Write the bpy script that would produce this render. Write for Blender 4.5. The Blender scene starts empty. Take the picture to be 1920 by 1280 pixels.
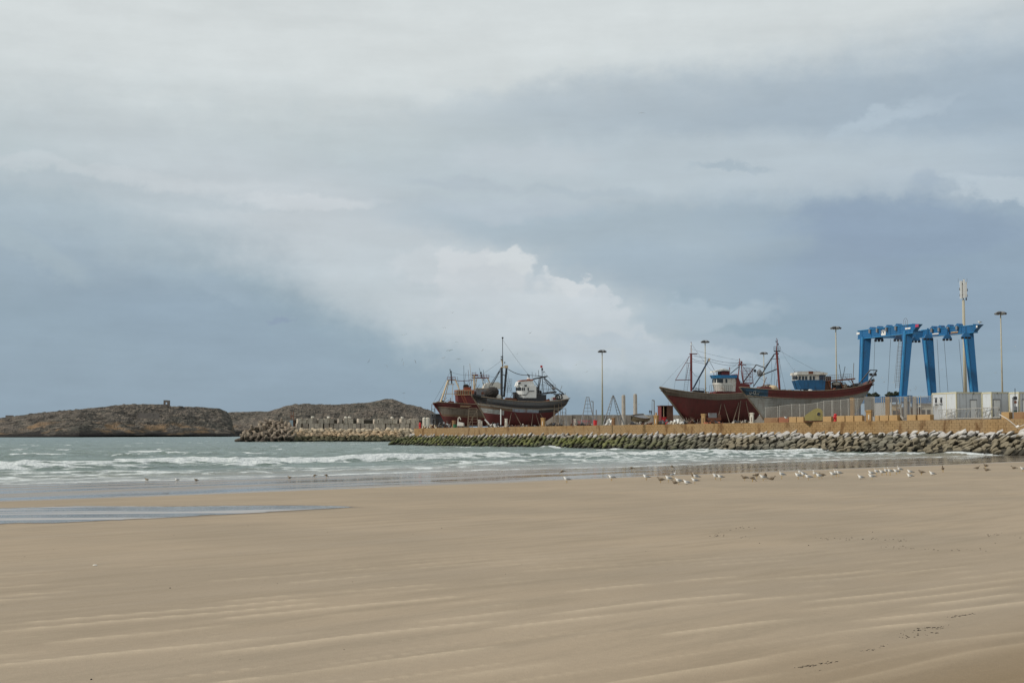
import bpy, math, random
import numpy as np
from mathutils import Vector, Matrix, Euler
random.seed(7); RNG = np.random.RandomState(11)
S = bpy.context.scene; COL = S.collection
# ------------------------------------------------------------------ camera
F = 2667.0; EYE = 3.0; PITCH = math.atan((814.5-640)/F)
cam_d = bpy.data.cameras.new('camera'); cam = bpy.data.objects.new('camera', cam_d); COL.objects.link(cam)
cam_d.sensor_width = 36; cam_d.lens = 36*F/1920; cam_d.clip_start = 0.3; cam_d.clip_end = 30000
cam.location = (0, 0, EYE); cam.rotation_euler = (math.pi/2+PITCH, 0, 0); S.camera = cam
S.render.resolution_x = 1024; S.render.resolution_y = 682
# ------------------------------------------------------------------ colour + node helpers
def lin(r, g=None, b=None):
    if g is None: r, g, b = r
    f = lambda c: (c/255/12.92) if c/255 <= .04045 else ((c/255+.055)/1.055)**2.4
    return (f(r), f(g), f(b), 1.0)
class NT:
    def __init__(s, tree): s.t = tree; tree.nodes.clear()
    def n(s, ty, props=None, **inp):
        nd = s.t.nodes.new(ty)
        for k, v in (props or {}).items(): setattr(nd, k, v)
        for k, v in inp.items():
            key = int(k[1:]) if k[0] == 'i' and k[1:].isdigit() else k.replace('_', ' ')
            s.set(nd.inputs[key], v)
        return nd
    def set(s, sock, v):
        if isinstance(v, bpy.types.NodeSocket): s.t.links.new(v, sock)
        elif isinstance(v, bpy.types.Node): s.t.links.new(v.outputs[0], sock)
        else: sock.default_value = v
    def m(s, op, a, b=None, c=None, clamp=False):
        nd = s.t.nodes.new('ShaderNodeMath'); nd.operation = op; nd.use_clamp = clamp
        s.set(nd.inputs[0], a)
        if b is not None: s.set(nd.inputs[1], b)
        if c is not None: s.set(nd.inputs[2], c)
        return nd.outputs[0]
    def mix(s, f, a, b):
        nd = s.t.nodes.new('ShaderNodeMix'); nd.data_type = 'RGBA'
        s.set(nd.inputs[0], f); s.set(nd.inputs[6], a); s.set(nd.inputs[7], b)
        return nd.outputs[2]
    def noise(s, vec, scale, detail=4, rough=.55, dist=0.0):
        return s.n('ShaderNodeTexNoise', Vector=vec, Scale=scale, Detail=detail, Roughness=rough, Distortion=dist).outputs[0]
    def sstep(s, x, a, b, lo=0.0, hi=1.0):
        nd = s.t.nodes.new('ShaderNodeMapRange'); nd.interpolation_type = 'SMOOTHSTEP'
        for i, v in enumerate((x, a, b, lo, hi)): s.set(nd.inputs[i], v)
        return nd.outputs[0]
    def xyz(s, v):
        nd = s.n('ShaderNodeSeparateXYZ', Vector=v); return nd.outputs[0], nd.outputs[1], nd.outputs[2]
    def comb(s, x, y, z): return s.n('ShaderNodeCombineXYZ', X=x, Y=y, Z=z).outputs[0]
# ------------------------------------------------------------------ sky
SUN_EL = math.radians(36); SX, SY = -.975, -.22
W = bpy.data.worlds.new('World'); S.world = W; W.use_nodes = True
t = NT(W.node_tree)
gen = t.n('ShaderNodeTexCoord').outputs['Generated']
dx, dy, dz = t.xyz(gen)
az = t.m('ARCTAN2', dx, dy); el = t.m('ARCSINE', dz)
# angular coordinates in units of a hundredth of a radian-ish, stretched sideways for cloud noise
nv = t.comb(t.m('MULTIPLY', az, 9), t.m('MULTIPLY', el, 22), 3.7)
w1 = t.noise(nv, .55, 3, .5); w2 = t.noise(t.comb(t.m('MULTIPLY', az, 9), t.m('MULTIPLY', el, 22), 11.2), .55, 3, .5)
f1 = t.noise(t.comb(t.m('MULTIPLY', az, 16), t.m('MULTIPLY', el, 22), 5.1), 2.2, 6, .6)
f2 = t.noise(t.comb(t.m('MULTIPLY', az, 16), t.m('MULTIPLY', el, 22), 8.9), 2.2, 6, .6)
puff = t.n('ShaderNodeTexVoronoi', {'feature': 'SMOOTH_F1'}, Vector=t.comb(t.m('MULTIPLY', az, 16), t.m('MULTIPLY', el, 19), 1.3), Scale=5.2, Smoothness=.5).outputs[0]
wa = t.m('ADD', az, t.m('ADD', t.m('MULTIPLY', t.m('SUBTRACT', w1, .5), .10), t.m('MULTIPLY', t.m('SUBTRACT', f1, .5), .05)))
we = t.m('ADD', el, t.m('ADD', t.m('MULTIPLY', t.m('SUBTRACT', w2, .5), .04), t.m('MULTIPLY', t.m('SUBTRACT', f2, .5), .026)))
ca = t.m('ADD', az, t.m('MULTIPLY', t.m('SUBTRACT', f1, .5), .045))
ce = t.m('ADD', t.m('ADD', el, t.m('MULTIPLY', t.m('SUBTRACT', f2, .5), .028)), t.m('ADD', t.m('MULTIPLY', t.m('SUBTRACT', puff, .4), .013), t.m('MULTIPLY', t.m('SUBTRACT', t.noise(t.comb(t.m('MULTIPLY', az, 60), t.m('MULTIPLY', el, 70), 2.0), 1.6, 5, .65), .5), .010)))
def pa(px): return math.atan((px-960)/F)
def pe(py): return PITCH+math.atan((640-py)/F)
ramp = t.n('ShaderNodeValToRGB', Fac=t.m('DIVIDE', we, .5))
cr = ramp.color_ramp; cr.interpolation = 'EASE'
stops = [(pe(814)/.5, (144, 165, 181)), (pe(640)/.5, (151, 172, 185)), (pe(450)/.5, (175, 190, 199)), (pe(280)/.5, (193, 204, 208)), (pe(40)/.5, (213, 220, 221)), (.85, (221, 226, 227)), (1.0, (216, 221, 223))]
while len(cr.elements) < len(stops): cr.elements.new(.5)
for e_, (p_, c_) in zip(cr.elements, stops): e_.position = max(0, p_); e_.color = lin(c_)
col = ramp.outputs[0]
def blob(col, px, py, rx, ry, rot, c, k, soft=1.0, edge=None, crisp=False):
    A, E = (ca, ce) if crisp else (wa, we)
    a = t.m('SUBTRACT', A, pa(px)); e = t.m('SUBTRACT', E, pe(py))
    cs, sn = math.cos(math.radians(rot)), math.sin(math.radians(rot))
    u = t.m('DIVIDE', t.m('ADD', t.m('MULTIPLY', a, cs), t.m('MULTIPLY', e, sn)), rx/F)
    v = t.m('DIVIDE', t.m('SUBTRACT', t.m('MULTIPLY', e, cs), t.m('MULTIPLY', a, sn)), ry/F)
    r = t.m('SQRT', t.m('ADD', t.m('MULTIPLY', u, u), t.m('MULTIPLY', v, v)))
    return t.mix(t.sstep(r, 1.0-soft*.5, 1.0+soft*.5, k, 0.0), col, lin(c))
SKY = [  # px, py, rx, ry, rot, colour, strength, softness, crisp
 (500, 70, 760, 140, 0, (217, 223, 223), .7, 1.4, 0), (1980, 240, 680, 130, 5, (152, 172, 190), .78, 1.5, 0), (1500, 210, 540, 60, 2, (168, 183, 195), .65, 1.6, 0),
 (1080, 200, 260, 40, 3, (178, 191, 200), .5, 1.2, 0), (1300, 320, 620, 62, 1, (190, 202, 209), .8, 1.0, 0), (1700, 345, 260, 30, -4, (188, 200, 208), .7, .9, 0),
 (1380, 480, 330, 90, 4, (164, 181, 193), .6, 1.2, 0), (120, 740, 720, 215, -12, (149, 168, 183), .88, 1.6, 0), (330, 600, 330, 70, -18, (148, 167, 184), .5, 1.4, 0),
 (1850, 530, 430, 150, -3, (142, 163, 183), .8, 1.3, 0), (1670, 432, 190, 58, -2, (144, 163, 184), .7, .6, 0), (1712, 350, 24, 26, 0, (158, 175, 192), .4, 1.0, 0), (1560, 470, 70, 80, 0, (146, 164, 184), .6, .9, 0),
 (1870, 372, 110, 15, -14, (190, 203, 212), .8, .8, 0), (1655, 232, 95, 13, 17, (182, 197, 208), .75, .9, 0), (1760, 212, 70, 8, 10, (178, 193, 205), .5, 1.0, 0),
 (700, 470, 480, 100, -20, (200, 208, 213), .9, 1.3, 0), (30, 475, 100, 26, -30, (170, 186, 195), .6, 1.0, 0), (420, 560, 60, 16, -30, (160, 178, 192), .5, 1.0, 0),
 (1060, 438, 330, 44, -3, (172, 188, 199), .8, 1.2, 0), (1200, 520, 140, 60, 0, (166, 183, 196), .7, 1.0, 0), (960, 395, 160, 22, 0, (186, 197, 206), .6, 1.0, 0),
 (950, 600, 330, 90, -13, (194, 205, 211), .85, 1.2, 0),
 (800, 500, 70, 36, 0, (202, 210, 215), .8, .5, 1), (868, 500, 58, 40, 0, (210, 216, 220), .9, .35, 1), (955, 505, 56, 44, 0, (213, 219, 222), .92, .28, 1), (910, 540, 90, 40, 0, (205, 212, 217), .85, .5, 1),
 (1058, 548, 60, 40, -4, (211, 217, 221), .95, .22, 1), (1015, 575, 70, 40, -4, (203, 211, 216), .8, .4, 1), (1120, 585, 64, 32, -12, (203, 211, 217), .85, .35, 1), (1180, 625, 74, 24, -12, (195, 205, 212), .8, .5, 1),
 (1000, 610, 210, 46, -12, (199, 208, 214), .7, .8, 0), (1010, 520, 30, 20, 0, (184, 197, 206), .5, .9, 1),
 (1250, 655, 200, 20, -8, (186, 199, 209), .65, .8, 1), (1070, 662, 110, 16, -16, (190, 202, 211), .75, .7, 1), (1330, 590, 130, 24, 4, (174, 190, 201), .7, .9, 1), (1420, 660, 120, 16, 0, (168, 184, 198), .5, 1.0, 0),
 (1385, 314, 58, 7, -3, (168, 184, 195), .7, 1.1, 0), (885, 350, 90, 13, -4, (181, 193, 202), .6, 1.0, 0), (1120, 362, 130, 10, -3, (176, 190, 200), .5, 1.2, 0), (1000, 300, 120, 26, 0, (196, 205, 211), .5, 1.0, 0),
 (260, 378, 300, 13, -3, (184, 196, 203), .6, 1.0, 0), (560, 388, 130, 15, -4, (213, 219, 223), .6, .9, 0), (230, 345, 300, 14, -2, (208, 215, 219), .4, 1.0, 0),
 (540, 615, 22, 7, 0, (143, 160, 181), .7, 1.0, 0)]
for b in SKY: col = blob(col, *b[:5], b[5], b[6], b[7], None, bool(b[8]))
streak = t.noise(t.comb(t.m('MULTIPLY', az, 7), t.m('MULTIPLY', el, 40), 2.0), 1.2, 5, .55)
mott = t.m('MULTIPLY', t.m('ADD', t.m('MULTIPLY', t.m('SUBTRACT', streak, .5), .22), t.m('MULTIPLY', t.m('SUBTRACT', f1, .5), .12)), 1.0)
vs = t.n('ShaderNodeVectorMath', {'operation': 'SCALE'}, Vector=col, Scale=t.m('ADD', 1.0, mott)).outputs[0]
nish = t.n('ShaderNodeTexSky', {'sky_type': 'NISHITA', 'sun_disc': False, 'sun_elevation': SUN_EL, 'sun_rotation': math.atan2(SX, SY), 'altitude': 0, 'dust_density': 2.0})
ns = t.n('ShaderNodeVectorMath', {'operation': 'SCALE'}, Vector=nish.outputs[0], Scale=.06).outputs[0]
sky = t.mix(.93, ns, vs)
bg = t.n('ShaderNodeBackground', Color=sky, Strength=1.0)
t.n('ShaderNodeOutputWorld', Surface=bg.outputs[0])
# ------------------------------------------------------------------ sun (soft, through thin cloud)
sd = bpy.data.lights.new('sun', 'SUN'); sd.energy = 2.6; sd.angle = math.radians(4); sd.color = (1.0, .95, .87)
sun = bpy.data.objects.new('sun', sd); COL.objects.link(sun)
sv = Vector((SX, SY, 0)).normalized()*math.cos(SUN_EL); sv.z = math.sin(SUN_EL)
sun.rotation_euler = sv.to_track_quat('Z', 'Y').to_euler()
S.view_settings.view_transform = 'Standard'; S.view_settings.look = 'None'
S.view_settings.exposure = 0; S.view_settings.gamma = 1; S.view_settings.use_curve_mapping = False
# ------------------------------------------------------------------ geometry helpers
def ray(px, py):
    u = (px-960)/F; v = (640-py)/F; c, s_ = math.cos(PITCH), math.sin(PITCH)
    return u/(c-v*s_), (s_+v*c)/(c-v*s_)          # x per metre depth, z per metre depth
def at(px, py, Y): a, b = ray(px, py); return Vector((a*Y, Y, EYE+b*Y))
def zat(py, Y): return EYE+ray(960, py)[1]*Y
class MB:
    def __init__(s): s.v = []; s.f = []; s.m = []; s.cur = 0
    def add(s, vs, fs, mat=None):
        o = len(s.v); s.v += [tuple(p) for p in vs]; s.f += [tuple(i+o for i in f) for f in fs]
        s.m += [s.cur if mat is None else mat]*len(fs); return s
    def hexa(s, p, mat=None):   # 8 points: bottom 4, top 4
        return s.add(p, [(3, 2, 1, 0), (4, 5, 6, 7), (0, 1, 5, 4), (1, 2, 6, 5), (2, 3, 7, 6), (3, 0, 4, 7)], mat)
    def box(s, x0, x1, y0, y1, z0, z1, mat=None, M=None):
        p = [(x0, y0, z0), (x1, y0, z0), (x1, y1, z0), (x0, y1, z0), (x0, y0, z1), (x1, y0, z1), (x1, y1, z1), (x0, y1, z1)]
        if M is not None: p = [tuple(M @ Vector(q)) for q in p]
        return s.hexa(p, mat)
    def tube(s, a, b, r0, r1=None, n=6, mat=None, cap=True):
        a, b = Vector(a), Vector(b); r1 = r0 if r1 is None else r1; d = b-a
        if d.length < 1e-6: return s
        d.normalize(); x = d.orthogonal().normalized(); y = d.cross(x); vs = []
        for c, r in ((a, r0), (b, r1)):
            for i in range(n):
                g = 2*math.pi*i/n; vs.append(c+x*r*math.cos(g)+y*r*math.sin(g))
        fs = [(i, (i+1) % n, n+(i+1) % n, n+i) for i in range(n)]
        if cap: fs += [tuple(range(n-1, -1, -1)), tuple(range(n, 2*n))]
        return s.add(vs, fs, mat)
    def path(s, pts, r, n=5, mat=None):
        for a, b in zip(pts, pts[1:]): s.tube(a, b, r, r, n, mat)
        return s
    def prism(s, poly, y0, y1, mat=None):   # poly of (x,z), extruded along y
        n = len(poly); vs = [(x, y0, z) for x, z in poly]+[(x, y1, z) for x, z in poly]
        fs = [tuple(range(n)), tuple(range(2*n-1, n-1, -1))]+[((i+1) % n, i, n+i, n+(i+1) % n) for i in range(n)]
        return s.add(vs, fs, mat)
    def rings(s, rings, close=True, mat=None, cap=True):
        n = len(rings[0]); vs = [p for r in rings for p in r]; fs = []
        for k in range(len(rings)-1):
            for i in range(n if close else n-1):
                j = (i+1) % n; fs.append((k*n+i, k*n+j, (k+1)*n+j, (k+1)*n+i))
        if cap and close: fs += [tuple(range(n-1, -1, -1)), tuple(range((len(rings)-1)*n, len(rings)*n))]
        return s.add(vs, fs, mat)
    def ball(s, c, rx, ry, rz, nu=10, nv=7, mat=None, jit=0):
        rr = []
        for k in range(1, nv):
            th = math.pi*k/nv; rr.append([(c[0]+rx*math.sin(th)*math.cos(2*math.pi*i/nu)*(1+random.uniform(-jit, jit)), c[1]+ry*math.sin(th)*math.sin(2*math.pi*i/nu)*(1+random.uniform(-jit, jit)), c[2]-rz*math.cos(th)*(1+random.uniform(-jit, jit))) for i in range(nu)])
        return s.rings(rr, mat=mat)
    def mesh(s, name, mats, smooth=False):
        me = bpy.data.meshes.new(name); me.from_pydata(s.v, [], s.f)
        for m_ in (mats if isinstance(mats, (list, tuple)) else [mats]): me.materials.append(m_)
        if len(me.materials) > 1: me.polygons.foreach_set('material_index', s.m)
        if smooth: me.polygons.foreach_set('use_smooth', [True]*len(me.polygons))
        me.update(); return me
    def build(s, name, mats, parent=None, smooth=False):
        o = bpy.data.objects.new(name, s.mesh(name, mats, smooth)); COL.objects.link(o)
        if parent: o.parent = parent
        return o
def tag(o, label=None, cat=None, group=None, kind=None):
    if label: o['label'] = label
    if cat: o['category'] = cat
    if group: o['group'] = group
    if kind: o['kind'] = kind
    return o
def thing(name, label, cat, loc=(0, 0, 0), rz=0, group=None):
    o = bpy.data.objects.new(name, None); COL.objects.link(o); o.location = loc; o.rotation_euler = (0, 0, rz)
    o.empty_display_size = .2; return tag(o, label, cat, group)
def inst(name, me, loc, rot=(0, 0, 0), sc=(1, 1, 1), parent=None):
    o = bpy.data.objects.new(name, me); COL.objects.link(o); o.location = loc; o.rotation_euler = rot; o.scale = sc
    if parent: o.parent = parent
    return o
def grid_mesh(name, X, Y, Z, mat, attrs={}, keep=None, smooth=True, wrap=False):
    r, c = X.shape; me = bpy.data.meshes.new(name); nv = r*c
    co = np.stack([X, Y, Z], -1).reshape(-1, 3).astype(np.float32)
    i = np.arange(nv).reshape(r, c)
    q = np.stack([i[:-1, :-1], i[:-1, 1:], i[1:, 1:], i[1:, :-1]], -1).reshape(-1, 4)
    if keep is not None: q = q[keep.reshape(-1)]
    me.vertices.add(nv); me.vertices.foreach_set('co', co.ravel())
    me.loops.add(len(q)*4); me.loops.foreach_set('vertex_index', q.ravel().astype(np.int32))
    me.polygons.add(len(q)); me.polygons.foreach_set('loop_start', (np.arange(len(q))*4).astype(np.int32))
    me.polygons.foreach_set('use_smooth', np.full(len(q), smooth))
    for k, a in attrs.items():
        at_ = me.attributes.new(k, 'FLOAT', 'POINT'); at_.data.foreach_set('value', a.reshape(-1).astype(np.float32))
    me.materials.append(mat); me.update(calc_edges=True); me.validate()
    o = bpy.data.objects.new(name, me); COL.objects.link(o); return o
def vn(x, y, seed=0):
    xi = np.floor(x).astype(np.int64); yi = np.floor(y).astype(np.int64); fx = x-xi; fy = y-yi
    fx = fx*fx*(3-2*fx); fy = fy*fy*(3-2*fy)
    def h(a, b):
        n = (a*374761393+b*668265263+seed*1442695041) & 0xffffffff; n = ((n ^ (n >> 13))*1274126177) & 0xffffffff
        return ((n ^ (n >> 16)) & 0xffff)/65535.0
    return (h(xi, yi)*(1-fx)+h(xi+1, yi)*fx)*(1-fy)+(h(xi, yi+1)*(1-fx)+h(xi+1, yi+1)*fx)*fy
def fbm(x, y, o=4, seed=0, g=.5):
    r = 0; a = 1; tot = 0
    for k in range(o): r = r+a*vn(x*2**k+k*17.3, y*2**k-k*9.1, seed+k); tot += a; a *= g
    return r/tot
def ss(x, a, b): u = np.clip((x-a)/(b-a), 0, 1); return u*u*(3-2*u)
# ------------------------------------------------------------------ materials
MAT = {}
def new_mat(name):
    m_ = bpy.data.materials.new(name); m_.use_nodes = True; t_ = NT(m_.node_tree); MAT[name] = m_; return m_, t_
def out(t_, bsdf, disp=None): t_.n('ShaderNodeOutputMaterial', Surface=bsdf.outputs[0] if isinstance(bsdf, bpy.types.Node) else bsdf)
def paint(name, c, c2=None, amt=.5, scale=1.2, rough=.6, metal=0.0, bump=.15, streak=True, fine=.12):
    """weathered surface: base colour, stain colour in patches with downward runs, a little grain"""
    m_, t_ = new_mat(name); pos = t_.n('ShaderNodeTexCoord').outputs['Object']
    c2 = c2 or tuple(int(v*.6) for v in c)
    n1 = t_.noise(pos, scale, 6, .62)
    if streak:
        x, y, z = t_.xyz(pos); n2 = t_.noise(t_.comb(t_.m('MULTIPLY', x, 3), t_.m('MULTIPLY', y, 3), t_.m('MULTIPLY', z, .45)), scale*1.5, 4, .6)
        k = t_.m('ADD', t_.m('MULTIPLY', n1, .55), t_.m('MULTIPLY', n2, .45))
    else: k = n1
    f = t_.sstep(k, .62-amt*.28, .70, 0.0, 1.0)
    base = t_.mix(f, lin(c), lin(c2))
    g = t_.noise(pos, scale*14, 3, .6)
    base = t_.n('ShaderNodeVectorMath', {'operation': 'SCALE'}, Vector=base, Scale=t_.m('ADD', 1-fine, t_.m('MULTIPLY', g, fine*2))).outputs[0]
    bp = t_.n('ShaderNodeBump', Strength=bump, Distance=.05, Height=g)
    b_ = t_.n('ShaderNodeBsdfPrincipled', Base_Color=base, Roughness=rough, Metallic=metal, Normal=bp.outputs[0])
    out(t_, b_); return m_
def plank_paint(name, c, c2, amt=.5, sp=.28):
    """boat planking paint: recessed seams along the hull at even heights, worn patches and runs"""
    m_, t_ = new_mat(name); pos = t_.n('ShaderNodeTexCoord').outputs['Object']; x, y, z = t_.xyz(pos)
    vv = t_.n('ShaderNodeAttribute', {'attribute_name': 'strake'}).outputs['Fac']
    fr = t_.m('FRACT', t_.m('MULTIPLY', vv, 1/sp)); seam = t_.sstep(t_.m('ABSOLUTE', t_.m('SUBTRACT', fr, .5)), .40, .5)
    n1 = t_.noise(pos, .45, 6, .65); n2 = t_.noise(t_.comb(t_.m('MULTIPLY', x, 1.6), 0.0, t_.m('MULTIPLY', z, .25)), 1.4, 5, .65)
    n3 = t_.noise(t_.comb(t_.m('MULTIPLY', x, .4), 0.0, t_.m('MULTIPLY', z, 3.5)), 1.3, 4, .6)
    k = t_.m('ADD', t_.m('ADD', t_.m('MULTIPLY', n1, .4), t_.m('MULTIPLY', n2, .3)), t_.m('MULTIPLY', n3, .3))
    base = t_.mix(t_.sstep(k, .60-amt*.24, .64), lin(c), lin(c2))
    run = t_.noise(t_.comb(t_.m('MULTIPLY', x, 4.0), 0.0, t_.m('MULTIPLY', z, .22)), 1.0, 4, .6); base = t_.mix(t_.m('MULTIPLY', t_.sstep(run, .56, .70), .55), base, lin(92, 66, 50))
    base = t_.mix(t_.m('MULTIPLY', seam, .45), base, lin(tuple(int(v*.5) for v in c)))
    bp = t_.n('ShaderNodeBump', Strength=.4, Distance=.04, Height=t_.m('SUBTRACT', 1.0, seam))
    out(t_, t_.n('ShaderNodeBsdfPrincipled', Base_Color=base, Roughness=.62, Normal=bp.outputs[0])); return m_
# shoreline frame
P0 = (-2.6, 118.0); TD = (.646, .764); ND = (-.764, .646)
def snp(x, y): return (x-P0[0])*ND[0]+(y-P0[1])*ND[1]
def tnp(x, y): return (x-P0[0])*TD[0]+(y-P0[1])*TD[1]
def sandz(x, y):
    s_ = snp(x, y); return np.where(s_ < 0, -.010*s_, -.03*s_).clip(-2.0, 1.6)
def sand_at(px, py):
    Y = 30.0
    for _ in range(40):
        a, b = ray(px, py); z = float(sandz(np.array(a*Y), np.array(Y))); Y += .7*((EYE-z)/max(-b, 1e-4)-Y)
    a, b = ray(px, py); return Vector((a*Y, Y, float(sandz(np.array(a*Y), np.array(Y)))))
# ================================================================== SAND
def st_nodes(t_):
    g = t_.n('ShaderNodeNewGeometry').outputs['Position']; x, y, z = t_.xyz(g)
    xr = t_.m('SUBTRACT', x, P0[0]); yr = t_.m('SUBTRACT', y, P0[1])
    s_ = t_.m('ADD', t_.m('MULTIPLY', xr, ND[0]), t_.m('MULTIPLY', yr, ND[1]))
    tt = t_.m('ADD', t_.m('MULTIPLY', xr, TD[0]), t_.m('MULTIPLY', yr, TD[1]))
    return g, x, y, z, s_, tt
m_sand, t = new_mat('sand')
g, x, y, z, s_, tt = st_nodes(t)
rip = t.n('ShaderNodeAttribute', {'attribute_name': 'ripple'}).outputs['Fac']
poolm = t.n('ShaderNodeAttribute', {'attribute_name': 'damp'}).outputs['Fac']
big = t.noise(g, .09, 4, .55); mid = t.noise(t.comb(t.m('MULTIPLY', tt, .25), t.m('MULTIPLY', s_, 1.6), 0.0), 1.0, 5, .6)
grain = t.noise(g, 60, 2, .6); grain2 = t.noise(g, 9, 4, .65)
wn = t.noise(t.comb(t.m('MULTIPLY', tt, .05), t.m('MULTIPLY', s_, .28), 4.0), 1.0, 5, .65)
wet = t.sstep(t.m('ADD', s_, t.m('MULTIPLY', t.m('SUBTRACT', wn, .5), 8.0)), -25.5, -22.5)
dry = t.mix(t.sstep(big, .38, .62), lin(148, 134, 115), lin(158, 142, 121))
dry = t.mix(t.m('MULTIPLY', t.sstep(mid, .42, .70), .60), dry, lin(138, 125, 106))
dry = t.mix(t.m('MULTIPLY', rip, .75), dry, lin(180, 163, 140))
damp = t.sstep(t.m('ADD', t.m('SUBTRACT', t.m('MULTIPLY', x, .9), t.m('MULTIPLY', y, 1.0)), t.m('MULTIPLY', t.m('SUBTRACT', big, .5), 7)), -14.0, -7.5)  # sand turns browner towards the near right, edge broken by noise
dry = t.mix(t.m('MULTIPLY', damp, .80), dry, lin(116, 98, 72))
dry = t.n('ShaderNodeVectorMath', {'operation': 'SCALE'}, Vector=dry, Scale=t.m('ADD', .80, t.m('ADD', t.m('MULTIPLY', grain, .30), t.m('MULTIPLY', grain2, .14)))).outputs[0]
wetc = t.mix(wn, lin(108, 98, 86), lin(134, 122, 107))
wet2 = t.m('MAXIMUM', wet, poolm)
colr = t.mix(wet2, dry, wetc)
rough = t.m('ADD', t.m('MULTIPLY', t.m('SUBTRACT', 1.0, wet), .82), t.m('MULTIPLY', t.m('MULTIPLY', t.sstep(t.noise(t.comb(t.m('MULTIPLY', tt, .03), t.m('MULTIPLY', s_, .30), 9.0), 1.0, 5, .65), .44, .58), t.sstep(x, 12, -8, .25, 1.0)), .42), None)
rough = t.m('ADD', rough, .035, None, True)
bpn = t.n('ShaderNodeBump', Strength=t.m('MULTIPLY', t.m('SUBTRACT', 1.0, wet), .5), Distance=.03, Height=t.m('ADD', t.m('MULTIPLY', grain2, .6), t.m('MULTIPLY', grain, .3)))
sw = t.noise(t.comb(t.m('MULTIPLY', tt, .5), t.m('MULTIPLY', s_, 3.0), 0.0), 1.5, 3, .6)
bp2 = t.n('ShaderNodeBump', Strength=t.m('MULTIPLY', wet, .035), Distance=.05, Height=sw, Normal=bpn.outputs[0])
spec = t.m('ADD', .15, t.m('MULTIPLY', wet, .5))
out(t, t.n('ShaderNodeBsdfPrincipled', Base_Color=colr, Roughness=rough, Specular_IOR_Level=spec, Normal=bp2.outputs[0]))
front = np.radians(np.linspace(-24, 24, 620)); rest = np.radians(np.linspace(24, 336, 60))[1:]
ang = np.concatenate([front, rest])
rad = np.concatenate([[0.0, 2, 4], np.geomspace(6, 260, 430), np.geomspace(280, 9000, 30)])
R_, A_ = np.meshgrid(rad, ang, indexing='ij'); X = R_*np.sin(A_); Y = R_*np.cos(A_)
sv_ = snp(X, Y); tv_ = tnp(X, Y); Z = sandz(X, Y)
RD = (.77, .638)   # ripple direction
p_ = X*RD[0]+Y*RD[1]; q_ = -X*RD[1]+Y*RD[0]
wob = (fbm(p_*.08, q_*.10, 3, 5)-.5)*2.0+(fbm(p_*.35, q_*.4, 2, 9)-.5)*.30
ph = (q_+wob)/.62; fr = ph-np.floor(ph); idx = np.floor(ph)
amp = ss(fbm(p_*.42+idx*7.7, idx*3.3, 3, 21), .44, .66)
ridge = np.exp(-((fr-.80)/.10)**2)+.55*np.exp(-((fr-.62)/.16)**2)*(fr < .80)
ph2 = (q_+wob*.8)/.30; fr2 = ph2-np.floor(ph2); id2 = np.floor(ph2); amp2 = ss(fbm(p_*.6+id2*5.1, id2*2.3, 2, 31), .55, .78)
ridge2 = np.exp(-((fr2-.8)/.14)**2)
near = 1-ss(R_, 18, 34)
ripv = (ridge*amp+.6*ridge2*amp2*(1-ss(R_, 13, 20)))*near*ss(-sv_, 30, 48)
Z = Z+.018*ripv*np.clip(R_/8, 0, 1)+.012*(fbm(X*.8, Y*.8, 3, 41)-.5)*ss(-sv_, 20, 30)
# tide pool outline, in shore coordinates traced to the ground
pool_edge = [(0, 953), (150, 948), (320, 949), (480, 947), (600, 947), (690, 948), (640, 952), (560, 956), (450, 962), (300, 970), (120, 979), (0, 982)]
pt = [sand_at(*p) for p in pool_edge]
pt_t = [float(tnp(v.x, v.y)) for v in pt]; pt_s = [float(snp(v.x, v.y)) for v in pt]
up = sorted(zip(pt_t[:6], pt_s[:6])); lo = sorted(zip(pt_t[5:], pt_s[5:]))
up = [(-200, up[0][1]+2), (up[0][0]-12, up[0][1]+.8)]+up; lo = [(-200, lo[0][1]-2), (lo[0][0]-12, lo[0][1]-.5)]+lo
def pool_d(tt_, ss_):
    n_ = (fbm(tt_*.35, ss_*1.5, 4, 77)-.5)*ss(-tt_, -up[-1][0], -up[-1][0]+10)
    u_ = np.interp(tt_, [a for a, _ in up], [b for _, b in up])+n_*1.1; l_ = np.interp(tt_, [a for a, _ in lo], [b for _, b in lo])+n_*1.1
    return np.minimum(u_-ss_, ss_-l_)-4*(1-ss(-tt_, -up[-1][0]-.2, -up[-1][0]+1))
pd = pool_d(tv_, sv_); dampv = ss(pd+(fbm(X*.5, Y*4, 3, 88)-.5)*1.4, -1.0, .5)*(R_ < 150)
Z = Z-.004*ss(pd, -.3, .8)*(R_ < 150)
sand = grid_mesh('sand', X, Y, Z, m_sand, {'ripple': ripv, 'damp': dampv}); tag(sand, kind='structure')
# shallow tide pool: its own thin water sheet just above the sand
def water_mat(name, base, base2, rough, bump_s, foam=False):
    m_, t = new_mat(name); g, x, y, z, s_, tt = st_nodes(t)
    return m_, t, g, x, y, z, s_, tt
m_pool, t = new_mat('pool_water'); g, x, y, z, s_, tt = st_nodes(t)
pn = t.noise(t.comb(t.m('MULTIPLY', x, .10), t.m('MULTIPLY', y, .75), 0.0), 1.4, 5, .7)
pb = t.noise(t.comb(t.m('MULTIPLY', x, .06), t.m('MULTIPLY', y, .55), 3.0), 1.0, 5, .65)
bpn = t.n('ShaderNodeBump', Strength=.6, Distance=.12, Height=pn)
out(t, t.n('ShaderNodeBsdfPrincipled', Base_Color=t.mix(t.sstep(pb, .44, .60), lin(52, 54, 58), lin(160, 155, 150)), Roughness=t.m('ADD', .05, t.m('MULTIPLY', t.sstep(pb, .44, .6), .4)), Specular_IOR_Level=.6, Normal=bpn.outputs[0]))
tg, sg = np.meshgrid(np.linspace(-110, up[-1][0]+1, 420), np.linspace(min(b for _, b in lo)-2, max(b for _, b in up)+2, 70), indexing='ij')
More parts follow.
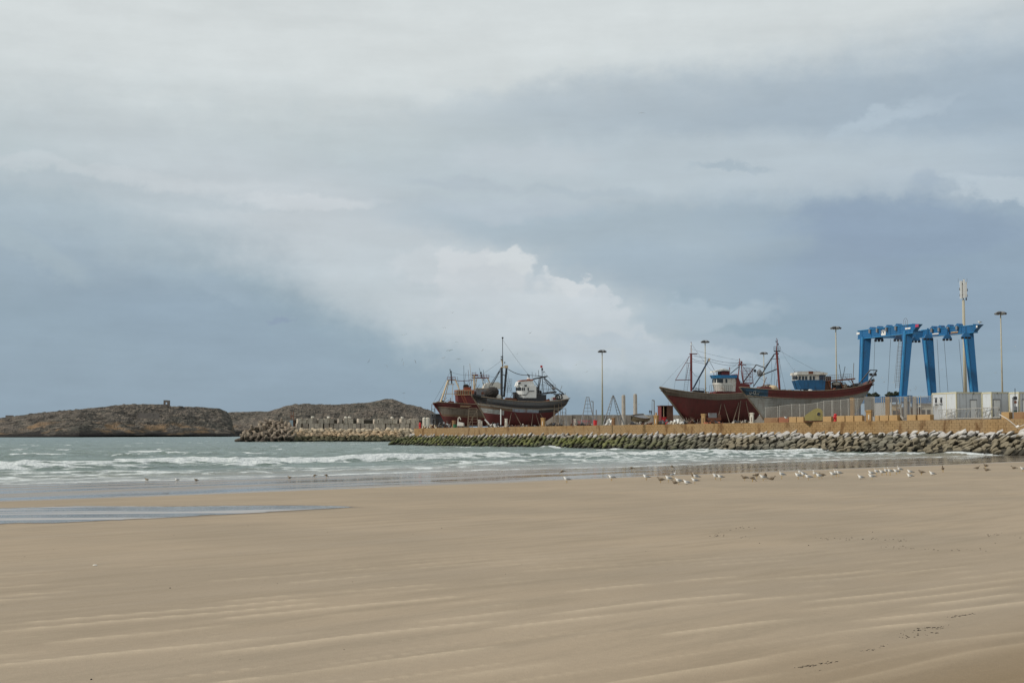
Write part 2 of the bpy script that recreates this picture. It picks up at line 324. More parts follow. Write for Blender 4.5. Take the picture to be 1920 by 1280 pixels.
px_ = P0[0]+tg*TD[0]+sg*ND[0]; py_ = P0[1]+tg*TD[1]+sg*ND[1]
din = pool_d(tg, sg); zz = sandz(px_, py_)+.006
kp = (din[:-1, :-1] > 0) & (din[1:, 1:] > 0)
tag(grid_mesh('tide_pool', px_, py_, zz, m_pool, keep=kp), kind='structure')
# ================================================================== SEA
m_sea, t = new_mat('sea'); g, x, y, z, s_, tt = st_nodes(t)
foam_a = t.n('ShaderNodeAttribute', {'attribute_name': 'foam'}).outputs['Fac']
film = t.n('ShaderNodeAttribute', {'attribute_name': 'shallow'}).outputs['Fac']
fv = t.comb(t.m('MULTIPLY', tt, .35), t.m('MULTIPLY', s_, 1.0), t.m('MULTIPLY', z, 1.2))
fn = t.noise(fv, 1.1, 7, .68); fn2 = t.noise(fv, .22, 3, .55)
lace = t.n('ShaderNodeTexVoronoi', {'feature': 'DISTANCE_TO_EDGE'}, Vector=t.comb(t.m('ADD', t.m('MULTIPLY', tt, .35), t.m('MULTIPLY', fn, .8)), t.m('ADD', t.m('MULTIPLY', s_, 1.0), t.m('MULTIPLY', fn, .8)), 0.0), Scale=.9).outputs[0]
thr = t.m('SUBTRACT', 1.0, foam_a)
foam = t.sstep(t.m('ADD', t.m('MULTIPLY', fn, .75), t.m('ADD', t.m('MULTIPLY', fn2, .35), t.m('MULTIPLY', t.m('SUBTRACT', .12, lace), .6))), t.m('ADD', t.m('MULTIPLY', thr, .62), .22), t.m('ADD', t.m('MULTIPLY', thr, .62), .36))
foam = t.m('MULTIPLY', foam, t.sstep(foam_a, .0, .12))
bn = t.noise(t.comb(t.m('MULTIPLY', tt, .02), t.m('MULTIPLY', s_, .04), 0.0), 1.0, 4, .6)
deep = t.mix(t.sstep(bn, .35, .65), lin(89, 105, 96), lin(101, 118, 107))
far = t.sstep(y, 180, 900)
deep = t.mix(far, deep, lin(88, 108, 106))
tx = t.noise(t.comb(t.m('MULTIPLY', x, .16), t.m('MULTIPLY', y, .20), 0.0), 1.0, 6, .7); deep = t.mix(t.m('MULTIPLY', t.sstep(tx, .46, .66), .75), deep, lin(132, 146, 141))
wc = t.mix(film, deep, lin(128, 122, 108))
cb = t.mix(foam, wc, lin(212, 216, 214))
b1 = t.noise(g, .22, 5, .62); b2 = t.noise(t.comb(t.m('MULTIPLY', tt, .7), t.m('MULTIPLY', s_, 1.4), z), 1.1, 5, .65); b3 = t.noise(g, .05, 4, .6)
hh = t.m('ADD', t.m('ADD', t.m('MULTIPLY', b1, 1.6), t.m('MULTIPLY', b2, .7)), t.m('MULTIPLY', b3, 2.0))
bpn = t.n('ShaderNodeBump', Strength=t.m('SUBTRACT', .95, t.m('MULTIPLY', film, .55)), Distance=.8, Height=hh)
rg = t.m('ADD', t.m('MULTIPLY', foam, .5), t.m('SUBTRACT', .26, t.m('MULTIPLY', film, .12)))
out(t, t.n('ShaderNodeBsdfPrincipled', Base_Color=cb, Roughness=rg, IOR=1.33, Specular_IOR_Level=t.m('SUBTRACT', .34, t.m('MULTIPLY', foam, .3)), Normal=bpn.outputs[0]))
ang = np.concatenate([np.radians(np.linspace(-60, -23, 60))[:-1], np.radians(np.linspace(-23, 23, 640)), np.radians(np.linspace(23, 60, 60))[1:]])
rad = np.concatenate([np.geomspace(40, 330, 440), np.geomspace(335, 1500, 120), np.geomspace(1600, 14000, 25)])
R_, A_ = np.meshgrid(rad, ang, indexing='ij'); X = R_*np.sin(A_); Y = R_*np.cos(A_); sv_ = snp(X, Y); tv_ = tnp(X, Y)
edge_w = (fbm(tv_*.06, sv_*0, 3, 3)-.5)*7+(fbm(tv_*.3, sv_*0, 2, 4)-.5)*1.2
s0 = sv_+edge_w
H = .10*(fbm(tv_*.05, sv_*.12, 4, 51)-.5)*ss(s0, 4, 40)*4
H += .34*(fbm(tv_*.22, sv_*.45, 4, 52)-.5)*ss(s0, 4, 40)*ss(-R_, -900, -350)*2
FO = np.zeros_like(X)
def crest(sc, wid, h, tail, t_seed, dens=(.35, .6), wobb=6.0, front=0.9):
    global H, FO
    wv = (fbm(tv_*.035, tv_*0+t_seed, 4, t_seed)-.5)*wobb
    d = sv_-sc-wv            # >0 seaward of the crest
    on = ss(fbm(tv_*.045+t_seed*3.1, tv_*0+t_seed*1.7, 3, t_seed+5), *dens)
    H += h*on*np.where(d < 0, np.exp(-(d/(wid*.45))**2), np.exp(-(d/(wid*1.3))**2))
    fo = on*front*np.where(d > 0, np.exp(-(d/(wid*.30))**2), np.clip(1+d/tail, 0, 1)**1.2)
    FO = np.maximum(FO, fo)
crest(40, 3.5, .62, 6.5, 101, (.15, .42)); crest(29, 3.0, .42, 5, 113, (.35, .6), 7, .72); crest(18, 2.5, .32, 5, 127, (.3, .55), 7, .72)
crest(9, 2.0, .15, 4, 139, (.3, .55), 6, .62); crest(2.2, 1.2, .04, 3, 151, (.1, .4), 3, .62)
for k, sc in enumerate((52, 61, 74, 88, 105, 124, 150, 180, 220)): crest(sc, 3.0, .30, 3.0, 200+k*13, (.66, .76), 10, .75)
FO = np.maximum(FO, .50*ss(fbm(tv_*.03, sv_*.06, 3, 61), .45, .7)*(s0 > 3)*(s0 < 42))
FO = np.maximum(FO, .62*ss(s0, 2.2, .2)*(s0 > -.2))
cap = ss(fbm(tv_*.07, sv_*.22, 3, 71), .70, .78)*ss(sv_, 45, 60)*ss(-R_, -1200, -500); FO = np.maximum(FO, cap*.8)
# swash against the rock armour
WR = np.array([79.0, 208.0]); WD = np.array([-.478, .879]); WN = np.array([.879, .478])
wd = (X-WR[0])*WN[0]+(Y-WR[1])*WN[1]; wk = (X-WR[0])*WD[0]+(Y-WR[1])*WD[1]
sp = ss(wd, -11.0, -6.5)*ss(fbm(wk*.09, wk*0, 3, 81), .36, .6)*(wk > -20)*(wk < 226)*(wd < 2); FO = np.maximum(FO, .95*sp); H += .35*sp*ss(fbm(wk*.3, wd*.4, 2, 83), .4, .7)
SH = np.clip(1-s0/26, 0, 1)**1.3
Z = H*ss(s0, 0, 6)+.02*(s0 > -3)-ss(-s0, 0, 3)*.3
kp = (s0[:-1, :-1] > -3.2) | (s0[1:, 1:] > -3.2)
tag(grid_mesh('sea', X, Y, Z, m_sea, {'foam': FO, 'shallow': SH}, keep=kp), kind='structure')
# ================================================================== ISLANDS
def island_mat(name, dark):
    m_, t = new_mat(name); g = t.n('ShaderNodeNewGeometry').outputs['Position']; x, y, z = t.xyz(g)
    v = t.comb(t.m('MULTIPLY', x, 1.0), t.m('MULTIPLY', y, .35), t.m('MULTIPLY', z, 3.0))
    n1 = t.noise(v, .012, 5, .6); n2 = t.noise(v, .055, 6, .7); n3 = t.noise(v, .10, 6, .75)
    c = t.mix(t.sstep(n1, .40, .60), lin(106, 99, 91), lin(84, 82, 75))
    c = t.mix(t.sstep(n2, .46, .62), c, lin(66, 62, 57)); c = t.mix(t.m('MULTIPLY', t.sstep(n3, .48, .62), .8), c, lin(140, 128, 114))
    zz_ = t.m('ADD', z, t.m('MULTIPLY', t.m('SUBTRACT', n2, .5), 26))
    oc = t.noise(v, .02, 4, .6)
    c = t.mix(t.m('MULTIPLY', t.sstep(oc, .52, .60), t.sstep(zz_, 24, 12)), c, lin(142, 118, 92))
    c = t.mix(t.sstep(zz_, dark, dark-7), c, lin(52, 49, 47))
    bp = t.n('ShaderNodeBump', Strength=1.0, Distance=11.0, Height=t.m('ADD', n2, t.m('MULTIPLY', n3, .5)))
    out(t, t.n('ShaderNodeBsdfPrincipled', Base_Color=c, Roughness=.95, Specular_IOR_Level=.1, Normal=bp.outputs[0])); return m_
def island(name, prof, px0, px1, D, depth, mat, seed, foot=.18):
    """prof: (pixel column, pixel row) of the skyline; D(px): distance of the water's edge; a solid hill with rocky relief"""
    pxs = np.linspace(px0, px1, 520); rr = np.linspace(0, 1, 90)
    Rr, Pp = np.meshgrid(rr, pxs, indexing='ij'); D0 = np.interp(Pp, *zip(*D)); dd = D0+depth*Rr
    sk = np.interp(Pp, *zip(*prof)); ridge = D0+depth*.55
    Hh = np.maximum(0, ray(960, 640)[1]*0+EYE+np.tan(PITCH+np.arctan((640-sk)/F))*ridge)
    up_ = ss(Rr, -.12, .55)*.86+.14*ss(Rr, 0, .06); shape = np.where(Rr < .55, up_, 1-ss(Rr, .6, 1.0))
    Xx = (Pp-960)/F*dd; n = fbm(Xx*.012, dd*.006, 5, seed, .55)-.5; n2 = fbm(Xx*.06, dd*.02, 5, seed+9, .68)-.5
    Zz = Hh*shape+(n*18*(1-.85*ss(Rr, .38, .55))+n2*13*(1-.62*ss(Rr, .38, .55)))*np.clip(Hh/40, 0, 1)*ss(Rr, 0, .08)
    edge = np.clip(np.minimum(Pp-px0, px1-Pp)/25, 0, 1); Zz = Zz*edge-1.5*(Rr <= 0)-3*(Rr >= 1)-2*(1-edge)
    return tag(grid_mesh(name, Xx, dd, Zz, mat, smooth=False), kind='structure')
mi1 = island_mat('island_rock', 9); mi2 = island_mat('far_island_rock', 13)
profL = [(-420, 812), (-250, 800), (-120, 791), (0, 785), (34, 781), (69, 776), (115, 772), (160, 766), (206, 762), (252, 759), (275, 758.6), (298, 758.6), (312, 759), (321, 761.5), (350, 763), (378, 763.5), (412, 767), (426, 771.5), (433, 780), (437, 792), (443, 808), (455, 815)]
island('island', profL, -430, 460, [(-430, 1500), (150, 1650), (440, 2100)], 700, mi1, 300)
profB = [(400, 778), (431, 772.5), (487, 771), (560, 772), (640, 776), (700, 790)]
island('distant_ridge', profB, 395, 705, [(400, 4200), (700, 4200)], 900, mi2, 330)
profR = [(375, 815), (400, 805), (422, 797), (444, 790), (466, 783), (485, 778), (505, 771.5), (531, 764), (553, 759), (586, 759), (608, 760.5), (641, 757.6), (684, 754.6), (705, 752.5), (722, 748.3), (735, 748.4), (759, 757), (785, 762.7), (807, 771.4), (822, 780), (840, 790), (880, 800), (960, 808), (1100, 813)]
island('rocky_headland', profR, 372, 1110, [(372, 2500), (1110, 2700)], 900, mi2, 360)
# ================================================================== QUAY, WALL, ARMOUR
WL = 223.0   # wall length from WR towards WD
def QZ(y): return max(4.35, 5.42-(y-208)*.0034)
def wp(k, inset=0.0): return Vector((WR[0]+k*WD[0]+inset*WN[0], WR[1]+k*WD[1]+inset*WN[1], 0))
def wall_k(px, inset=0.0, py=790):
    a = ray(px, py)[0]; bx = WR[0]+inset*WN[0]; by = WR[1]+inset*WN[1]
    return (bx-a*by)/(a*WD[1]-WD[0])
WANG = math.atan2(-WD[1], -WD[0])      # local X runs along the wall towards the near end, local Y inland
def ochre(name, a, b, amt=.5): return paint(name, a, b, amt, .8, .85, bump=.3, fine=.2)
m_ochre = ochre('ochre_stone', (166, 130, 82), (116, 86, 52), .45)
m_tan = ochre('tan_stone', (168, 136, 92), (128, 98, 62), .35); m_brownb = ochre('brown_stone', (136, 104, 72), (100, 62, 40), .5)
m_conc = paint('grey_concrete', (166, 160, 150), (112, 106, 98), .5, .7, .9, bump=.3, fine=.18)
m_pale = paint('pale_plaster', (206, 200, 186), (150, 132, 106), .5, 1.2, .85)
m_qtop = paint('quay_surface', (140, 128, 112), (100, 92, 82), .5, .3, .9)
m_joint = paint('wall_joint', (112, 88, 60), (84, 66, 46), .4, 1, .9)
q = MB(); pts = [wp(-130, .5), wp(WL, .5), Vector((-30, 655, 0)), Vector((400, 700, 0)), Vector((520, 60, 0))]
n = len(pts)
q.add([(p.x, p.y, -2) for p in pts]+[(p.x, p.y, QZ(p.y)-.05) for p in pts], [tuple(range(n, 2*n)), tuple(range(n-1, -1, -1))]+[(i, (i+1) % n, n+(i+1) % n, n+i) for i in range(n)])
tag(q.build('quay', m_qtop), kind='structure')
# block pattern variation between neighbouring stones
def block_mat(name):
    m_, t = new_mat(name); inf = t.n('ShaderNodeObjectInfo').outputs['Random']; isl = t.n('ShaderNodeNewGeometry').outputs['Random Per Island']
    g = t.n('ShaderNodeNewGeometry').outputs['Position']; r = t.m('FRACT', t.m('ADD', t.m('MULTIPLY', inf, 7.3), isl))
    x, y, z = t.xyz(g); n1 = t.noise(t.comb(t.m('MULTIPLY', x, .5), t.m('MULTIPLY', y, .5), t.m('MULTIPLY', z, .25)), 1.1, 5, .65); n2 = t.noise(g, 2.6, 5, .7); n3 = t.noise(g, .06, 3, .6)
    c = t.mix(r, lin(142, 114, 78), lin(154, 126, 88)); c = t.mix(t.sstep(n3, .4, .62), c, lin(148, 124, 92))
    c = t.mix(t.m('MULTIPLY', t.sstep(n1, .50, .66), .75), c, lin(98, 70, 44)); c = t.mix(t.m('MULTIPLY', t.sstep(n2, .55, .75), .4), c, lin(132, 104, 66))
    bp = t.n('ShaderNodeBump', Strength=.5, Distance=.05, Height=n2)
    out(t, t.n('ShaderNodeBsdfPrincipled', Base_Color=c, Roughness=.9, Specular_IOR_Level=.2, Normal=bp.outputs[0])); return m_
m_block = block_mat('wall_stone')
qw = thing('quay_wall', 'long ochre stone block wall edging the boatyard quay above the boulders', 'wall')
core = MB()
for k in range(-13, 23):
    a, b = k*10, min(k*10+10, WL)
    if a >= WL: break
    pa_, pb_ = wp(a, .04), wp(b, .04); pc, pd_ = wp(b, .9), wp(a, .9); za, zb = QZ(pa_.y)-.02, QZ(pb_.y)-.02
    core.hexa([(pb_.x, pb_.y, .5), (pa_.x, pa_.y, .5), (pd_.x, pd_.y, .5), (pc.x, pc.y, .5), (pb_.x, pb_.y, zb), (pa_.x, pa_.y, za), (pd_.x, pd_.y, za), (pc.x, pc.y, zb)])
core.build('backing', m_joint, qw)
unit = MB().box(-.5, .5, -.5, .5, -.5, .5).mesh('wall_block', m_block)
ch = .40; bl = 1.05; cnt = 0; rest_b = MB(); nrow = 5
ks = [(abs(k-8), k) for k in np.arange(-14, WL-.6, bl)]
for _, k in sorted(ks):
    for r in range(nrow):
        kk = k+(bl*.5 if r % 2 else 0)
        if kk > WL-.5: continue
        jit = random.uniform(-.015, .02); le = bl-.05
        p = wp(kk+bl/2, -.03-jit); zc = QZ(p.y)-.16-ch*(r+.5)
        if cnt < 300:
            inst('stone_block', unit, (p.x, p.y, zc), (0, 0, WANG), (le, .26, ch-.018), qw); cnt += 1
        else:
            M = Matrix.Translation((p.x, p.y, zc)) @ Matrix.Rotation(WANG, 4, 'Z') @ Matrix.Diagonal((le, .26, ch-.018, 1)); rest_b.box(-.5, .5, -.5, .5, -.5, .5, M=M)
tag(rest_b.build('stone_block', m_block, qw), kind='stuff')
cop = MB()
for k in np.arange(-130, WL, 2.6):
    a, b = k+.03, min(k+2.57, WL+.1); pa_, pb_ = wp(a, -.12), wp(b, -.12); pc, pd_ = wp(b, .95), wp(a, .95); dzj = random.uniform(-.02, .02)
    za, zb = QZ(pa_.y)+dzj, QZ(pb_.y)+dzj
    cop.hexa([(pb_.x, pb_.y, zb-.16), (pa_.x, pa_.y, za-.16), (pd_.x, pd_.y, za-.16), (pc.x, pc.y, zb-.16), (pb_.x, pb_.y, zb), (pa_.x, pa_.y, za), (pd_.x, pd_.y, za), (pc.x, pc.y, zb)])
tag(cop.build('coping_stone', m_block, qw), kind='stuff')
# ---- boulders
def rock_mat(name, hi, mid, lo, algae, zhi, zmid, moss):
    m_, t = new_mat(name); g = t.n('ShaderNodeNewGeometry').outputs['Position']; x, y, z = t.xyz(g)
    inf = t.n('ShaderNodeObjectInfo').outputs['Random']; isl = t.n('ShaderNodeNewGeometry').outputs['Random Per Island']
    r = t.m('FRACT', t.m('ADD', t.m('MULTIPLY', inf, 5.7), isl)); n1 = t.noise(g, .5, 5, .65); n2 = t.noise(g, 3.0, 5, .7); n0 = t.noise(g, .05, 3, .55)
    zz_ = t.m('ADD', z, t.m('ADD', t.m('MULTIPLY', t.m('SUBTRACT', n1, .5), 1.3), t.m('MULTIPLY', t.m('SUBTRACT', r, .5), .9)))
    c = t.mix(r, lin(mid), lin(tuple(int(v*.74) for v in mid)))
    c = t.mix(t.m('MULTIPLY', t.sstep(n0, .42, .60), .5), c, lin(tuple(int(v*w) for v, w in zip(mid, (1.08, 1.0, .9)))))
    c = t.mix(t.sstep(zz_, zhi-.25, zhi+.35), c, t.mix(r, lin(hi), lin(tuple(int(v*.86) for v in hi))))
    if moss:
        mk = t.m('MULTIPLY', t.sstep(x, 42, 14), t.sstep(zz_, zmid+.25, zmid-.2))
        mg = t.mix(t.sstep(t.noise(g, .35, 4, .6), .42, .6), lin(algae), lin(112, 116, 66)); mg = t.mix(t.sstep(zz_, 1.1, .2), mg, lin(54, 58, 44))
        c = t.mix(t.m('MULTIPLY', mk, .9), c, mg)
    else: c = t.mix(t.sstep(zz_, zmid, zmid-.8), c, lin(algae))
    c = t.mix(t.sstep(zz_, .75, .25), c, lin(lo))
    c = t.mix(t.m('MULTIPLY', t.sstep(n2, .52, .72), .45), c, lin(tuple(int(v*.55) for v in mid)))
    bp = t.n('ShaderNodeBump', Strength=.7, Distance=.12, Height=t.m('ADD', n2, n1))
    out(t, t.n('ShaderNodeBsdfPrincipled', Base_Color=c, Roughness=.9, Specular_IOR_Level=.25, Normal=bp.outputs[0])); return m_
m_rock = rock_mat('boulder', (200, 196, 190), (126, 122, 108), (58, 55, 47), (74, 80, 54), 2.7, 2.35, True)
m_prock = rock_mat('pier_boulder', (196, 180, 154), (176, 160, 136), (48, 46, 38), (92, 88, 68), 4.6, 2.9, False)
import bmesh
def rock_variants(mat, n=9, sub=1):
    res = []
    for i in range(n):
        bm = bmesh.new(); bmesh.ops.create_icosphere(bm, subdivisions=sub, radius=1); rs = random.Random(i*7+3)
        cuts = [(Vector((rs.uniform(-1, 1), rs.uniform(-1, 1), rs.uniform(-1, 1))).normalized(), rs.uniform(.52, .82)) for _ in range(9)]
        for v in bm.verts:
            v.co *= rs.uniform(.92, 1.1)
            for nrm, dd_ in cuts:
                e_ = v.co.dot(nrm)-dd_
                if e_ > 0: v.co -= nrm*e_
        me = bpy.data.meshes.new('boulder'); bm.to_mesh(me); bm.free(); me.materials.append(mat)
        me.polygons.foreach_set('use_smooth', [False]*len(me.polygons)); res.append(me)
    return res
def joined_rocks(name, meshes, Ms, mat, parent):
    vs, fs, o = [], [], 0
    for i, M in Ms:
        me = meshes[i]; co = np.empty(len(me.vertices)*3); me.vertices.foreach_get('co', co); co = co.reshape(-1, 3)
        A = np.array(M); vs.append(co @ A[:3, :3].T+A[:3, 3]); li = np.empty(len(me.loops), dtype=np.int64); me.loops.foreach_get('vertex_index', li); fs.append(li.reshape(-1, 3)+o); o += len(co)
    V = np.concatenate(vs); Q = np.concatenate(fs); me = bpy.data.meshes.new(name)
    me.vertices.add(len(V)); me.vertices.foreach_set('co', V.astype(np.float32).ravel()); me.loops.add(Q.size); me.loops.foreach_set('vertex_index', Q.astype(np.int32).ravel())
    me.polygons.add(len(Q)); me.polygons.foreach_set('loop_start', (np.arange(len(Q))*3).astype(np.int32)); me.update(calc_edges=True); me.materials.append(mat)
    ob = bpy.data.objects.new(name, me); COL.objects.link(ob); ob.parent = parent; return tag(ob, kind='stuff')
arm = thing('rock_armour', 'bank of boulders below the ochre quay wall, mossy green at its left end', 'boulder bank')
base = MB()
for k in np.arange(-130, WL, 8):
    a, b = wp(k), wp(min(k+8, WL)); c_, d_ = wp(min(k+8, WL), -6.2), wp(k, -6.2)
    za, zb = QZ(a.y)-2.3, QZ(b.y)-2.3
    base.add([(a.x, a.y, za), (b.x, b.y, zb), (c_.x, c_.y, -.6), (d_.x, d_.y, -.6)], [(0, 1, 2, 3)])
m_dark = paint('dark_rubble_and_gap_shade', (70, 66, 56), (44, 42, 36), .5, .8, .95)
base.build('rubble_bed', m_dark, arm)
RV = rock_variants(m_rock); Ms = []
rows = 8
slope_dir = np.array([-WN[0], -WN[1], 0.0])
for r in range(rows):
    for k in np.arange(-110, WL+1, 2.0):
        kk = k+random.uniform(-.4, .4)+(.85 if r % 2 else 0); u_ = (r+.35+random.uniform(-.25, .25))/rows
        p = wp(kk, -6.6*u_+.1); top = QZ(p.y)-2.05; z = top*(1-u_)+.0*u_+random.uniform(-.12, .18)
        sx = random.choice((random.uniform(.8, 1.2), random.uniform(1.2, 1.9))); sy = random.uniform(.52, .82); sz = random.uniform(.32, .48)
        if kk > WL-70: sx *= .85; sy *= .85
        if kk < 60: sx *= .92; sy *= .92
        if r == 0: z -= .12; sz *= .8
        if random.random() < .12: sx *= 1.25; sz *= 1.2
        # flat slabs lying on the bank, their long axes leaning the same way
        R = Matrix.Rotation(WANG, 4, 'Z') @ Matrix.Rotation(math.radians(-20+random.uniform(-16, 14)), 4, 'Y') @ Matrix.Rotation(math.radians(30+random.uniform(-26, 26)), 4, 'X') @ Matrix.Rotation(random.uniform(-.45, .45), 4, 'Z')
        M = Matrix.Translation((p.x, p.y, z+.1)) @ R @ Matrix.Diagonal((sx, sy, sz, 1)); Ms.append((random.randrange(len(RV)), M))
for i in range(150):   # rounded end of the bank
    th = random.uniform(0, math.pi*.95); rr = random.uniform(.3, 7.6); dirx = -WN*math.cos(th)+WD*math.sin(th)
    p = np.array([wp(WL).x, wp(WL).y])+dirx*rr; z = 2.8*(1-rr/7.8)+random.uniform(-.1, .25)
    R = Matrix.Rotation(math.atan2(dirx[1], dirx[0])+math.pi/2, 4, 'Z') @ Matrix.Rotation(math.radians(-22+random.uniform(-16, 16)), 4, 'Y') @ Matrix.Rotation(random.uniform(.2, .8), 4, 'X')
    s_ = random.uniform(.8, 1.25); Ms.append((random.randrange(len(RV)), Matrix.Translation((p[0], p[1], z)) @ R @ Matrix.Diagonal((s_*1.1, s_*.8, s_*.55, 1))))
def vis_key(M): p = M.translation; return (0 if abs(p.x/p.y) < .37 else 1, p.y)
Ms.sort(key=lambda a: vis_key(a[1]))
for i, M in Ms[:300]: o = inst('boulder', RV[i], (0, 0, 0), parent=arm); o.matrix_local = M
joined_rocks('boulder', RV, Ms[300:], m_rock, arm)
# ================================================================== PIER (breakwater arm) WITH BLOCKS AND TETRAPODS
PA, PB = np.array([-100.0, 612.0]), np.array([-20.0, 648.0]); PDv = (PB-PA)/np.linalg.norm(PB-PA); PN = np.array([PDv[1], -PDv[0]])   # PN faces the camera
PZ = 5.6
def ppt(k, o_): q_ = PA+PDv*k+PN*o_; return q_
pier = MB(); L_ = np.linalg.norm(PB-PA)
a, b, c_, d_ = ppt(-4, 0), ppt(L_+20, 0), ppt(L_+20, -14), ppt(-4, -14)
pier.hexa([(a[0], a[1], -1.5), (b[0], b[1], -1.5), (c_[0], c_[1], -1.5), (d_[0], d_[1], -1.5), (a[0], a[1], PZ), (b[0], b[1], PZ), (c_[0], c_[1], PZ), (d_[0], d_[1], PZ)])
tag(pier.build('pier', m_conc), kind='structure')
parm = thing('breakwater_boulders', 'far bank of pale boulders with a dark wet foot below the stacked concrete blocks', 'boulder bank')
RP = rock_variants(m_prock, 7); Ms = []
for r in range(6):
    for k in np.arange(-2, L_+14, 1.95):
        u_ = (r+.4)/6; q_ = ppt(k+random.uniform(-.6, .6), 7.0*u_-.2); s_ = random.uniform(1.1, 1.7)
        R = Matrix.Rotation(math.atan2(PDv[1], PDv[0])+random.uniform(-.5, .5), 4, 'Z') @ Matrix.Rotation(random.uniform(-.5, .5), 4, 'Y') @ Matrix.Rotation(random.uniform(-.2, .8), 4, 'X')
        Ms.append((random.randrange(7), Matrix.Translation((q_[0], q_[1], (PZ-.5)*(1-u_)+.1+random.uniform(-.15, .35))) @ R @ Matrix.Diagonal((s_*1.15, s_, s_*.8, 1))))
pb = MB(); a, b, c_, d_ = ppt(-3, 0), ppt(L_+15, 0), ppt(L_+15, 6.6), ppt(-3, 6.6)
pb.add([(a[0], a[1], PZ-.6), (b[0], b[1], PZ-.6), (c_[0], c_[1], -.6), (d_[0], d_[1], -.6)], [(0, 3, 2, 1)]); pb.build('rubble_bed', m_dark, parm)
random.shuffle(Ms)
for i, M in Ms[:300]: o = inst('boulder', RP[i], (0, 0, 0), parent=parm); o.matrix_local = M
if len(Ms) > 300: joined_rocks('boulder', RP, Ms[300:], m_prock, parm)
# stacked blocks
m_cblk, t = new_mat('cast_concrete'); r_ = t.n('ShaderNodeObjectInfo').outputs['Random']; n_ = t.noise(t.n('ShaderNodeNewGeometry').outputs['Position'], .8, 5, .65)
out(t, t.n('ShaderNodeBsdfPrincipled', Base_Color=t.mix(t.m('MULTIPLY', t.sstep(n_, .45, .65), .6), t.mix(r_, lin(148, 138, 126), lin(200, 188, 170)), lin(112, 102, 90)), Roughness=.92))
bw = thing('block_stack', 'long double row of cast concrete blocks stacked along the far breakwater', 'concrete blocks')
ub = MB().box(-.5, .5, -.5, .5, 0, 1).mesh('concrete_block', m_cblk)
def pier_k(px, o_=0.0):
    a_ = ray(px, 800)[0]; bx, by = PA+PN*o_; return (bx-a_*by)/(a_*PDv[1]-PDv[0])
k = pier_k(556, -2.5); kend = pier_k(806, -2.5); ang_p = math.atan2(PDv[1], PDv[0])
for row in range(2):
    kk = k+row*.4
    while kk < kend:
        wv = random.uniform(1.5, 2.4); gap = random.choice([.1, .15, .25, .6, .9]) if random.random() < .75 else .1
        if row == 0 or random.random() > .14:
            q_ = ppt(kk+wv/2, -2.5-random.uniform(0, .7)); hgt = 2.25 if row == 0 else random.uniform(1.9, 2.3)
            inst('concrete_block', ub, (q_[0], q_[1], PZ+row*2.28), (0, 0, ang_p+random.uniform(-.16, .16)), (wv, 2.2, hgt), bw)
        kk += wv+gap
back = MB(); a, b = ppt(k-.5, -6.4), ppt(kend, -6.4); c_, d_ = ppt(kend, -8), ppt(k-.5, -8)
back.hexa([(a[0], a[1], PZ), (b[0], b[1], PZ), (c_[0], c_[1], PZ), (d_[0], d_[1], PZ), (a[0], a[1], PZ+3.9), (b[0], b[1], PZ+3.9), (c_[0], c_[1], PZ+3.9), (d_[0], d_[1], PZ+3.9)]).build('rear_block_gap_shade', m_dark, bw)  # rubble colour reused here as painted shade in the gaps between blocks
# pale boulders sitting on top of the stack
pt_ = MB().ball((0, 0, .5), .62, .62, .55, 8, 5, jit=.12).mesh('pale_boulder', m_pale)
for i, (px, lab) in enumerate([(586, 'pale rounded stone on the blocks, just right of the dark gap'), (616, 'small pale stone on the blocks left of the paired stones'), (648, 'left one of two touching pale round stones on top of the concrete blocks'), (655, 'right one of two touching pale round stones on top of the concrete blocks'), (735, 'small pale stone alone on the darker stretch of concrete blocks'), (754, 'flat pale stone on the blocks near their right end')]):
    q_ = ppt(pier_k(px, -3), -3.1); o = inst('round_stone', pt_, (q_[0], q_[1], PZ+4.3), (0, 0, i), (1.2, 1.2, 1.1)); tag(o, lab, 'stone')
# tetrapods
def tetrapod_mesh(mat):
    m = MB(); dirs = [Vector((0, 0, 1))]+[Vector((math.cos(a)*.943, math.sin(a)*.943, -.333)) for a in (0, 2.094, 4.189)]
    for d in dirs: m.tube(d*-.1, d*1.75, .58, .34, 9); m.tube(d*1.75, d*1.88, .34, .22, 9)
    m.ball((0, 0, 0), .62, .62, .62, 10, 6); return m.mesh('tetrapod', mat, True)
m_tet, t = new_mat('tetrapod_concrete'); g = t.n('ShaderNodeNewGeometry').outputs['Position']; x, y, z = t.xyz(g)
n1 = t.noise(g, .6, 5, .65); n2 = t.noise(g, 3, 5, .7); c = t.mix(t.sstep(n1, .42, .62), lin(142, 128, 110), lin(108, 96, 84)); c = t.mix(t.sstep(t.m('ADD', z, t.m('MULTIPLY', t.m('SUBTRACT', n1, .5), 3)), 2.6, 1.2), c, lin(70, 62, 52))
out(t, t.n('ShaderNodeBsdfPrincipled', Base_Color=c, Roughness=.92, Normal=t.n('ShaderNodeBump', Strength=.4, Distance=.1, Height=n2).outputs[0]))
tm = tetrapod_mesh(m_tet); k = 0
heap = [(452, 824), (458, 817), (466, 811), (474, 806), (462, 825), (471, 820), (480, 815), (486, 803), (483, 825), (491, 810), (496, 820), (494, 796), (500, 803), (504, 812), (508, 823), (511, 793), (512, 804), (518, 797), (519, 815), (523, 822), (525, 807), (531, 814), (534, 800), (537, 822), (542, 811), (547, 820), (529, 794), (545, 803), (505, 792), (498, 826), (529, 825), (488, 822), (551, 813), (476, 826), (515, 826), (468, 826), (548, 827), (456, 827), (521, 789), (539, 796)]
heap = heap[:30]
rows_ = {'bottom': [h for h in heap if h[1] >= 819], 'middle': [h for h in heap if 805 <= h[1] < 819], 'upper': [h for h in heap if h[1] < 805]}
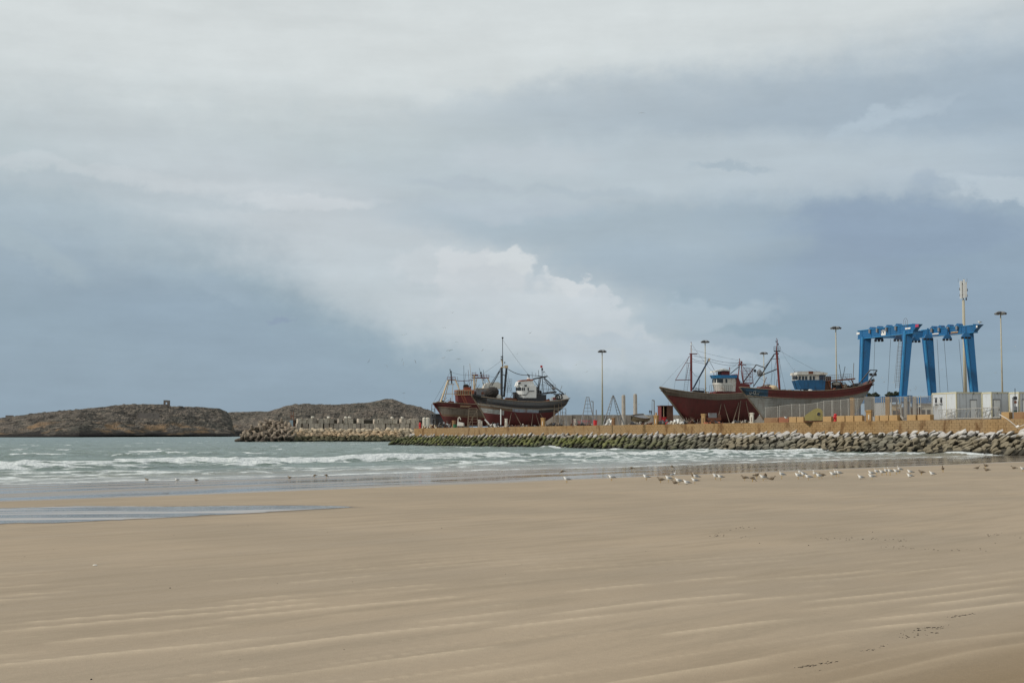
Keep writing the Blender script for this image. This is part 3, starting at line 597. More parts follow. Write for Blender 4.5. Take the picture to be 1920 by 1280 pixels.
for i, (px, py) in enumerate(heap):
    Y = 596+(828-py)*.38+random.uniform(-1, 1); p = at(px, py, Y); s_ = random.uniform(1.35, 1.6)
    o = inst('tetrapod', tm, p, (random.uniform(0, 6.28), random.uniform(0, 6.28), random.uniform(0, 6.28)), (s_,)*3)
    rn = [k_ for k_, v_ in rows_.items() if (px, py) in v_][0]; q_ = sorted(rows_[rn]).index((px, py))+1
    tag(o, '%s concrete tetrapod, %s of %d from left in the %s heap layer' % ('dark wet' if rn == 'bottom' else 'brown weathered', {1: '1st', 2: '2nd', 3: '3rd'}.get(q_, '%dth' % q_), len(rows_[rn]), rn), 'tetrapod', 'tetrapods heaped at the breakwater head')
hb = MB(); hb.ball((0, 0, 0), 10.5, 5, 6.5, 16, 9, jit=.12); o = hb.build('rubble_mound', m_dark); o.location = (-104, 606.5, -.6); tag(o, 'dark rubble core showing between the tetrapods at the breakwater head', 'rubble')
# ================================================================== HARBOUR WALL BEHIND THE YARD
m_hw, t = new_mat('harbour_wall_concrete'); g = t.n('ShaderNodeNewGeometry').outputs['Position']; x, y, z = t.xyz(g)
n1 = t.noise(t.comb(t.m('MULTIPLY', x, .5), y, t.m('MULTIPLY', z, .12)), .9, 5, .65); n2 = t.noise(g, .3, 5, .65)
c = t.mix(t.sstep(n1, .42, .62), lin(158, 150, 140), lin(124, 117, 108)); c = t.mix(t.m('MULTIPLY', t.sstep(n2, .5, .7), .5), c, lin(104, 98, 90))
gr = t.m('MULTIPLY', t.m('MULTIPLY', t.sstep(x, 21, 23), t.sstep(x, 31, 28)), t.m('MULTIPLY', t.sstep(z, 8.6, 8.0), t.sstep(t.noise(g, 1.2, 5, .7), .47, .55)))
c = t.mix(t.m('MULTIPLY', gr, .75), c, lin(186, 104, 110)); out(t, t.n('ShaderNodeBsdfPrincipled', Base_Color=c, Roughness=.95))
hw = MB()
for i in range(34):
    x0 = 4+i*6.0; y0 = 520+i*.6; hw.box(x0, x0+5.9, y0, y0+2.5, 3.5, zat(777.3+.02*i, 520)+random.uniform(-.05, .05))
tag(hw.build('harbour_wall', m_hw), 'long grey concrete harbour wall behind the boatyard with faded pink graffiti', 'wall')
# ================================================================== BOATS
class Rig:
    """local frame of one boat: X along the keel, Y across, Z up; L() carries a sighted column/row onto a fore-and-aft plane"""
    def __init__(s, root, th): s.r = root; s.c, s.s = math.cos(th), math.sin(th); s.n = Vector((-s.s, s.c, 0)); s.d = Vector((s.c, s.s, 0))
    def L(s, px, py, w=0.0):
        a, b = ray(px, py); dv = Vector((a, 1, b)); C0 = Vector((0, 0, EYE)); o = s.r.location
        tt_ = (w-(C0-o).dot(s.n))/dv.dot(s.n); P = C0+dv*tt_-o
        return Vector((P.dot(s.d), w, P.z))
    def poly(s, pts): return [(v.x, v.z) for v in (s.L(*p) for p in pts)]
def hull(rig, sheer, bottom, B, bands, mats, name='hull', N=54, deck=.75, deck_mat=None, fullb=.42, stern_w=.55, bow_len=.33, zig=0):
    """bands: [(depth below sheer in m, material index)], last one runs to the keel"""
    p0, p1 = sheer[0][0], sheer[-1][0]; pxs = np.array([p0+(p1-p0)*(.5-.5*math.cos(math.pi*i/(N-1)))*1.0 for i in range(N)])
    sx, sy = zip(*sheer); bx, by = zip(*bottom); st = []
    for i, px in enumerate(pxs):
        zt = rig.L(px, np.interp(px, sx, sy)); zb = rig.L(px, np.interp(px, bx, by)); u = (px-p0)/(p1-p0)
        bow = min(1, u/bow_len); hb = B/2*(1-(1-bow)**2.1)**.8
        au = max(0, (u-.62)/.38); hb *= 1-(1-stern_w)*au**2
        if u > .965: hb *= math.sqrt(max(0.02, 1-((u-.965)/.036)**2))
        if u < .012: hb = max(hb, .04)
        p = fullb+(1.0-fullb)*(1-bow)**1.2+.35*au**1.5
        st.append((zt.x, zt.z, min(zb.z, zt.z-.02), hb, p))
    rows = [0.0]+[b[0] for b in bands[:-1]]; nlow = 7
    def section(X, zt, zb, hb, p, sgn):
        zs = [max(zb, zt-d) for d in rows]; last = zs[-1]; zs += [last-(last-zb)*(j/nlow) for j in range(1, nlow+1)]
        H = max(zt-zb, 1e-3); return [Vector((X, sgn*(.10+max(0, hb-.10)*max(0, (z-zb)/H)**p if z > zb+1e-6 else .10), z)) for z in zs]
    vs, fs, ms, strk = [], [], [], []; nr = len(rows)+nlow
    for sgn in (-1, 1):
        o = len(vs)
        for s_ in st:
            sec = section(s_[0], s_[1], s_[2], min(s_[3], 99), s_[4], sgn); vs += sec; strk += [s_[1]-q_.z for q_ in sec]
        for i in range(N-1):
            for j in range(nr-1):
                f = (o+i*nr+j, o+(i+1)*nr+j, o+(i+1)*nr+j+1, o+i*nr+j+1)
                fs.append(f if sgn < 0 else f[::-1]); bi = min(j, len(bands)-1); mi = bands[bi][1]
                ms.append(mi(pxs[i]) if callable(mi) else mi)
    o2 = N*nr
    for i in range(N-1): fs.append((i*nr+nr-1, (i+1)*nr+nr-1, o2+(i+1)*nr+nr-1, o2+i*nr+nr-1)); ms.append(bands[-1][1] if not callable(bands[-1][1]) else 0)
    e = (N-1)*nr; 
    for j in range(nr-1): fs.append((e+j, o2+e+j, o2+e+j+1, e+j+1)); ms.append(0)
    me = bpy.data.meshes.new(name); me.from_pydata([tuple(v) for v in vs], [], fs)
    for m_ in mats: me.materials.append(m_)
    me.polygons.foreach_set('material_index', ms); me.polygons.foreach_set('use_smooth', [True]*len(fs))
    a_ = me.attributes.new('strake', 'FLOAT', 'POINT'); a_.data.foreach_set('value', strk); me.update()
    h = bpy.data.objects.new(name, me); COL.objects.link(h); h.parent = rig.r
    dk = MB(); vs = []; 
    for s_ in st: hb = max(.05, s_[3]-.12); vs += [(s_[0], -hb, s_[1]-deck), (s_[0], hb, s_[1]-deck)]
    dk.add(vs, [(2*i, 2*i+2, 2*i+3, 2*i+1) for i in range(N-1)]); dk.build('deck', deck_mat or MAT['deck_wood'], rig.r)
    def along(dz, off=.04, sgn=-1, i0=0, i1=None):
        pts = []
        for s_ in st[i0:i1]:
            z = s_[1]-dz
            if z <= s_[2]+.02: continue
            H = s_[1]-s_[2]; y = .10+max(0, s_[3]-.10)*max(0, (z-s_[2])/H)**s_[4]; pts.append(Vector((s_[0], sgn*(y+off), z)))
        return pts
    return h, along, st
def rails(rig, along, dz, r, mat, name='rub_rail', i0=1, i1=None):
    for sgn in (-1, 1):
        m = MB(); m.path(along(dz, .03, sgn, i0, i1), r, 5); m.build(name, mat, rig.r)
def P(rig, name, mat, segs, r=.07, n=5):
    """one part out of struts given as ((px,py,w),(px,py,w)[,r])"""
    m = MB()
    for s_ in segs: m.tube(rig.L(*s_[0]), rig.L(*s_[1]), s_[2] if len(s_) > 2 else r, None, n)
    return m.build(name, mat, rig.r)
def line(rig, a, b, mat, r=.03, sag=0.0, name='rigging_line'):
    A, B_ = rig.L(*a), rig.L(*b); pts = []
    for i in range(9):
        u = i/8; p = A.lerp(B_, u); p.z -= sag*4*u*(1-u); pts.append(p)
    return MB().path(pts, r, 4).build(name, mat, rig.r)
def slab(rig, name, mat, poly, w0, w1, parent=None, taper=None):
    pl = rig.poly(poly); m = MB(); m.prism(pl[::-1] if False else pl, w0, w1); return m.build(name, mat, parent or rig.r)
def wbox(rig, name, mat, px0, px1, py0, py1, w0, w1, parent=None):
    a = rig.L(px0, py1); b = rig.L(px1, py0); return MB().box(a.x, b.x, w0, w1, a.z, b.z).build(name, mat, parent or rig.r)
def windows(rig, parent, pxs, py0, py1, w, wpx, glass, name='window', frame=None):
    for px in pxs:
        a = rig.L(px, py1, w); b = rig.L(px+wpx, py0, w)
        MB().box(a.x, b.x, w-.05, w+.06, a.z, b.z).build(name, glass, parent)
def end_windows(rig, parent, px, ws, py0, py1, glass, wd=.7, off=-.05):
    a = rig.L(px, py1); b = rig.L(px, py0)
    for w in ws: MB().box(a.x+off, a.x+.06, w-wd/2, w+wd/2, a.z, b.z).build('window', glass, parent)
def grille(rig, name, mat, px0, px1, py0, py1, w, nx, nz, r=.035, slope=0.0):
    m = MB()
    for i in range(nx+1):
        px = px0+(px1-px0)*i/nx; dy = slope*i/nx; m.tube(rig.L(px, py0+dy, w), rig.L(px, py1+dy*.3, w), r, None, 4)
    for j in range(nz+1):
        py = py0+(py1-py0)*j/nz; m.tube(rig.L(px0, py, w), rig.L(px1, py+slope, w), r, None, 4)
    return m.build(name, mat, rig.r)
def ladder(rig, mat, a, b, wid, n, r=.04, name='ladder', parent=None):
    A, B_ = rig.L(*a), rig.L(*b); off = Vector((wid/2, 0, 0)); m = MB(); m.tube(A-off, B_-off, r, None, 4); m.tube(A+off, B_+off, r, None, 4)
    for i in range(1, n): p = A.lerp(B_, i/n); m.tube(p-off, p+off, r*.8, None, 4)
    return m.build(name, mat, parent or rig.r)
# paints
m_red = plank_paint('red_bottom_paint', (90, 36, 35), (70, 36, 34), .6); m_red2 = plank_paint('dull_red_paint', (98, 40, 38), (84, 44, 40), .65)
m_wine = plank_paint('wine_red_paint', (90, 32, 34), (66, 40, 38), .6); m_greyp = plank_paint('grey_hull_paint', (116, 108, 98), (88, 78, 68), .7)
m_pgrey = plank_paint('pale_grey_hull_paint', (134, 136, 133), (104, 98, 90), .7); m_slate = plank_paint('slate_hull_paint', (100, 103, 106), (82, 78, 73), .5)
m_black = plank_paint('black_hull_paint', (48, 50, 54), (70, 62, 56), .5); m_wood = plank_paint('bare_plank_wood', (112, 94, 76), (80, 66, 55), .6)
m_blueh = plank_paint('blue_hull_paint', (38, 72, 96), (70, 84, 92), .45); m_whiteh = plank_paint('worn_white_hull_paint', (158, 164, 164), (112, 98, 88), .6)
m_patch = plank_paint('pale_blue_patch_paint', (140, 156, 172), (110, 70, 62), .6)
paint('deck_wood', (120, 100, 80), (84, 68, 54), .5, 1, .9)
m_white = paint('worn_white_paint', (206, 204, 196), (150, 124, 100), .40, .9, .55); m_white2 = paint('white_paint', (222, 222, 218), (180, 170, 156), .3, .9, .5)
m_blue = paint('blue_paint', (36, 112, 160), (32, 80, 110), .45, .9, .5); m_blued = paint('deep_blue_paint', (28, 90, 132), (26, 60, 86), .5, .8, .5)
m_maroon = paint('maroon_steel', (112, 44, 42), (76, 44, 40), .5, 1.0, .65); m_rust = paint('rusty_steel', (112, 66, 44), (70, 44, 34), .5, 1.0, .8)
m_darksteel = paint('dark_steel', (52, 54, 58), (72, 56, 46), .4, 1.2, .55, .2); m_dkblue = paint('dark_blue_steel', (44, 66, 92), (58, 48, 46), .45, 1, .5)
m_orange = paint('orange_paint', (158, 88, 60), (118, 58, 42), .5, 1.0, .6); m_cream = paint('cream_steel', (190, 168, 132), (128, 84, 56), .5, 1.2, .6)
m_rope = paint('rope', (70, 66, 62), (50, 46, 42), .4, 2, .9, streak=False); m_brown = paint('brown_board', (96, 64, 48), (62, 44, 36), .5, .8, .8)
m_net = paint('black_net', (46, 44, 42), (66, 54, 46), .6, 2.5, .95, bump=1.0, streak=False, fine=.4); m_tyre = paint('tyre_rubber', (34, 34, 35), (60, 58, 54), .3, 2, .85, streak=False)
m_glass, t = new_mat('dark_window_glass'); out(t, t.n('ShaderNodeBsdfPrincipled', Base_Color=lin(36, 40, 44), Roughness=.12, Specular_IOR_Level=.7))
m_redp = paint('bright_red_paint', (196, 40, 44), (150, 34, 34), .4, 1, .5); m_tarp = paint('white_tarpaulin', (210, 206, 196), (160, 150, 136), .4, .7, .7)
m_greyw = paint('grey_painted_steel', (122, 124, 126), (96, 86, 78), .5, 1, .6); m_timber = paint('weathered_timber', (122, 108, 92), (84, 72, 60), .5, 1.2, .9)
def boat(label, px_mid, Y, th, z=None):
    a, _ = ray(px_mid, 790); r = thing('fishing_boat', label, 'fishing boat', (a*Y, Y, QZ(Y) if z is None else z), math.radians(th)); return r, Rig(r, math.radians(th))
def tyre(rig, px, py, w, R=.42, parent=None):
    c = rig.L(px, py, w); m = MB(); rg = []
    for i in range(14):
        a = 2*math.pi*i/14; rg.append([Vector((c.x+(R+.13*math.cos(b))*math.cos(a), c.y+.10*math.sin(b), c.z+(R+.13*math.cos(b))*math.sin(a))) for b in (0, 1.57, 3.14, 4.71)])
    rg.append(rg[0]); m.rings(rg, cap=False); return m.build('tyre_fender', m_tyre, parent or rig.r, True)
def props(rig, lab, grp, lst, along, sgn=-1):
    srt = sorted(lst, key=lambda a: a[2])
    """timber shores between the yard floor and the hull side (own things, lean on the boat)"""
    for (px, pyt, pxb) in lst:
        w = -2.6; T = rig.L(px, pyt, w); Bq = rig.L(pxb, 800, w-1.6); Bq.z = 0.02
        m = MB(); m.tube(Bq, T, .09, .07, 5); o = m.build('shore_prop', m_timber); o.matrix_world = rig.r.matrix_world.copy() if False else Matrix.Translation(rig.r.location) @ Matrix.Rotation(rig.r.rotation_euler.z, 4, 'Z'); q_ = srt.index((px, pyt, pxb))+1; tag(o, lab % {1: '1st', 2: '2nd', 3: '3rd'}.get(q_, '%dth' % q_), 'prop', grp)
# ---------------------------------------------------------------- boat with the blue wheelhouse (nearest, behind the fence)
r4, g4 = boat('long trawler with red bulwark, grey hull and boxy blue and white wheelhouse, behind the fence', 1515, 276, 7)
z4 = lambda a, b: (1380+a/5.565, 600+b/5.565)
sheer4 = [z4(*p) for p in [(35, 698), (200, 717), (350, 731), (550, 740), (700, 743), (900, 738), (1050, 724), (1200, 702), (1350, 663), (1432, 626)]]
bot4 = [(1386.3, 725.6), (1399, 742), (1412, 757), (1423, 772), (1432, 787), (1440, 791), (1560, 791), (1592, 786), (1608, 768), (1622, 744), (1632, 727), (1637.4, 712.8)]
h4, al4, st4 = hull(g4, sheer4, bot4, 6.6, [(1.42, lambda px: 3 if px < 1431 else 0), (1.60, 1), (99, 2)], [m_red2, m_wood, m_pgrey, m_blueh])
rails(g4, al4, 1.5, .09, m_timber, i1=-8); rails(g4, al4, 0, .08, m_timber, 'gunwale')
P(g4, 'stem_post', m_timber, [((1386.3, 725.6, 0), (1399, 742, 0), .16), ((1399, 742, 0), (1423, 772, 0), .16), ((1423, 772, 0), (1432, 787, 0), .16)])
# wheelhouse
wh = slab(g4, 'wheelhouse', m_blued, [z4(612, 628), z4(645, 722), z4(735, 722), z4(735, 738), z4(890, 738), z4(900, 628)], -1.9, 1.9)
wbox(g4, 'leg', m_dkblue, *(z4(642, 0)[0], z4(652, 0)[0]), z4(0, 722)[1], z4(0, 742)[1], -1.7, -1.5, wh); wbox(g4, 'leg', m_dkblue, z4(690, 0)[0], z4(700, 0)[0], z4(0, 722)[1], z4(0, 742)[1], -1.7, -1.5, wh)
ub_ = wbox(g4, 'window_band', m_white, *(z4(614, 0)[0], z4(905, 0)[0]), z4(0, 574)[1], z4(0, 630)[1], -1.82, 1.82)
windows(g4, ub_, [z4(v, 0)[0] for v in (622, 655, 690, 722, 768, 802)], z4(0, 584)[1], z4(0, 622)[1], -1.84, 3.6, m_glass)
end_windows(g4, ub_, z4(614, 0)[0], (-1.15, -.38, .38, 1.15), z4(0, 584)[1], z4(0, 620)[1], m_glass, .6)
wbox(g4, 'side_door', m_dkblue, z4(835, 0)[0], z4(893, 0)[0], z4(0, 576)[1], z4(0, 628)[1], -1.9, -1.8, ub_)
rf = slab(g4, 'roof', m_white, [z4(602, 548), z4(602, 574), z4(915, 574), z4(918, 556), z4(860, 545), z4(660, 541)], -2.15, 2.15)
wbox(g4, 'roof_hatch', m_rust, z4(720, 0)[0], z4(765, 0)[0], z4(0, 538)[1], z4(0, 566)[1], -2.2, -.4, rf)
P(g4, 'roof_rail', m_rust, [((z4(a, 0)[0], z4(0, 548)[1], -1.9), (z4(a, 0)[0], z4(0, 534)[1], -1.9), .03) for a in (610, 650, 700, 760, 820, 870)]+[((z4(605, 0)[0], z4(0, 536)[1], -1.9), (z4(880, 0)[0], z4(0, 536)[1], -1.9), .03)])
wbox(g4, 'aft_deckhouse', m_brown, z4(893, 0)[0], z4(962, 0)[0], z4(0, 590)[1], z4(0, 735)[1], -1.6, 1.6)
P(g4, 'roof_plate', m_rust, [((z4(955, 0)[0], z4(0, 636)[1], w), (z4(1205, 0)[0], z4(0, 618)[1], w), .10) for w in (-2, -1.2, -.4, .4, 1.2, 2)])
slab(g4, 'upper_deck', m_rust, [z4(955, 630), z4(955, 640), z4(1205, 622), z4(1205, 608)], -2.1, 2.1)
grille(g4, 'deck_railing', m_greyw, z4(915, 0)[0], z4(1205, 0)[0], z4(0, 578)[1], z4(0, 632)[1], -2.05, 15, 2, .035, slope=-3.2)
grille(g4, 'deck_railing', m_greyw, z4(915, 0)[0], z4(1205, 0)[0], z4(0, 578)[1], z4(0, 632)[1], 2.05, 15, 2, .035, slope=-3.2)
for w in (-1.9, 1.9): P(g4, 'stanchion', m_rust, [(z4(962, 640)+(w,), z4(1000, 732)+(w,), .11), (z4(1200, 612)+(w,), z4(1228, 672)+(w,), .11), (z4(1085, 635)+(w,), z4(1120, 712)+(w,), .10)])
wbox(g4, 'winch', m_darksteel, z4(1020, 0)[0], z4(1085, 0)[0], z4(0, 655)[1], z4(0, 725)[1], -1.2, 1.2)
MB().ball(g4.L(*z4(1045, 662), -.8), 1.0, .8, .45, 10, 6).build('white_bundle', m_tarp, r4, True)
P(g4, 'ladder_rail', m_darksteel, [(z4(1100, 652)+(-1.5,), z4(1140, 652)+(-1.5,), .08), (z4(1140, 652)+(-1.5,), z4(1142, 700)+(-1.5,), .08), (z4(1100, 652)+(-1.5,), z4(1096, 700)+(-1.5,), .08)])
# mast, boom, arm
P(g4, 'mast', m_maroon, [(z4(455, 732)+(0,), z4(424, 330)+(0,), .22), (z4(424, 330)+(0,), z4(430, 215)+(0,), .09), (z4(434, 215)+(0,), z4(422, 190)+(0,), .06)], n=8)
P(g4, 'crows_nest', m_darksteel, [(z4(396, a)+(w,), z4(460, a)+(w,), .04) for a in (276, 298, 322) for w in (-.5, .5)]+[(z4(b, 276)+(w,), z4(b, 324)+(w,), .04) for b in (396, 418, 440, 460) for w in (-.5, .5)]+[(z4(396, 324)+(0,), z4(462, 324)+(0,), .12), (z4(410, 350)+(0,), z4(445, 350)+(0,), .14)])
P(g4, 'mast_light', m_darksteel, [(z4(440, 240)+(0,), z4(440, 265)+(0,), .10), (z4(418, 210)+(0,), z4(418, 235)+(0,), .07), (z4(375, 405)+(0,), z4(452, 402)+(0,), .06)])
P(g4, 'boom', m_darksteel, [(z4(402, 350)+(0,), z4(262, 575)+(0,), .12), (z4(262, 575)+(0,), z4(180, 695)+(0,), .10), (z4(395, 375)+(0,), z4(300, 490)+(0,), .05)])
P(g4, 'boom_arm', m_darksteel, [(z4(262, 577)+(0,), z4(424, 511)+(0,), .11)])
line(g4, z4(372, 405)+(0,), z4(372, 700)+(0,), m_rope, .025); line(g4, z4(412, 410)+(0,), z4(400, 700)+(0,), m_rope, .025); line(g4, z4(455, 402)+(0,), z4(462, 600)+(0,), m_rope, .025)
line(g4, z4(214, 575)+(0,), z4(150, 690)+(0,), m_rope, .025); line(g4, z4(450, 265)+(0,), z4(620, 545)+(0,), m_rope, .012, .4)
c = g4.L(*z4(244, 548)); MB().ball((c.x, c.y, c.z), .55, .35, .62, 10, 7, jit=.1).build('power_block', m_greyw, r4, True)
MB().tube(g4.L(*z4(197, 528), -.15), g4.L(*z4(197, 528), .15), .30, None, 12).build('sheave', m_darksteel, r4)
# fore deck gear
slab(g4, 'net_heap', m_maroon, [z4(215, 715), z4(235, 700), z4(300, 695), z4(345, 697), z4(345, 735)], -1.2, 1.2)
MB().ball(g4.L(*z4(385, 716), -.2), 1.0, 1.1, .75, 12, 7, jit=.06).build('net_bundle', m_tarp if False else m_cream, r4, True)
P(g4, 'windlass', m_rust, [(z4(275, 700)+(-.4,), z4(318, 595)+(-.4,), .07), (z4(283, 680)+(-.4,), z4(283, 730)+(-.4,), .08), (z4(283, 682)+(-.4,), z4(305, 680)+(-.4,), .08), (z4(305, 680)+(-.4,), z4(312, 720)+(-.4,), .06)])
wbox(g4, 'hatch_box', m_white, z4(400, 0)[0], z4(430, 0)[0], z4(0, 702)[1], z4(0, 730)[1], -.6, .6)
for a, cc in ((498, m_dkblue), (565, m_greyw), (585, m_blue), (775, m_white2)): MB().ball(g4.L(*z4(a, 737), -1.8), .55, .4, .32, 8, 5, jit=.12).build('deck_bundle', cc, r4, True)
# stern gallows
for w in (-1.3, 1.3): P(g4, 'stern_gallows', m_maroon if w > 0 else m_darksteel, [(z4(1262, 690)+(w,), z4(1400, 522)+(w,), .13), (z4(1345, 690)+(w,), z4(1470, 526)+(w,), .13), (z4(1400, 522)+(w,), z4(1472, 522)+(w,), .09)])
P(g4, 'gallows_beam', m_darksteel, [(z4(1400, 521)+(-1.4,), z4(1400, 521)+(1.4,), .1), (z4(1472, 524)+(-1.4,), z4(1472, 524)+(1.4,), .1)])
for a, b in ((1408, 568), (1450, 568), (1428, 628)): wbox(g4, 'hanging_block', m_darksteel, z4(a-12, 0)[0], z4(a+12, 0)[0], z4(0, b-14)[1], z4(0, b+14)[1], -.3, .3)
wbox(g4, 'stern_box', m_greyw, z4(1245, 0)[0], z4(1300, 0)[0], z4(0, 660)[1], z4(0, 690)[1], -1.4, 1.4)
# painted number on the bow
def letters(rig, txt, px, py, h, w, mat, parent=None, name='hull_number', slant=0, Rz=0, italic=False):
    cu = bpy.data.curves.new('txt', 'FONT'); cu.body = txt; cu.size = h*1.38; cu.extrude = .008; cu.align_x = 'CENTER'; cu.align_y = 'CENTER'
    to = bpy.data.objects.new('txt', cu); COL.objects.link(to); dg = bpy.context.evaluated_depsgraph_get(); me = bpy.data.meshes.new_from_object(to.evaluated_get(dg)); bpy.data.objects.remove(to); bpy.data.curves.remove(cu)
    me.materials.clear(); me.materials.append(mat); o = bpy.data.objects.new(name, me); COL.objects.link(o); o.parent = parent or rig.r; o.location = rig.L(px, py, w); o.rotation_euler = (math.pi/2, 0, 0); return o
def stn(al, dz, x):
    pts = al(dz, .05, -1); i = min(range(len(pts)), key=lambda j: abs(pts[j].x-x)); j = max(1, min(len(pts)-2, i)); dv = pts[j+1]-pts[j-1]; return pts[i], math.atan2(dv.y, dv.x)
for ch_, a in (('8', 134), ('-', 151), ('0', 168), ('6', 188), ('7', 207)):
    x_ = g4.L(*z4(a, 745)).x; q_, an = stn(al4, .85, x_); o = letters(g4, ch_, *z4(a, 745), .80, -.2, m_pgrey); o.location = (x_, q_.y-.09, q_.z); o.rotation_euler = (math.radians(78), 0, an)
# ---------------------------------------------------------------- red boat with the blue-roofed white wheelhouse
r3, g3 = boat('red trawler with grey bulwark and rounded white wheelhouse under a blue roof band', 1345, 307, 12)
z3 = lambda a, b: (1210+a/5.567, 600+b/5.567)
sheer3 = [z3(*p) for p in [(150, 697), (250, 726), (400, 752), (550, 768), (700, 776), (850, 772), (1010, 760), (1120, 738), (1230, 700), (1290, 672)]]
bot3 = [z3(150, 698), z3(210, 775), z3(300, 893), z3(400, 1028), (1290, 792), (1400, 793), (1417, 786), (1428, 770), z3(1255, 775), z3(1290, 674)]
h3, al3, st3 = hull(g3, sheer3, bot3, 7.0, [(1.25, 0), (99, 1)], [m_greyp, m_red])
rails(g3, al3, 0, .09, m_timber, 'gunwale'); rails(g3, al3, 1.25, .05, m_wood, i1=-6)
P(g3, 'stem_post', m_timber, [(z3(150, 697)+(0,), z3(300, 893)+(0,), .24), (z3(300, 893)+(0,), z3(402, 1030)+(0,), .24)])
def rnd_house(rig, name, mat, prof, wf, parent=None, n=10):
    """prof: [(px_front, px_back, py)], plan rounded at the front"""
    m = MB(); rg = []
    for a, b, c_ in prof:
        A = rig.L(a, c_); B_ = rig.L(b, c_); r_ = wf; ring = []
        for i in range(n+1): th = math.pi/2+math.pi*i/n; ring.append(Vector((A.x+1.5+1.5*math.cos(th), r_*math.sin(th), A.z)))
        ring = [Vector((B_.x, r_, B_.z))]+ring+[Vector((B_.x, -r_, B_.z))]; rg.append(ring)
    m.rings(rg); return m.build(name, mat, parent or rig.r)
w3 = rnd_house(g3, 'wheelhouse', m_white, [(z3(730, 0)[0], z3(905, 0)[0], z3(0, 748)[1]), (z3(706, 0)[0], z3(912, 0)[0], z3(0, 668)[1]), (z3(710, 0)[0], z3(915, 0)[0], z3(0, 606)[1])], 2.0)
rnd_house(g3, 'roof_band', m_blue, [(z3(695, 0)[0], z3(918, 0)[0], z3(0, 608)[1]), (z3(680, 0)[0], z3(920, 0)[0], z3(0, 576)[1])], 2.3)
def arc_windows(rig, parent, px, ths, wf, py0, py1, glass, wd=.55):
    A = rig.L(px, py1); B_ = rig.L(px, py0)
    for th in ths:
        c_ = Vector((A.x+1.5+1.5*math.cos(th), wf*math.sin(th), (A.z+B_.z)/2)); m = MB(); m.box(-.06, .06, -wd/2, wd/2, -(B_.z-A.z)/2, (B_.z-A.z)/2)
        o = m.build('window', glass, parent); o.location = c_; o.rotation_euler = (0, 0, math.atan2(math.sin(th)/wf, math.cos(th)/1.5))
arc_windows(g3, w3, z3(708, 0)[0], [math.pi+x_ for x_ in (-.9, -.45, 0, .45, .9, 1.3)], 2.0, z3(0, 616)[1], z3(0, 654)[1], m_glass)
windows(g3, w3, [z3(v, 0)[0] for v in (772, 792, 836)], z3(0, 614)[1], z3(0, 652)[1], -2.03, 3.4, m_glass)
sh = wbox(g3, 'bridge_shelter', m_maroon, z3(775, 0)[0], z3(860, 0)[0], z3(0, 535)[1], z3(0, 575)[1], -1.2, 1.2)
slab(g3, 'bridge_canopy', m_white, [z3(700, 548), z3(705, 530), z3(790, 514), z3(860, 522), z3(862, 535), z3(790, 530)], -1.6, 1.6)
P(g3, 'bridge_post', m_rust, [(z3(a, 540)+(w,), z3(a, 576)+(w,), .05) for a in (715, 745, 770) for w in (-1.4, 1.4)]); wbox(g3, 'life_raft', m_white2, z3(790, 0)[0], z3(830, 0)[0], z3(0, 508)[1], z3(0, 520)[1], -.6, .6)
slab(g3, 'aft_deckhouse', m_maroon, [z3(905, 740), z3(905, 585), z3(925, 565), z3(960, 660), z3(1045, 668), z3(1060, 700), z3(1060, 770), z3(905, 772)], -2.0, 2.0)
slab(g3, 'cabin_base', m_maroon, [z3(700, 748), z3(735, 748), z3(735, 744), z3(905, 744), z3(905, 775), z3(700, 775)], -1.9, 1.9)
grille(g3, 'wheelhouse_railing', m_darksteel, z3(672, 0)[0], z3(905, 0)[0], z3(0, 680)[1], z3(0, 742)[1], -2.5, 12, 1, .035)
P(g3, 'mast', m_maroon, [(z3(480, 742)+(0,), z3(478, 352)+(0,), .25), (z3(478, 352)+(0,), z3(478, 228)+(0,), .08)], n=8)
P(g3, 'mast_light', m_white2, [(z3(480, 340)+(0,), z3(482, 300)+(0,), .12), (z3(472, 295)+(0,), z3(472, 278)+(0,), .10), (z3(478, 262)+(0,), z3(478, 240)+(0,), .12)])
P(g3, 'crosstree', m_maroon, [(z3(460, 352)+(0,), z3(542, 352)+(0,), .11), (z3(480, 352)+(-1.5,), z3(480, 352)+(1.5,), .1)])
P(g3, 'boom', m_dkblue, [(z3(495, 722)+(0,), z3(665, 408)+(0,), .17)], n=8); P(g3, 'boom_head', m_cream, [(z3(655, 430)+(0,), z3(672, 400)+(0,), .2)])
P(g3, 'fore_spreader', m_maroon, [(z3(460, 378)+(0,), z3(314, 625)+(0,), .06), (z3(314, 625)+(0,), z3(476, 622)+(0,), .09), (z3(455, 450)+(0,), z3(424, 622)+(0,), .05), (z3(422, 450)+(0,), z3(480, 446)+(0,), .05)])
ladder(g3, m_rope, z3(418, 745)+(-.6,), z3(462, 400)+(-.1,), .8, 14, .03)
line(g3, z3(314, 626)+(0,), z3(300, 720)+(0,), m_rope, .02)
line(g3, z3(505, 370)+(0,), z3(668, 404)+(0,), m_rope, .045); line(g3, z3(668, 404)+(0,), z3(965, 448)+(0,), m_rope, .045, .25); line(g3, z3(490, 402)+(0,), z3(660, 408)+(0,), m_rope, .04, .5); line(g3, z3(482, 430)+(0,), z3(655, 462)+(0,), m_rope, .04)
line(g3, z3(482, 520)+(0,), z3(620, 505)+(0,), m_rope, .03, 1.6); line(g3, z3(665, 425)+(0,), z3(950, 474)+(0,), m_rope, .04, .3); line(g3, z3(672, 430)+(0,), z3(725, 530)+(0,), m_rope, .04)
line(g3, z3(478, 355)+(0,), z3(160, 700)+(0,), m_rope, .018)
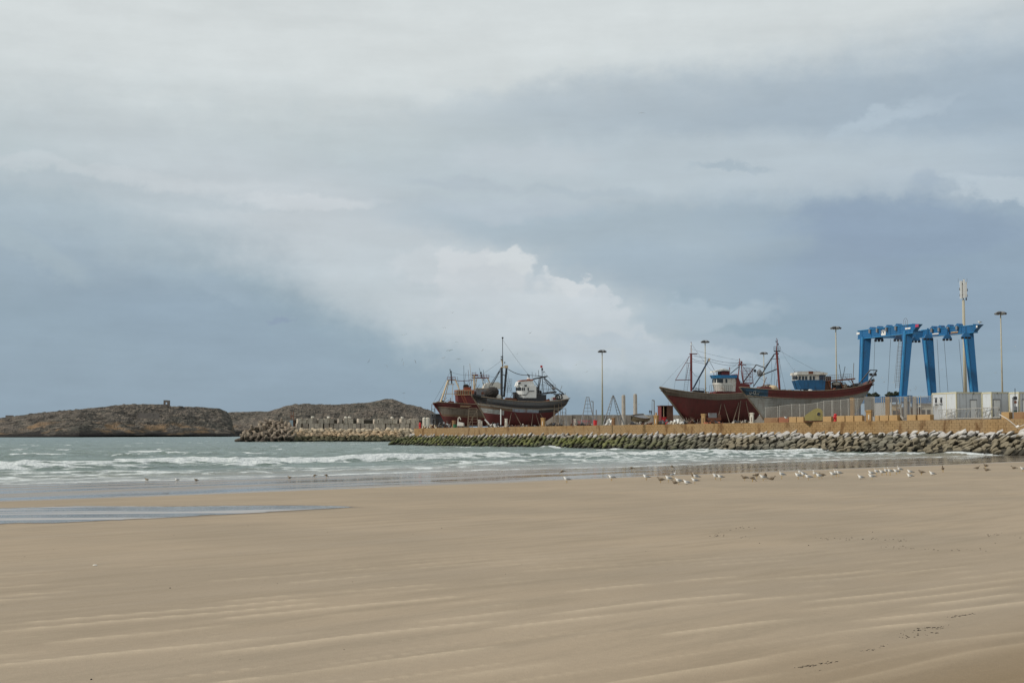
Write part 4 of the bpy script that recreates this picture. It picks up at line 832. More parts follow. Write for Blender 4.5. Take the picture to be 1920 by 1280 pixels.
P(g3, 'hatch_frame', m_darksteel, [(z3(500, 735)+(-1,), z3(615, 740)+(-1,), .12), (z3(518, 710)+(-1,), z3(518, 760)+(-1,), .05), (z3(612, 715)+(-1,), z3(612, 770)+(-1,), .05), (z3(518, 712)+(-1,), z3(612, 716)+(-1,), .05), (z3(565, 712)+(-1,), z3(565, 760)+(-1,), .04)])
wbox(g3, 'winch', m_darksteel, z3(505, 0)[0], z3(600, 0)[0], z3(0, 738)[1], z3(0, 765)[1], -.9, .9); wbox(g3, 'white_box', m_white2, z3(620, 0)[0], z3(632, 0)[0], z3(0, 752)[1], z3(0, 770)[1], -1.5, -1.2)
for w in (-1.0, 1.0): P(g3, 'aft_mast', m_maroon, [(z3(962, 662)+(w,), z3(985, 430)+(w*.2,), .12), (z3(1022, 655)+(w,), z3(998, 430)+(w*.2,), .12)])
P(g3, 'aft_crosstree', m_maroon, [(z3(968, 466)+(0,), z3(1052, 464)+(0,), .11), (z3(985, 440)+(0,), z3(982, 400)+(0,), .09), (z3(1005, 455)+(0,), z3(1005, 428)+(0,), .16), (z3(965, 475)+(0,), z3(1010, 440)+(0,), .08), (z3(970, 440)+(0,), z3(1015, 470)+(0,), .08)])
line(g3, z3(1050, 462)+(0,), z3(1160, 465)+(0,), m_rope, .05)
P(g3, 'crane_arm', m_darksteel, [(z3(1022, 650)+(-.5,), z3(1158, 466)+(-.5,), .13), (z3(1158, 466)+(-.5,), z3(1245, 496)+(-.5,), .10), (z3(1245, 496)+(-.5,), z3(1240, 520)+(-.5,), .09), (z3(885, 560)+(-.5,), z3(985, 478)+(-.5,), .09)])
MB().tube(g3.L(*z3(1145, 530), -.8), g3.L(*z3(1145, 530), -.5), .30, None, 12).build('sheave', m_darksteel, r3); MB().ball(g3.L(*z3(1198, 560), -.3), .7, .5, .6, 10, 7, jit=.15).build('net_bundle', m_tarp, r3)
for w in (-1.9, 1.9): grille(g3, 'gantry_railing', m_maroon, z3(1025, 0)[0], z3(1118, 0)[0], z3(0, 497)[1], z3(0, 652)[1], w, 6, 5, .04, 1.0)
P(g3, 'gantry_platform', m_maroon, [(z3(1015, 655)+(w,), z3(1128, 655)+(w,), .10) for w in (-1.9, -1, 0, 1, 1.9)]+[(z3(1050, 700)+(w,), z3(1110, 658)+(w,), .1) for w in (-1.5, 1.5)])
P(g3, 'aft_stay', m_maroon, [(z3(1012, 475)+(0,), z3(1105, 600)+(0,), .05), (z3(1112, 500)+(-1.9,), z3(1130, 690)+(-1.9,), .05), (z3(880, 490)+(0,), z3(878, 560)+(0,), .09)])
props(g3, 'thin timber prop, %s from the left by its foot, against the red and grey hull', 'props shoring up the red boat', [(1354, 749, 1344), (1355, 749, 1369), (1391, 736, 1383), (1388, 745, 1373), (1397, 745, 1408)], al3)
# ---------------------------------------------------------------- grey and black boat with the white wheelhouse
r2, g2 = boat('grey, black and dark red trawler with white wheelhouse and very tall radio mast', 985, 392, 12)
z2 = lambda a, b: (790+a/5.566, 620+b/5.566)
sheer2 = [z2(*p) for p in [(522, 668), (610, 688), (700, 702), (850, 722), (1000, 738), (1200, 744), (1400, 732), (1480, 718), (1545, 703)]]
bot2 = [z2(522, 669), z2(570, 735), z2(640, 850), z2(700, 985), (925, 799), (1010, 799), z2(1290, 950), z2(1370, 895), z2(1450, 830), z2(1515, 770), z2(1546, 704)]
h2, al2, st2 = hull(g2, sheer2, bot2, 7.6, [(1.05, lambda px: 2 if px < 908 else 0), (1.9, 1), (2.25, 3), (3.0, lambda px: 5 if px < 955 else (6 if px < 1005 else 1)), (4.2, lambda px: 3 if px < 940 else 4), (99, 4)], [m_slate, m_black, m_black, m_whiteh, m_wine, m_wood, m_patch])
rails(g2, al2, 0, .12, m_timber, 'gunwale'); rails(g2, al2, 1.95, .10, m_timber, i1=-10)
P(g2, 'stem_post', m_timber, [(z2(522, 668)+(0,), z2(640, 850)+(0,), .26), (z2(640, 850)+(0,), z2(702, 985)+(0,), .26)])
w2 = rnd_house(g2, 'wheelhouse', m_white2, [(z2(1000, 0)[0], z2(1180, 0)[0], z2(0, 702)[1]), (z2(992, 0)[0], z2(1182, 0)[0], z2(0, 640)[1]), (z2(988, 0)[0], z2(1180, 0)[0], z2(0, 575)[1])], 2.3)
arc_windows(g2, w2, z2(990, 0)[0], [math.pi+x_ for x_ in (-.8, -.3, .2, .6, .95)], 2.3, z2(0, 592)[1], z2(0, 624)[1], m_glass, .7)
windows(g2, w2, [z2(v, 0)[0] for v in (1048, 1068, 1110)], z2(0, 592)[1], z2(0, 624)[1], -2.33, 2.2, m_glass)
up2 = slab(g2, 'upper_bridge', m_white2, [z2(985, 578), z2(1002, 530), z2(1145, 520), z2(1165, 575)], -2.0, 2.0); slab(g2, 'bridge_roof', m_orange, [z2(1008, 530), z2(1030, 516), z2(1150, 508), z2(1150, 522)], -2.1, 2.1)
for a, b, c_ in ((1005, 548, 26), (1070, 574, 24)): wbox(g2, 'lamp', m_darksteel, z2(a-c_/2, 0)[0], z2(a+c_/2, 0)[0], z2(0, b-7)[1], z2(0, b+7)[1], -2.5, -2.1)
MB().ball(g2.L(*z2(1118, 500)), .55, .5, .35, 10, 6).build('radar_dome', m_white2, r2, True)
P(g2, 'side_stair', m_darksteel, [(z2(1000, 668)+(-2.5,), z2(1095, 668)+(-2.5,), .09), (z2(1095, 668)+(-2.5,), z2(1125, 628)+(-2.5,), .09), (z2(1125, 628)+(-2.5,), z2(1180, 628)+(-2.5,), .09)])
slab(g2, 'aft_deckhouse', m_darksteel, [z2(968, 640), z2(975, 640), z2(1000, 700), z2(1150, 690), z2(1190, 665), z2(1285, 668), z2(1285, 735), z2(1000, 745)], -2.2, 2.2)
wbox(g2, 'funnel', m_darksteel, z2(1182, 0)[0], z2(1215, 0)[0], z2(0, 585)[1], z2(0, 670)[1], -1.0, 1.0); MB().ball(g2.L(*z2(1230, 638)), .8, .7, .6, 8, 6, jit=.1).build('net_bundle', m_net, r2)
slab(g2, 'boat_deck', m_darksteel, [z2(1180, 662), z2(1390, 650), z2(1392, 634), z2(1355, 634), z2(1350, 655), z2(1180, 668)], -2.3, 2.3)
for w in (-2.2, 2.2): grille(g2, 'deck_railing', m_greyw, z2(1185, 0)[0], z2(1398, 0)[0], z2(0, 560)[1], z2(0, 655)[1], w, 9, 2, .05)
P(g2, 'mast', m_darksteel, [(z2(838, 705)+(0,), z2(838, 385)+(0,), .34), (z2(848, 385)+(0,), z2(848, 260)+(0,), .15), (z2(848, 260)+(0,), z2(848, 75)+(0,), .09)], n=8)
P(g2, 'mast_leg', m_darksteel, [(z2(862, 690)+(0,), z2(890, 385)+(0,), .30), (z2(820, 420)+(0,), z2(735, 572)+(0,), .14), (z2(825, 395)+(0,), z2(700, 600)+(0,), .07), (z2(838, 600)+(0,), z2(870, 585)+(0,), .1), (z2(838, 450)+(0,), z2(880, 470)+(0,), .1)])
MB().ball(g2.L(*z2(848, 74)), .28, .28, .28, 8, 6).build('aerial_tip', m_darksteel, r2)
P(g2, 'masthead', m_cream, [(z2(828, 380)+(-.4,), z2(862, 380)+(-.4,), .16), (z2(885, 362)+(0,), z2(886, 388)+(0,), .55), (z2(838, 300)+(0,), z2(850, 360)+(0,), .16)])
for a, b in ((834, 272), (833, 296), (870, 332)): wbox(g2, 'mast_light', m_darksteel, z2(a-4, 0)[0], z2(a+4, 0)[0], z2(0, b-7)[1], z2(0, b+7)[1], -.2, .2)
line(g2, z2(905, 400)+(0,), z2(1108, 462)+(0,), m_darksteel, .11, .5); line(g2, z2(1120, 462)+(0,), z2(1240, 472)+(0,), m_darksteel, .09)
P(g2, 'bridge_mast', m_darksteel, [(z2(1128, 505)+(0,), z2(1120, 458)+(0,), .16), (z2(1105, 455)+(0,), z2(1130, 470)+(0,), .16), (z2(1158, 505)+(0,), z2(1156, 430)+(0,), .05)])
P(g2, 'aft_yard', m_darksteel, [(z2(1168, 502)+(0,), z2(1316, 474)+(0,), .20), (z2(1215, 470)+(0,), z2(1300, 484)+(0,), .12), (z2(1225, 470)+(0,), z2(1222, 410)+(0,), .06), (z2(1195, 480)+(0,), z2(1194, 440)+(0,), .05), (z2(1262, 475)+(0,), z2(1258, 390)+(0,), .09)])
P(g2, 'aft_tripod', m_darksteel, [(z2(1232, 490)+(-1.5,), z2(1215, 640)+(-1.5,), .14), (z2(1262, 485)+(0,), z2(1272, 655)+(0,), .10), (z2(1250, 485)+(1.5,), z2(1220, 640)+(1.5,), .12), (z2(1170, 510)+(0,), z2(1235, 600)+(0,), .07), (z2(1270, 480)+(0,), z2(1390, 590)+(0,), .15), (z2(1390, 590)+(0,), z2(1492, 662)+(0,), .15), (z2(1276, 500)+(0,), z2(1400, 640)+(0,), .10), (z2(1275, 532)+(0,), z2(1390, 590)+(0,), .08)])
P(g2, 'boat_deck_locker', m_greyw, [(z2(1365, 600)+(-1.5,), z2(1398, 600)+(-1.5,), .45), (z2(1350, 640)+(-1.5,), z2(1388, 640)+(-1.5,), .3)])
wbox(g2, 'flag', m_redp, z2(1242, 0)[0], z2(1264, 0)[0], z2(0, 362)[1], z2(0, 384)[1], -.03, .03); wbox(g2, 'masthead_box', m_darksteel, z2(1254, 0)[0], z2(1268, 0)[0], z2(0, 388)[1], z2(0, 412)[1], -.2, .2)
P(g2, 'radar_bar', m_darksteel, [(z2(1266, 435)+(0,), z2(1290, 425)+(0,), .08)])
st_p = slab(g2, 'stern_bulwark', m_white2, [z2(1325, 735), z2(1325, 700), z2(1370, 684), z2(1480, 668), z2(1510, 690), z2(1512, 712), z2(1420, 732)], -2.55, -2.4)
P(g2, 'stern_rail', m_darksteel, [(z2(1380, 662)+(-2.3,), z2(1485, 660)+(-2.3,), .14), (z2(1485, 660)+(-2.3,), z2(1503, 690)+(-2.3,), .13)]+[(z2(a, 662)+(-2.7,), z2(a+12, 712)+(-2.7,), .09) for a in (1395, 1408, 1465)])
tyre(g2, *z2(1443, 688), -2.75, .72); tyre(g2, *z2(1422, 692), -2.75, .6); wbox(g2, 'fish_box', m_orange, z2(1265, 0)[0], z2(1320, 0)[0], z2(0, 722)[1], z2(0, 740)[1], -2.2, -1.2); wbox(g2, 'fish_box', m_maroon, z2(1350, 0)[0], z2(1380, 0)[0], z2(0, 700)[1], z2(0, 722)[1], -2.8, -2.5)
grille(g2, 'drying_rack', m_greyw, z2(885, 0)[0], z2(945, 0)[0], z2(0, 500)[1], z2(0, 642)[1], -.6, 6, 6, .03)
slab(g2, 'fore_deck_gear', m_rust, [z2(880, 712), z2(885, 698), z2(940, 700), z2(985, 712), z2(985, 735), z2(880, 728)], -1.6, 1.6)
slab(g2, 'winch', m_darksteel, [z2(965, 700), z2(968, 645), z2(985, 642), z2(995, 665), z2(992, 705)], -1, 1)
MB().ball(g2.L(*z2(742, 640), -1.5), 1.55*1.15, 1.5, 1.45, 18, 12, jit=.07).build('net_drum', m_net, r2); MB().ball(g2.L(*z2(690, 655), -1.2), 1.0, .8, .9, 10, 7, jit=.15).build('net_bundle', m_net, r2)
slab(g2, 'whaleback', m_darksteel, [z2(525, 660), z2(700, 690), z2(760, 700), z2(760, 715), z2(640, 705), z2(530, 672)], -2.2, 2.2)
MB().ball(g2.L(*z2(805, 690), -2), .7, .6, .8, 8, 6, jit=.2).build('white_bundle', m_tarp, r2)
# ---------------------------------------------------------------- left boat, behind the grey one
r1, g1 = boat('leftmost weathered dark red trawler with cream gallows at its bow, behind the grey trawler', 870, 410, 12)
sheer1 = [z2(*p) for p in [(122, 752), (180, 745), (250, 750), (400, 762), (560, 768), (720, 765), (850, 745), (930, 725)]]
bot1 = [z2(122, 753), z2(160, 790), z2(200, 862), z2(262, 975), (842, 799), (935, 799), z2(860, 930), z2(900, 850), z2(931, 726)]
h1, al1, st1 = hull(g1, sheer1, bot1, 7.4, [(1.35, 0), (3.3, 1), (3.9, 2), (99, 3)], [m_wine, m_greyp, m_wood, m_red])
rails(g1, al1, 0, .12, m_timber, 'gunwale'); rails(g1, al1, 1.4, .09, m_timber)
P(g1, 'stem_post', m_maroon, [(z2(122, 752)+(0,), z2(200, 862)+(0,), .26), (z2(200, 862)+(0,), z2(265, 978)+(0,), .28)])
for w in (-1.8, 1.8): P(g1, 'bow_gallows', m_cream, [(z2(202, 742)+(w,), z2(280, 512)+(w*.4,), .24), (z2(240, 730)+(w,), z2(290, 520)+(w*.4,), .10), (z2(396, 612)+(w,), z2(354, 508)+(w*.4,), .18), (z2(330, 560)+(w,), z2(318, 730)+(w,), .07)])
P(g1, 'gallows_crossbar', m_cream, [(z2(212, 656)+(0,), z2(385, 656)+(0,), .08), (z2(280, 558)+(0,), z2(342, 558)+(0,), .1), (z2(270, 515)+(0,), z2(362, 513)+(0,), .15)])
P(g1, 'mast_platform', m_maroon, [(z2(272, a)+(w,), z2(356, a)+(w,), .06) for a in (482, 498, 514) for w in (-.9, .9)]+[(z2(b, 482)+(w,), z2(b, 515)+(w,), .05) for b in (272, 300, 328, 356) for w in (-.9, .9)])
P(g1, 'mast', m_darksteel, [(z2(318, 552)+(0,), z2(308, 420)+(0,), .2), (z2(304, 430)+(0,), z2(298, 398)+(0,), .12), (z2(302, 440)+(0,), z2(318, 420)+(0,), .1)])
line(g1, z2(356, 518)+(0,), z2(540, 512)+(0,), m_maroon, .12, .2)
wb1 = slab(g1, 'lower_deckhouse', m_maroon, [z2(365, 672), z2(370, 750), z2(560, 765), z2(560, 668)], -2.3, 2.3)
w1 = slab(g1, 'wheelhouse', m_orange, [z2(360, 670), z2(358, 618), z2(535, 618), z2(535, 672)], -2.5, 2.5)
windows(g1, w1, [z2(v, 0)[0] for v in (375, 398, 422, 446, 470, 500)], z2(0, 632)[1], z2(0, 660)[1], -2.52, 2.6, m_glass)
end_windows(g1, w1, z2(360, 0)[0], (-1.6, -.55, .55, 1.6), z2(0, 632)[1], z2(0, 660)[1], m_glass, .8)
P(g1, 'window_frame', m_cream, [(z2(362+23*i, 620)+(-2.6,), z2(362+23*i, 668)+(-2.6,), .08) for i in range(8)]+[(z2(355, 668)+(-2.6,), z2(540, 668)+(-2.6,), .10), (z2(355, 622)+(-2.6,), z2(540, 622)+(-2.6,), .07)])
slab(g1, 'bridge_gear', m_orange, [z2(440, 618), z2(445, 590), z2(500, 588), z2(515, 618)], -1.2, 1.2); MB().ball(g1.L(*z2(465, 578)), .9, .7, .6, 9, 6, jit=.12).build('net_bundle', m_net, r1); wbox(g1, 'small_radar', m_darksteel, z2(508, 0)[0], z2(518, 0)[0], z2(0, 576)[1], z2(0, 606)[1], -.3, .3)
wbox(g1, 'mid_deckhouse', m_greyw, z2(560, 0)[0], z2(690, 0)[0], z2(0, 600)[1], z2(0, 690)[1], -2.2, 2.2); P(g1, 'upper_rail', m_cream, [(z2(520, 672)+(-2.7,), z2(700, 690)+(-2.7,), .10), (z2(540, 600)+(-2.3,), z2(690, 604)+(-2.3,), .08)])
wbox(g1, 'rust_panel', m_rust, z2(612, 0)[0], z2(660, 0)[0], z2(0, 640)[1], z2(0, 668)[1], -2.3, -2.2); slab(g1, 'tarpaulin_cover', m_tarp, [z2(640, 600), z2(655, 560), z2(690, 542), z2(790, 536), z2(825, 560), z2(828, 605)], -1.8, 1.8)
for w in (-1.6, 1.6): P(g1, 'portal_gantry', m_cream if w < 0 else m_maroon, [(z2(550, 610)+(w,), z2(550, 455)+(w,), .22), (z2(578, 500)+(w,), z2(556, 612)+(w,), .14), (z2(690, 490)+(w,), z2(724, 565)+(w,), .16), (z2(630, 490)+(w,), z2(660, 600)+(w,), .08)])
P(g1, 'gantry_platform', m_maroon, [(z2(530, 492)+(w,), z2(708, 490)+(w,), .16) for w in (-1.6, 0, 1.6)]+[(z2(530, a)+(-1.7,), z2(b_, a)+(-1.7,), .05) for a, b_ in ((440, 572), (458, 706), (474, 706))]+[(z2(b, 458)+(-1.7,), z2(b, 492)+(-1.7,), .05) for b in (530, 560, 590, 620, 650, 680, 706)]+[(z2(530, 430)+(-1.7,), z2(530, 460)+(-1.7,), .05), (z2(568, 430)+(-1.7,), z2(568, 460)+(-1.7,), .05), (z2(535, 462)+(0,), z2(590, 462)+(0,), .22)])
P(g1, 'radio_mast', m_darksteel, [(z2(628, 490)+(0,), z2(618, 430)+(0,), .14), (z2(618, 440)+(0,), z2(603, 388)+(0,), .05), (z2(612, 438)+(0,), z2(630, 436)+(0,), .22), (z2(650, 520)+(0,), z2(630, 460)+(0,), .08), (z2(640, 540)+(0,), z2(665, 600)+(0,), .1)])
line(g1, z2(458, 540)+(0,), z2(458, 568)+(0,), m_rope, .05); line(g1, z2(500, 560)+(0,), z2(535, 515)+(0,), m_rope, .05); line(g1, z2(430, 520)+(0,), z2(458, 545)+(0,), m_rope, .05)
P(g1, 'bow_bitts', m_maroon, [(z2(205, 745)+(-.5,), z2(208, 705)+(-.5,), .14), (z2(180, 745)+(.5,), z2(192, 712)+(.5,), .08), (z2(300, 745)+(-.5,), z2(304, 700)+(-.5,), .1), (z2(280, 742)+(0,), z2(340, 742)+(0,), .22)])
ladder(g1, m_orange, z2(470, 765)+(-3.2,), z2(425, 665)+(-2.8,), .8, 9, .07, 'side_ladder')
P(g1, 'painted_streak', m_cream, [(z2(405, 782)+(-3.78,), z2(520, 784)+(-3.9,), .06), (z2(405, 792)+(-3.7,), z2(500, 796)+(-3.8,), .06)])
# odds and ends on the decks: each boat's own jumble of poles, floats, coils and boxes
def clutter(rig, sheer, px0, px1, n, up, seed, mats):
    rs = random.Random(seed); sx_, sy_ = zip(*sheer)
    for i, mt in enumerate(mats):
        m = MB()
        for _ in range(n):
            px = rs.uniform(px0, px1); py = float(np.interp(px, sx_, sy_))-rs.uniform(-1.5, up*.4); w = rs.uniform(-1.9, 1.9); p = rig.L(px, py, w); k_ = rs.random()
            if k_ < .35: m.tube(p, p+Vector((rs.uniform(-1.5, 1.5), 0, rs.uniform(.6, 3.0)*up/6)), .06, None, 4)
            elif k_ < .7: m.box(p.x-rs.uniform(.2, .7), p.x+.3, w-.3, w+.3, p.z-.8, p.z+rs.uniform(.1, .5))
            else: m.ball(p, rs.uniform(.25, .6), .4, rs.uniform(.2, .5), 7, 5, jit=.2)
        tag(m.build('deck_gear', mt, rig.r), kind='stuff')
clutter(g2, sheer2, 888, 962, 10, 9, 3, [m_darksteel, m_rust, m_greyw]); clutter(g2, sheer2, 1008, 1058, 9, 9, 4, [m_darksteel, m_timber, m_rope]); clutter(g1, sheer1, 822, 858, 5, 7, 5, [m_maroon, m_darksteel]); clutter(g1, sheer1, 862, 930, 10, 22, 6, [m_rust, m_darksteel, m_cream, m_greyw])
clutter(g3, sheer3, 1290, 1335, 4, 6, 7, [m_darksteel, m_timber]); clutter(g3, sheer3, 1375, 1425, 7, 9, 8, [m_maroon, m_darksteel]); clutter(g4, sheer4, 1408, 1460, 4, 5, 9, [m_rust, m_timber]); clutter(g4, sheer4, 1545, 1600, 8, 10, 10, [m_darksteel, m_rust, m_timber])
for a, b, sg in (((848, 300), (560, 500), .2), ((838, 390), (620, 690), 0), ((838, 390), (960, 700), 0), ((885, 380), (960, 690), 0), ((848, 90), (1120, 460), .3), ((1262, 400), (1350, 655), 0), ((1262, 400), (1500, 700), 0)): line(g2, z2(*a)+(0,), z2(*b)+(0,), m_rope, .03, sg)
for a, b, sg in (((305, 420), (125, 750), .2), ((310, 430), (550, 455), .5), ((625, 440), (800, 700), 0), ((550, 455), (440, 600), 0), ((700, 470), (838, 480), .3)): line(g1, z2(*a)+(0,), z2(*b)+(0,), m_rope, .035, sg)
for a, b in (((985, 420), (1290, 672)), ((478, 300), (985, 420)), ((478, 240), (700, 540)), ((985, 430), (820, 545))): line(g3, z3(*a)+(0,), z3(*b)+(0,), m_rope, .022, .2)
for a, b in (((424, 340), (45, 690)), ((424, 300), (900, 560)), ((430, 330), (520, 735)), ((424, 420), (340, 700))): line(g4, z4(*a)+(0,), z4(*b)+(0,), m_rope, .02, .1)
# shores, ladders and scaffolds round the two left boats
props(g2, 'slanting timber prop, %s from the left by its foot, against the grey trawler', 'props shoring up the grey trawler', [(960, 768, 953), (962, 768, 980), (1000, 770, 996), (1003, 770, 1013), (1040, 752, 1036), (1048, 752, 1044), (1052, 752, 1058), (1010, 770, 1028)], al2)
def scaffold(label, px0, px1, pyt, Y, nl, lean=0, cat='scaffold', mat=None):
    A = at(px0, 797, Y); B_ = at(px1, 797, Y); T = zat(pyt, Y); zq = QZ(Y); r = thing('scaffold', label, cat, ((A.x+B_.x)/2, Y, zq)); wd = (B_.x-A.x)/2; H_ = T-zq; mt = mat or m_timber
    for y_ in (-.8, .8):
        for s_ in (-1, 1): MB().tube((s_*wd, y_, 0), (s_*wd*(1-lean)+lean*wd*.3, y_*.6, H_), .07, None, 5).build('upright', mt, r)
    for i in range(1, nl+1):
        z = H_*i/nl*.98; w_ = wd*(1-lean*i/nl)
        MB().tube((-w_, -.8, z), (w_, -.8, z), .05, None, 5).tube((-w_, .8, z), (w_, .8, z), .05, None, 5).build('rung', mt, r)
    MB().tube((-wd, -.8, 0), (wd, -.8, H_*.9), .05, None, 5).build('brace', mt, r); return r
scaffold('tall leaning timber scaffold between the dark red boat and the grey trawler', 876, 896, 764, 383, 7, .3); scaffold('crooked timber trestle left of the tall scaffold beside the dark red hull', 878, 886, 780, 380, 4, .1)
scaffold('narrow ladder stand under the stern overhang of the grey trawler', 1039, 1047, 768, 386, 7, .05); scaffold('spindly metal scaffold just beyond the stern of the grey trawler', 1049, 1062, 765, 400, 5, .25, mat=m_greyw)
scaffold('spidery steel trestle under the bow tip of the leftmost trawler', 808, 816, 757, 412, 5, .3, mat=m_greyw)
# ================================================================== BLUE BOAT HOIST
hoist = thing('boat_hoist', 'tall bright blue four-legged travelling boat hoist rising behind the fence', 'boat hoist', (76*1.1, 257*1.1, QZ(257*1.1)))
YS = 1.10
HB = Vector(hoist.location)
def gp(px, py, Y): return at(px, py, Y*YS)-HB
Y1, Y2, Y3, Y4 = 263.5, 251.0, 262.0, 252.5
LDIR = (at(1702, 620, Y2)-at(1623, 620, Y1)); LDIR.z = 0; Ld = LDIR.normalized(); TDIR = (at(1742, 620, Y3)-at(1623, 620, Y1)); TDIR.z = 0; Td = TDIR.normalized()
m_hb = paint('hoist_blue', (26, 94, 142), (38, 78, 108), .5, .35, .42, bump=.05, fine=.06); m_hb2 = paint('hoist_flange_blue', (48, 128, 176), (36, 96, 140), .35, .35, .42, bump=.05, fine=.06)
def oriented(m, c, d, up, side, ln, h, w, mat=None):
    """box from c along d with half height h (up) and half width w (side)"""
    p = []
    for e_ in (-1, 1):
        for a, b in ((-1, -1), (1, -1), (1, 1), (-1, 1)): pass
    b0 = [c+side*(-w)+up*(-h), c+side*w+up*(-h), c+side*w+up*(-h)+d*ln, c+side*(-w)+up*(-h)+d*ln]; b1 = [q_+up*(2*h) for q_ in b0]
    return m.hexa(b0+b1, mat)
UZ = Vector((0, 0, 1))
def leg(pt, pb, Y, wt, wb):
    T = gp(*pt, Y); B_ = gp(*pb, Y); 
    m = MB(); ring = []
    for c_, w_ in ((B_, wb), (T, wt)): ring.append([c_+Ld*(-w_*.36)+Td*(-w_*.68), c_+Ld*(w_*.36)+Td*(-w_*.68), c_+Ld*(w_*.36)+Td*(w_*.68), c_+Ld*(-w_*.36)+Td*(w_*.68)])
    m.rings(ring); o = m.build('leg', m_hb, hoist)
    e_ = MB(); 
    for c_ in ((1, -1),): 
        r0 = []
        for cc, w_ in ((B_, wb), (T, wt)):
            k_ = cc+Ld*(c_[0]*w_*.37)+Td*(c_[1]*w_*.69); r0.append([k_+Ld*-.16+Td*-.10, k_+Ld*.10+Td*-.10, k_+Ld*.10+Td*.16, k_+Ld*-.16+Td*.16])
        e_.rings(r0)
    e_.build('corner_strip', m_hb2, o); return o
leg1 = leg((1623, 632), (1617, 752), Y1, 1.32, 1.0); leg2 = leg((1702, 620), (1692, 756), Y2, 1.15, .85); leg3 = leg((1739, 634), (1749, 752), Y3, 1.28, .95); leg4 = leg((1815, 622), (1828, 752), Y4, 1.15, .9)
def beam(pa, Ya, pb, Yb, h, w, e0, e1, name='main_beam'):
    A, B_ = gp(*pa, Ya), gp(*pb, Yb); zt = (A.z+B_.z)/2; A.z = B_.z = zt; d = (B_-A); ln = d.length; d.normalize(); side = d.cross(UZ)
    m = MB(); oriented(m, A-d*e0, d, UZ, side, ln+e0+e1, h, w); o = m.build(name, m_hb, hoist)
    f = MB(); 
    for s_ in (-1, 1): oriented(f, A-d*e0+UZ*(s_*(h+.05)), d, UZ, side, ln+e0+e1, .06, w+.12)
    f.build('flange', m_hb2, o); st_ = MB(); i = 0
    x_ = -e0+1.5
    while x_ < ln+e1-1: oriented(st_, A+d*x_, d, UZ, side, .12, h-.05, w+.06); x_ += 3.3
    st_.build('stiffener', m_hb, o); return o, A, B_, d, side, ln
bA, A1, A2, dA, sA, lA = beam((1623, 627.5), Y1, (1702, 617), Y2, .80, .55, 2.0, 2.5)
bB, B1, B2, dB, sB, lB = beam((1739, 625), Y3, (1815, 617.5), Y4, .66, .5, 1.2, 2.1)
bC, C1, C2, dC, sC, lC = beam((1623, 627), Y1+.8, (1739, 627), Y3+.8, .62, .5, -.6, -.4, 'cross_beam')
def tri_end(A, d, side, off, col=None):
    m = MB(); b0 = A+d*off; m.hexa([b0+side*-.5+UZ*-.55, b0+side*.5+UZ*-.55, b0+d*1.0+side*.5+UZ*.25, b0+d*1.0+side*-.5+UZ*.25, b0+side*-.6+UZ*.95, b0+side*.6+UZ*.95, b0+d*1.7+side*.6+UZ*.75, b0+d*1.7+side*-.6+UZ*.75])
    return m.build('beam_end', m_hb, hoist)
tri_end(A2, dA, sA, 2.4); tri_end(B2, dB, sB, 2.0)
m_pink = paint('faded_red_panel', (172, 52, 84), (130, 50, 76), .3, 1, .6)
def plate(px0, px1, py0, py1, beam_A, d, side, mat, name, txt=None, off=.62):
    # flat sheet fixed to the camera-side web of a beam
    def onweb(px, py):
        a, b = ray(px, py); dv = Vector((a, 1, b)); nrm = side if side.y < 0 else -side; pl = HB+beam_A+nrm*off; tt_ = (pl-Vector((0, 0, EYE))).dot(nrm)/dv.dot(nrm); return Vector((0, 0, EYE))+dv*tt_-HB, nrm
    a, nrm = onweb(px0, py1); b, _ = onweb(px1, py1); c_, _ = onweb(px1, py0); e_, _ = onweb(px0, py0); c_.z = e_.z = (c_.z+e_.z)/2; a.z = b.z = (a.z+b.z)/2
    m = MB(); m.hexa([a, b, b-nrm*.05, a-nrm*.05, e_, c_, c_-nrm*.05, e_-nrm*.05]); o = m.build(name, mat, hoist)
    if txt:
        cu = bpy.data.curves.new('txt', 'FONT'); cu.body = txt; cu.size = 1.35; cu.align_x = 'CENTER'; cu.align_y = 'CENTER'; cu.extrude = .01; to = bpy.data.objects.new('txt', cu); COL.objects.link(to)
        me = bpy.data.meshes.new_from_object(to.evaluated_get(bpy.context.evaluated_depsgraph_get())); bpy.data.objects.remove(to); me.materials.clear(); me.materials.append(m_dkblue)
        l_ = bpy.data.objects.new('lettering', me); COL.objects.link(l_); l_.parent = o; l_.location = (a+c_)/2+nrm*.03+UZ*.25; dv = (b-a).normalized(); l_.rotation_euler = (math.pi/2, 0, math.atan2(dv.y, dv.x))
    return o
plate(1652, 1660.5, 618.5, 628.5, A1, dA, sA, m_white2, 'sign_plate', 'N²'); plate(1697, 1707, 614, 617, A1, dA, sA, m_white2, 'name_strip'); plate(1606, 1611.5, 623, 627, A1, dA, sA, m_white2, 'name_strip')
plate(1716, 1722, 608, 613, A1, dA, sA, m_pink, 'warning_panel', off=.68); plate(1748, 1760, 624.5, 626.5, B1, dB, sB, m_white2, 'name_strip', off=.57); plate(1783, 1796, 621.5, 623.2, B1, dB, sB, m_cream, 'name_strip', off=.57); plate(1830, 1832.5, 610, 614, B1, dB, sB, m_white2, 'warning_panel', off=.68)
plate(1748, 1759, 628, 631, B1, dB, sB, m_brown, 'rusty_panel', off=.57); plate(1779, 1796, 624, 626.5, B1, dB, sB, m_brown, 'rusty_panel', off=.57)
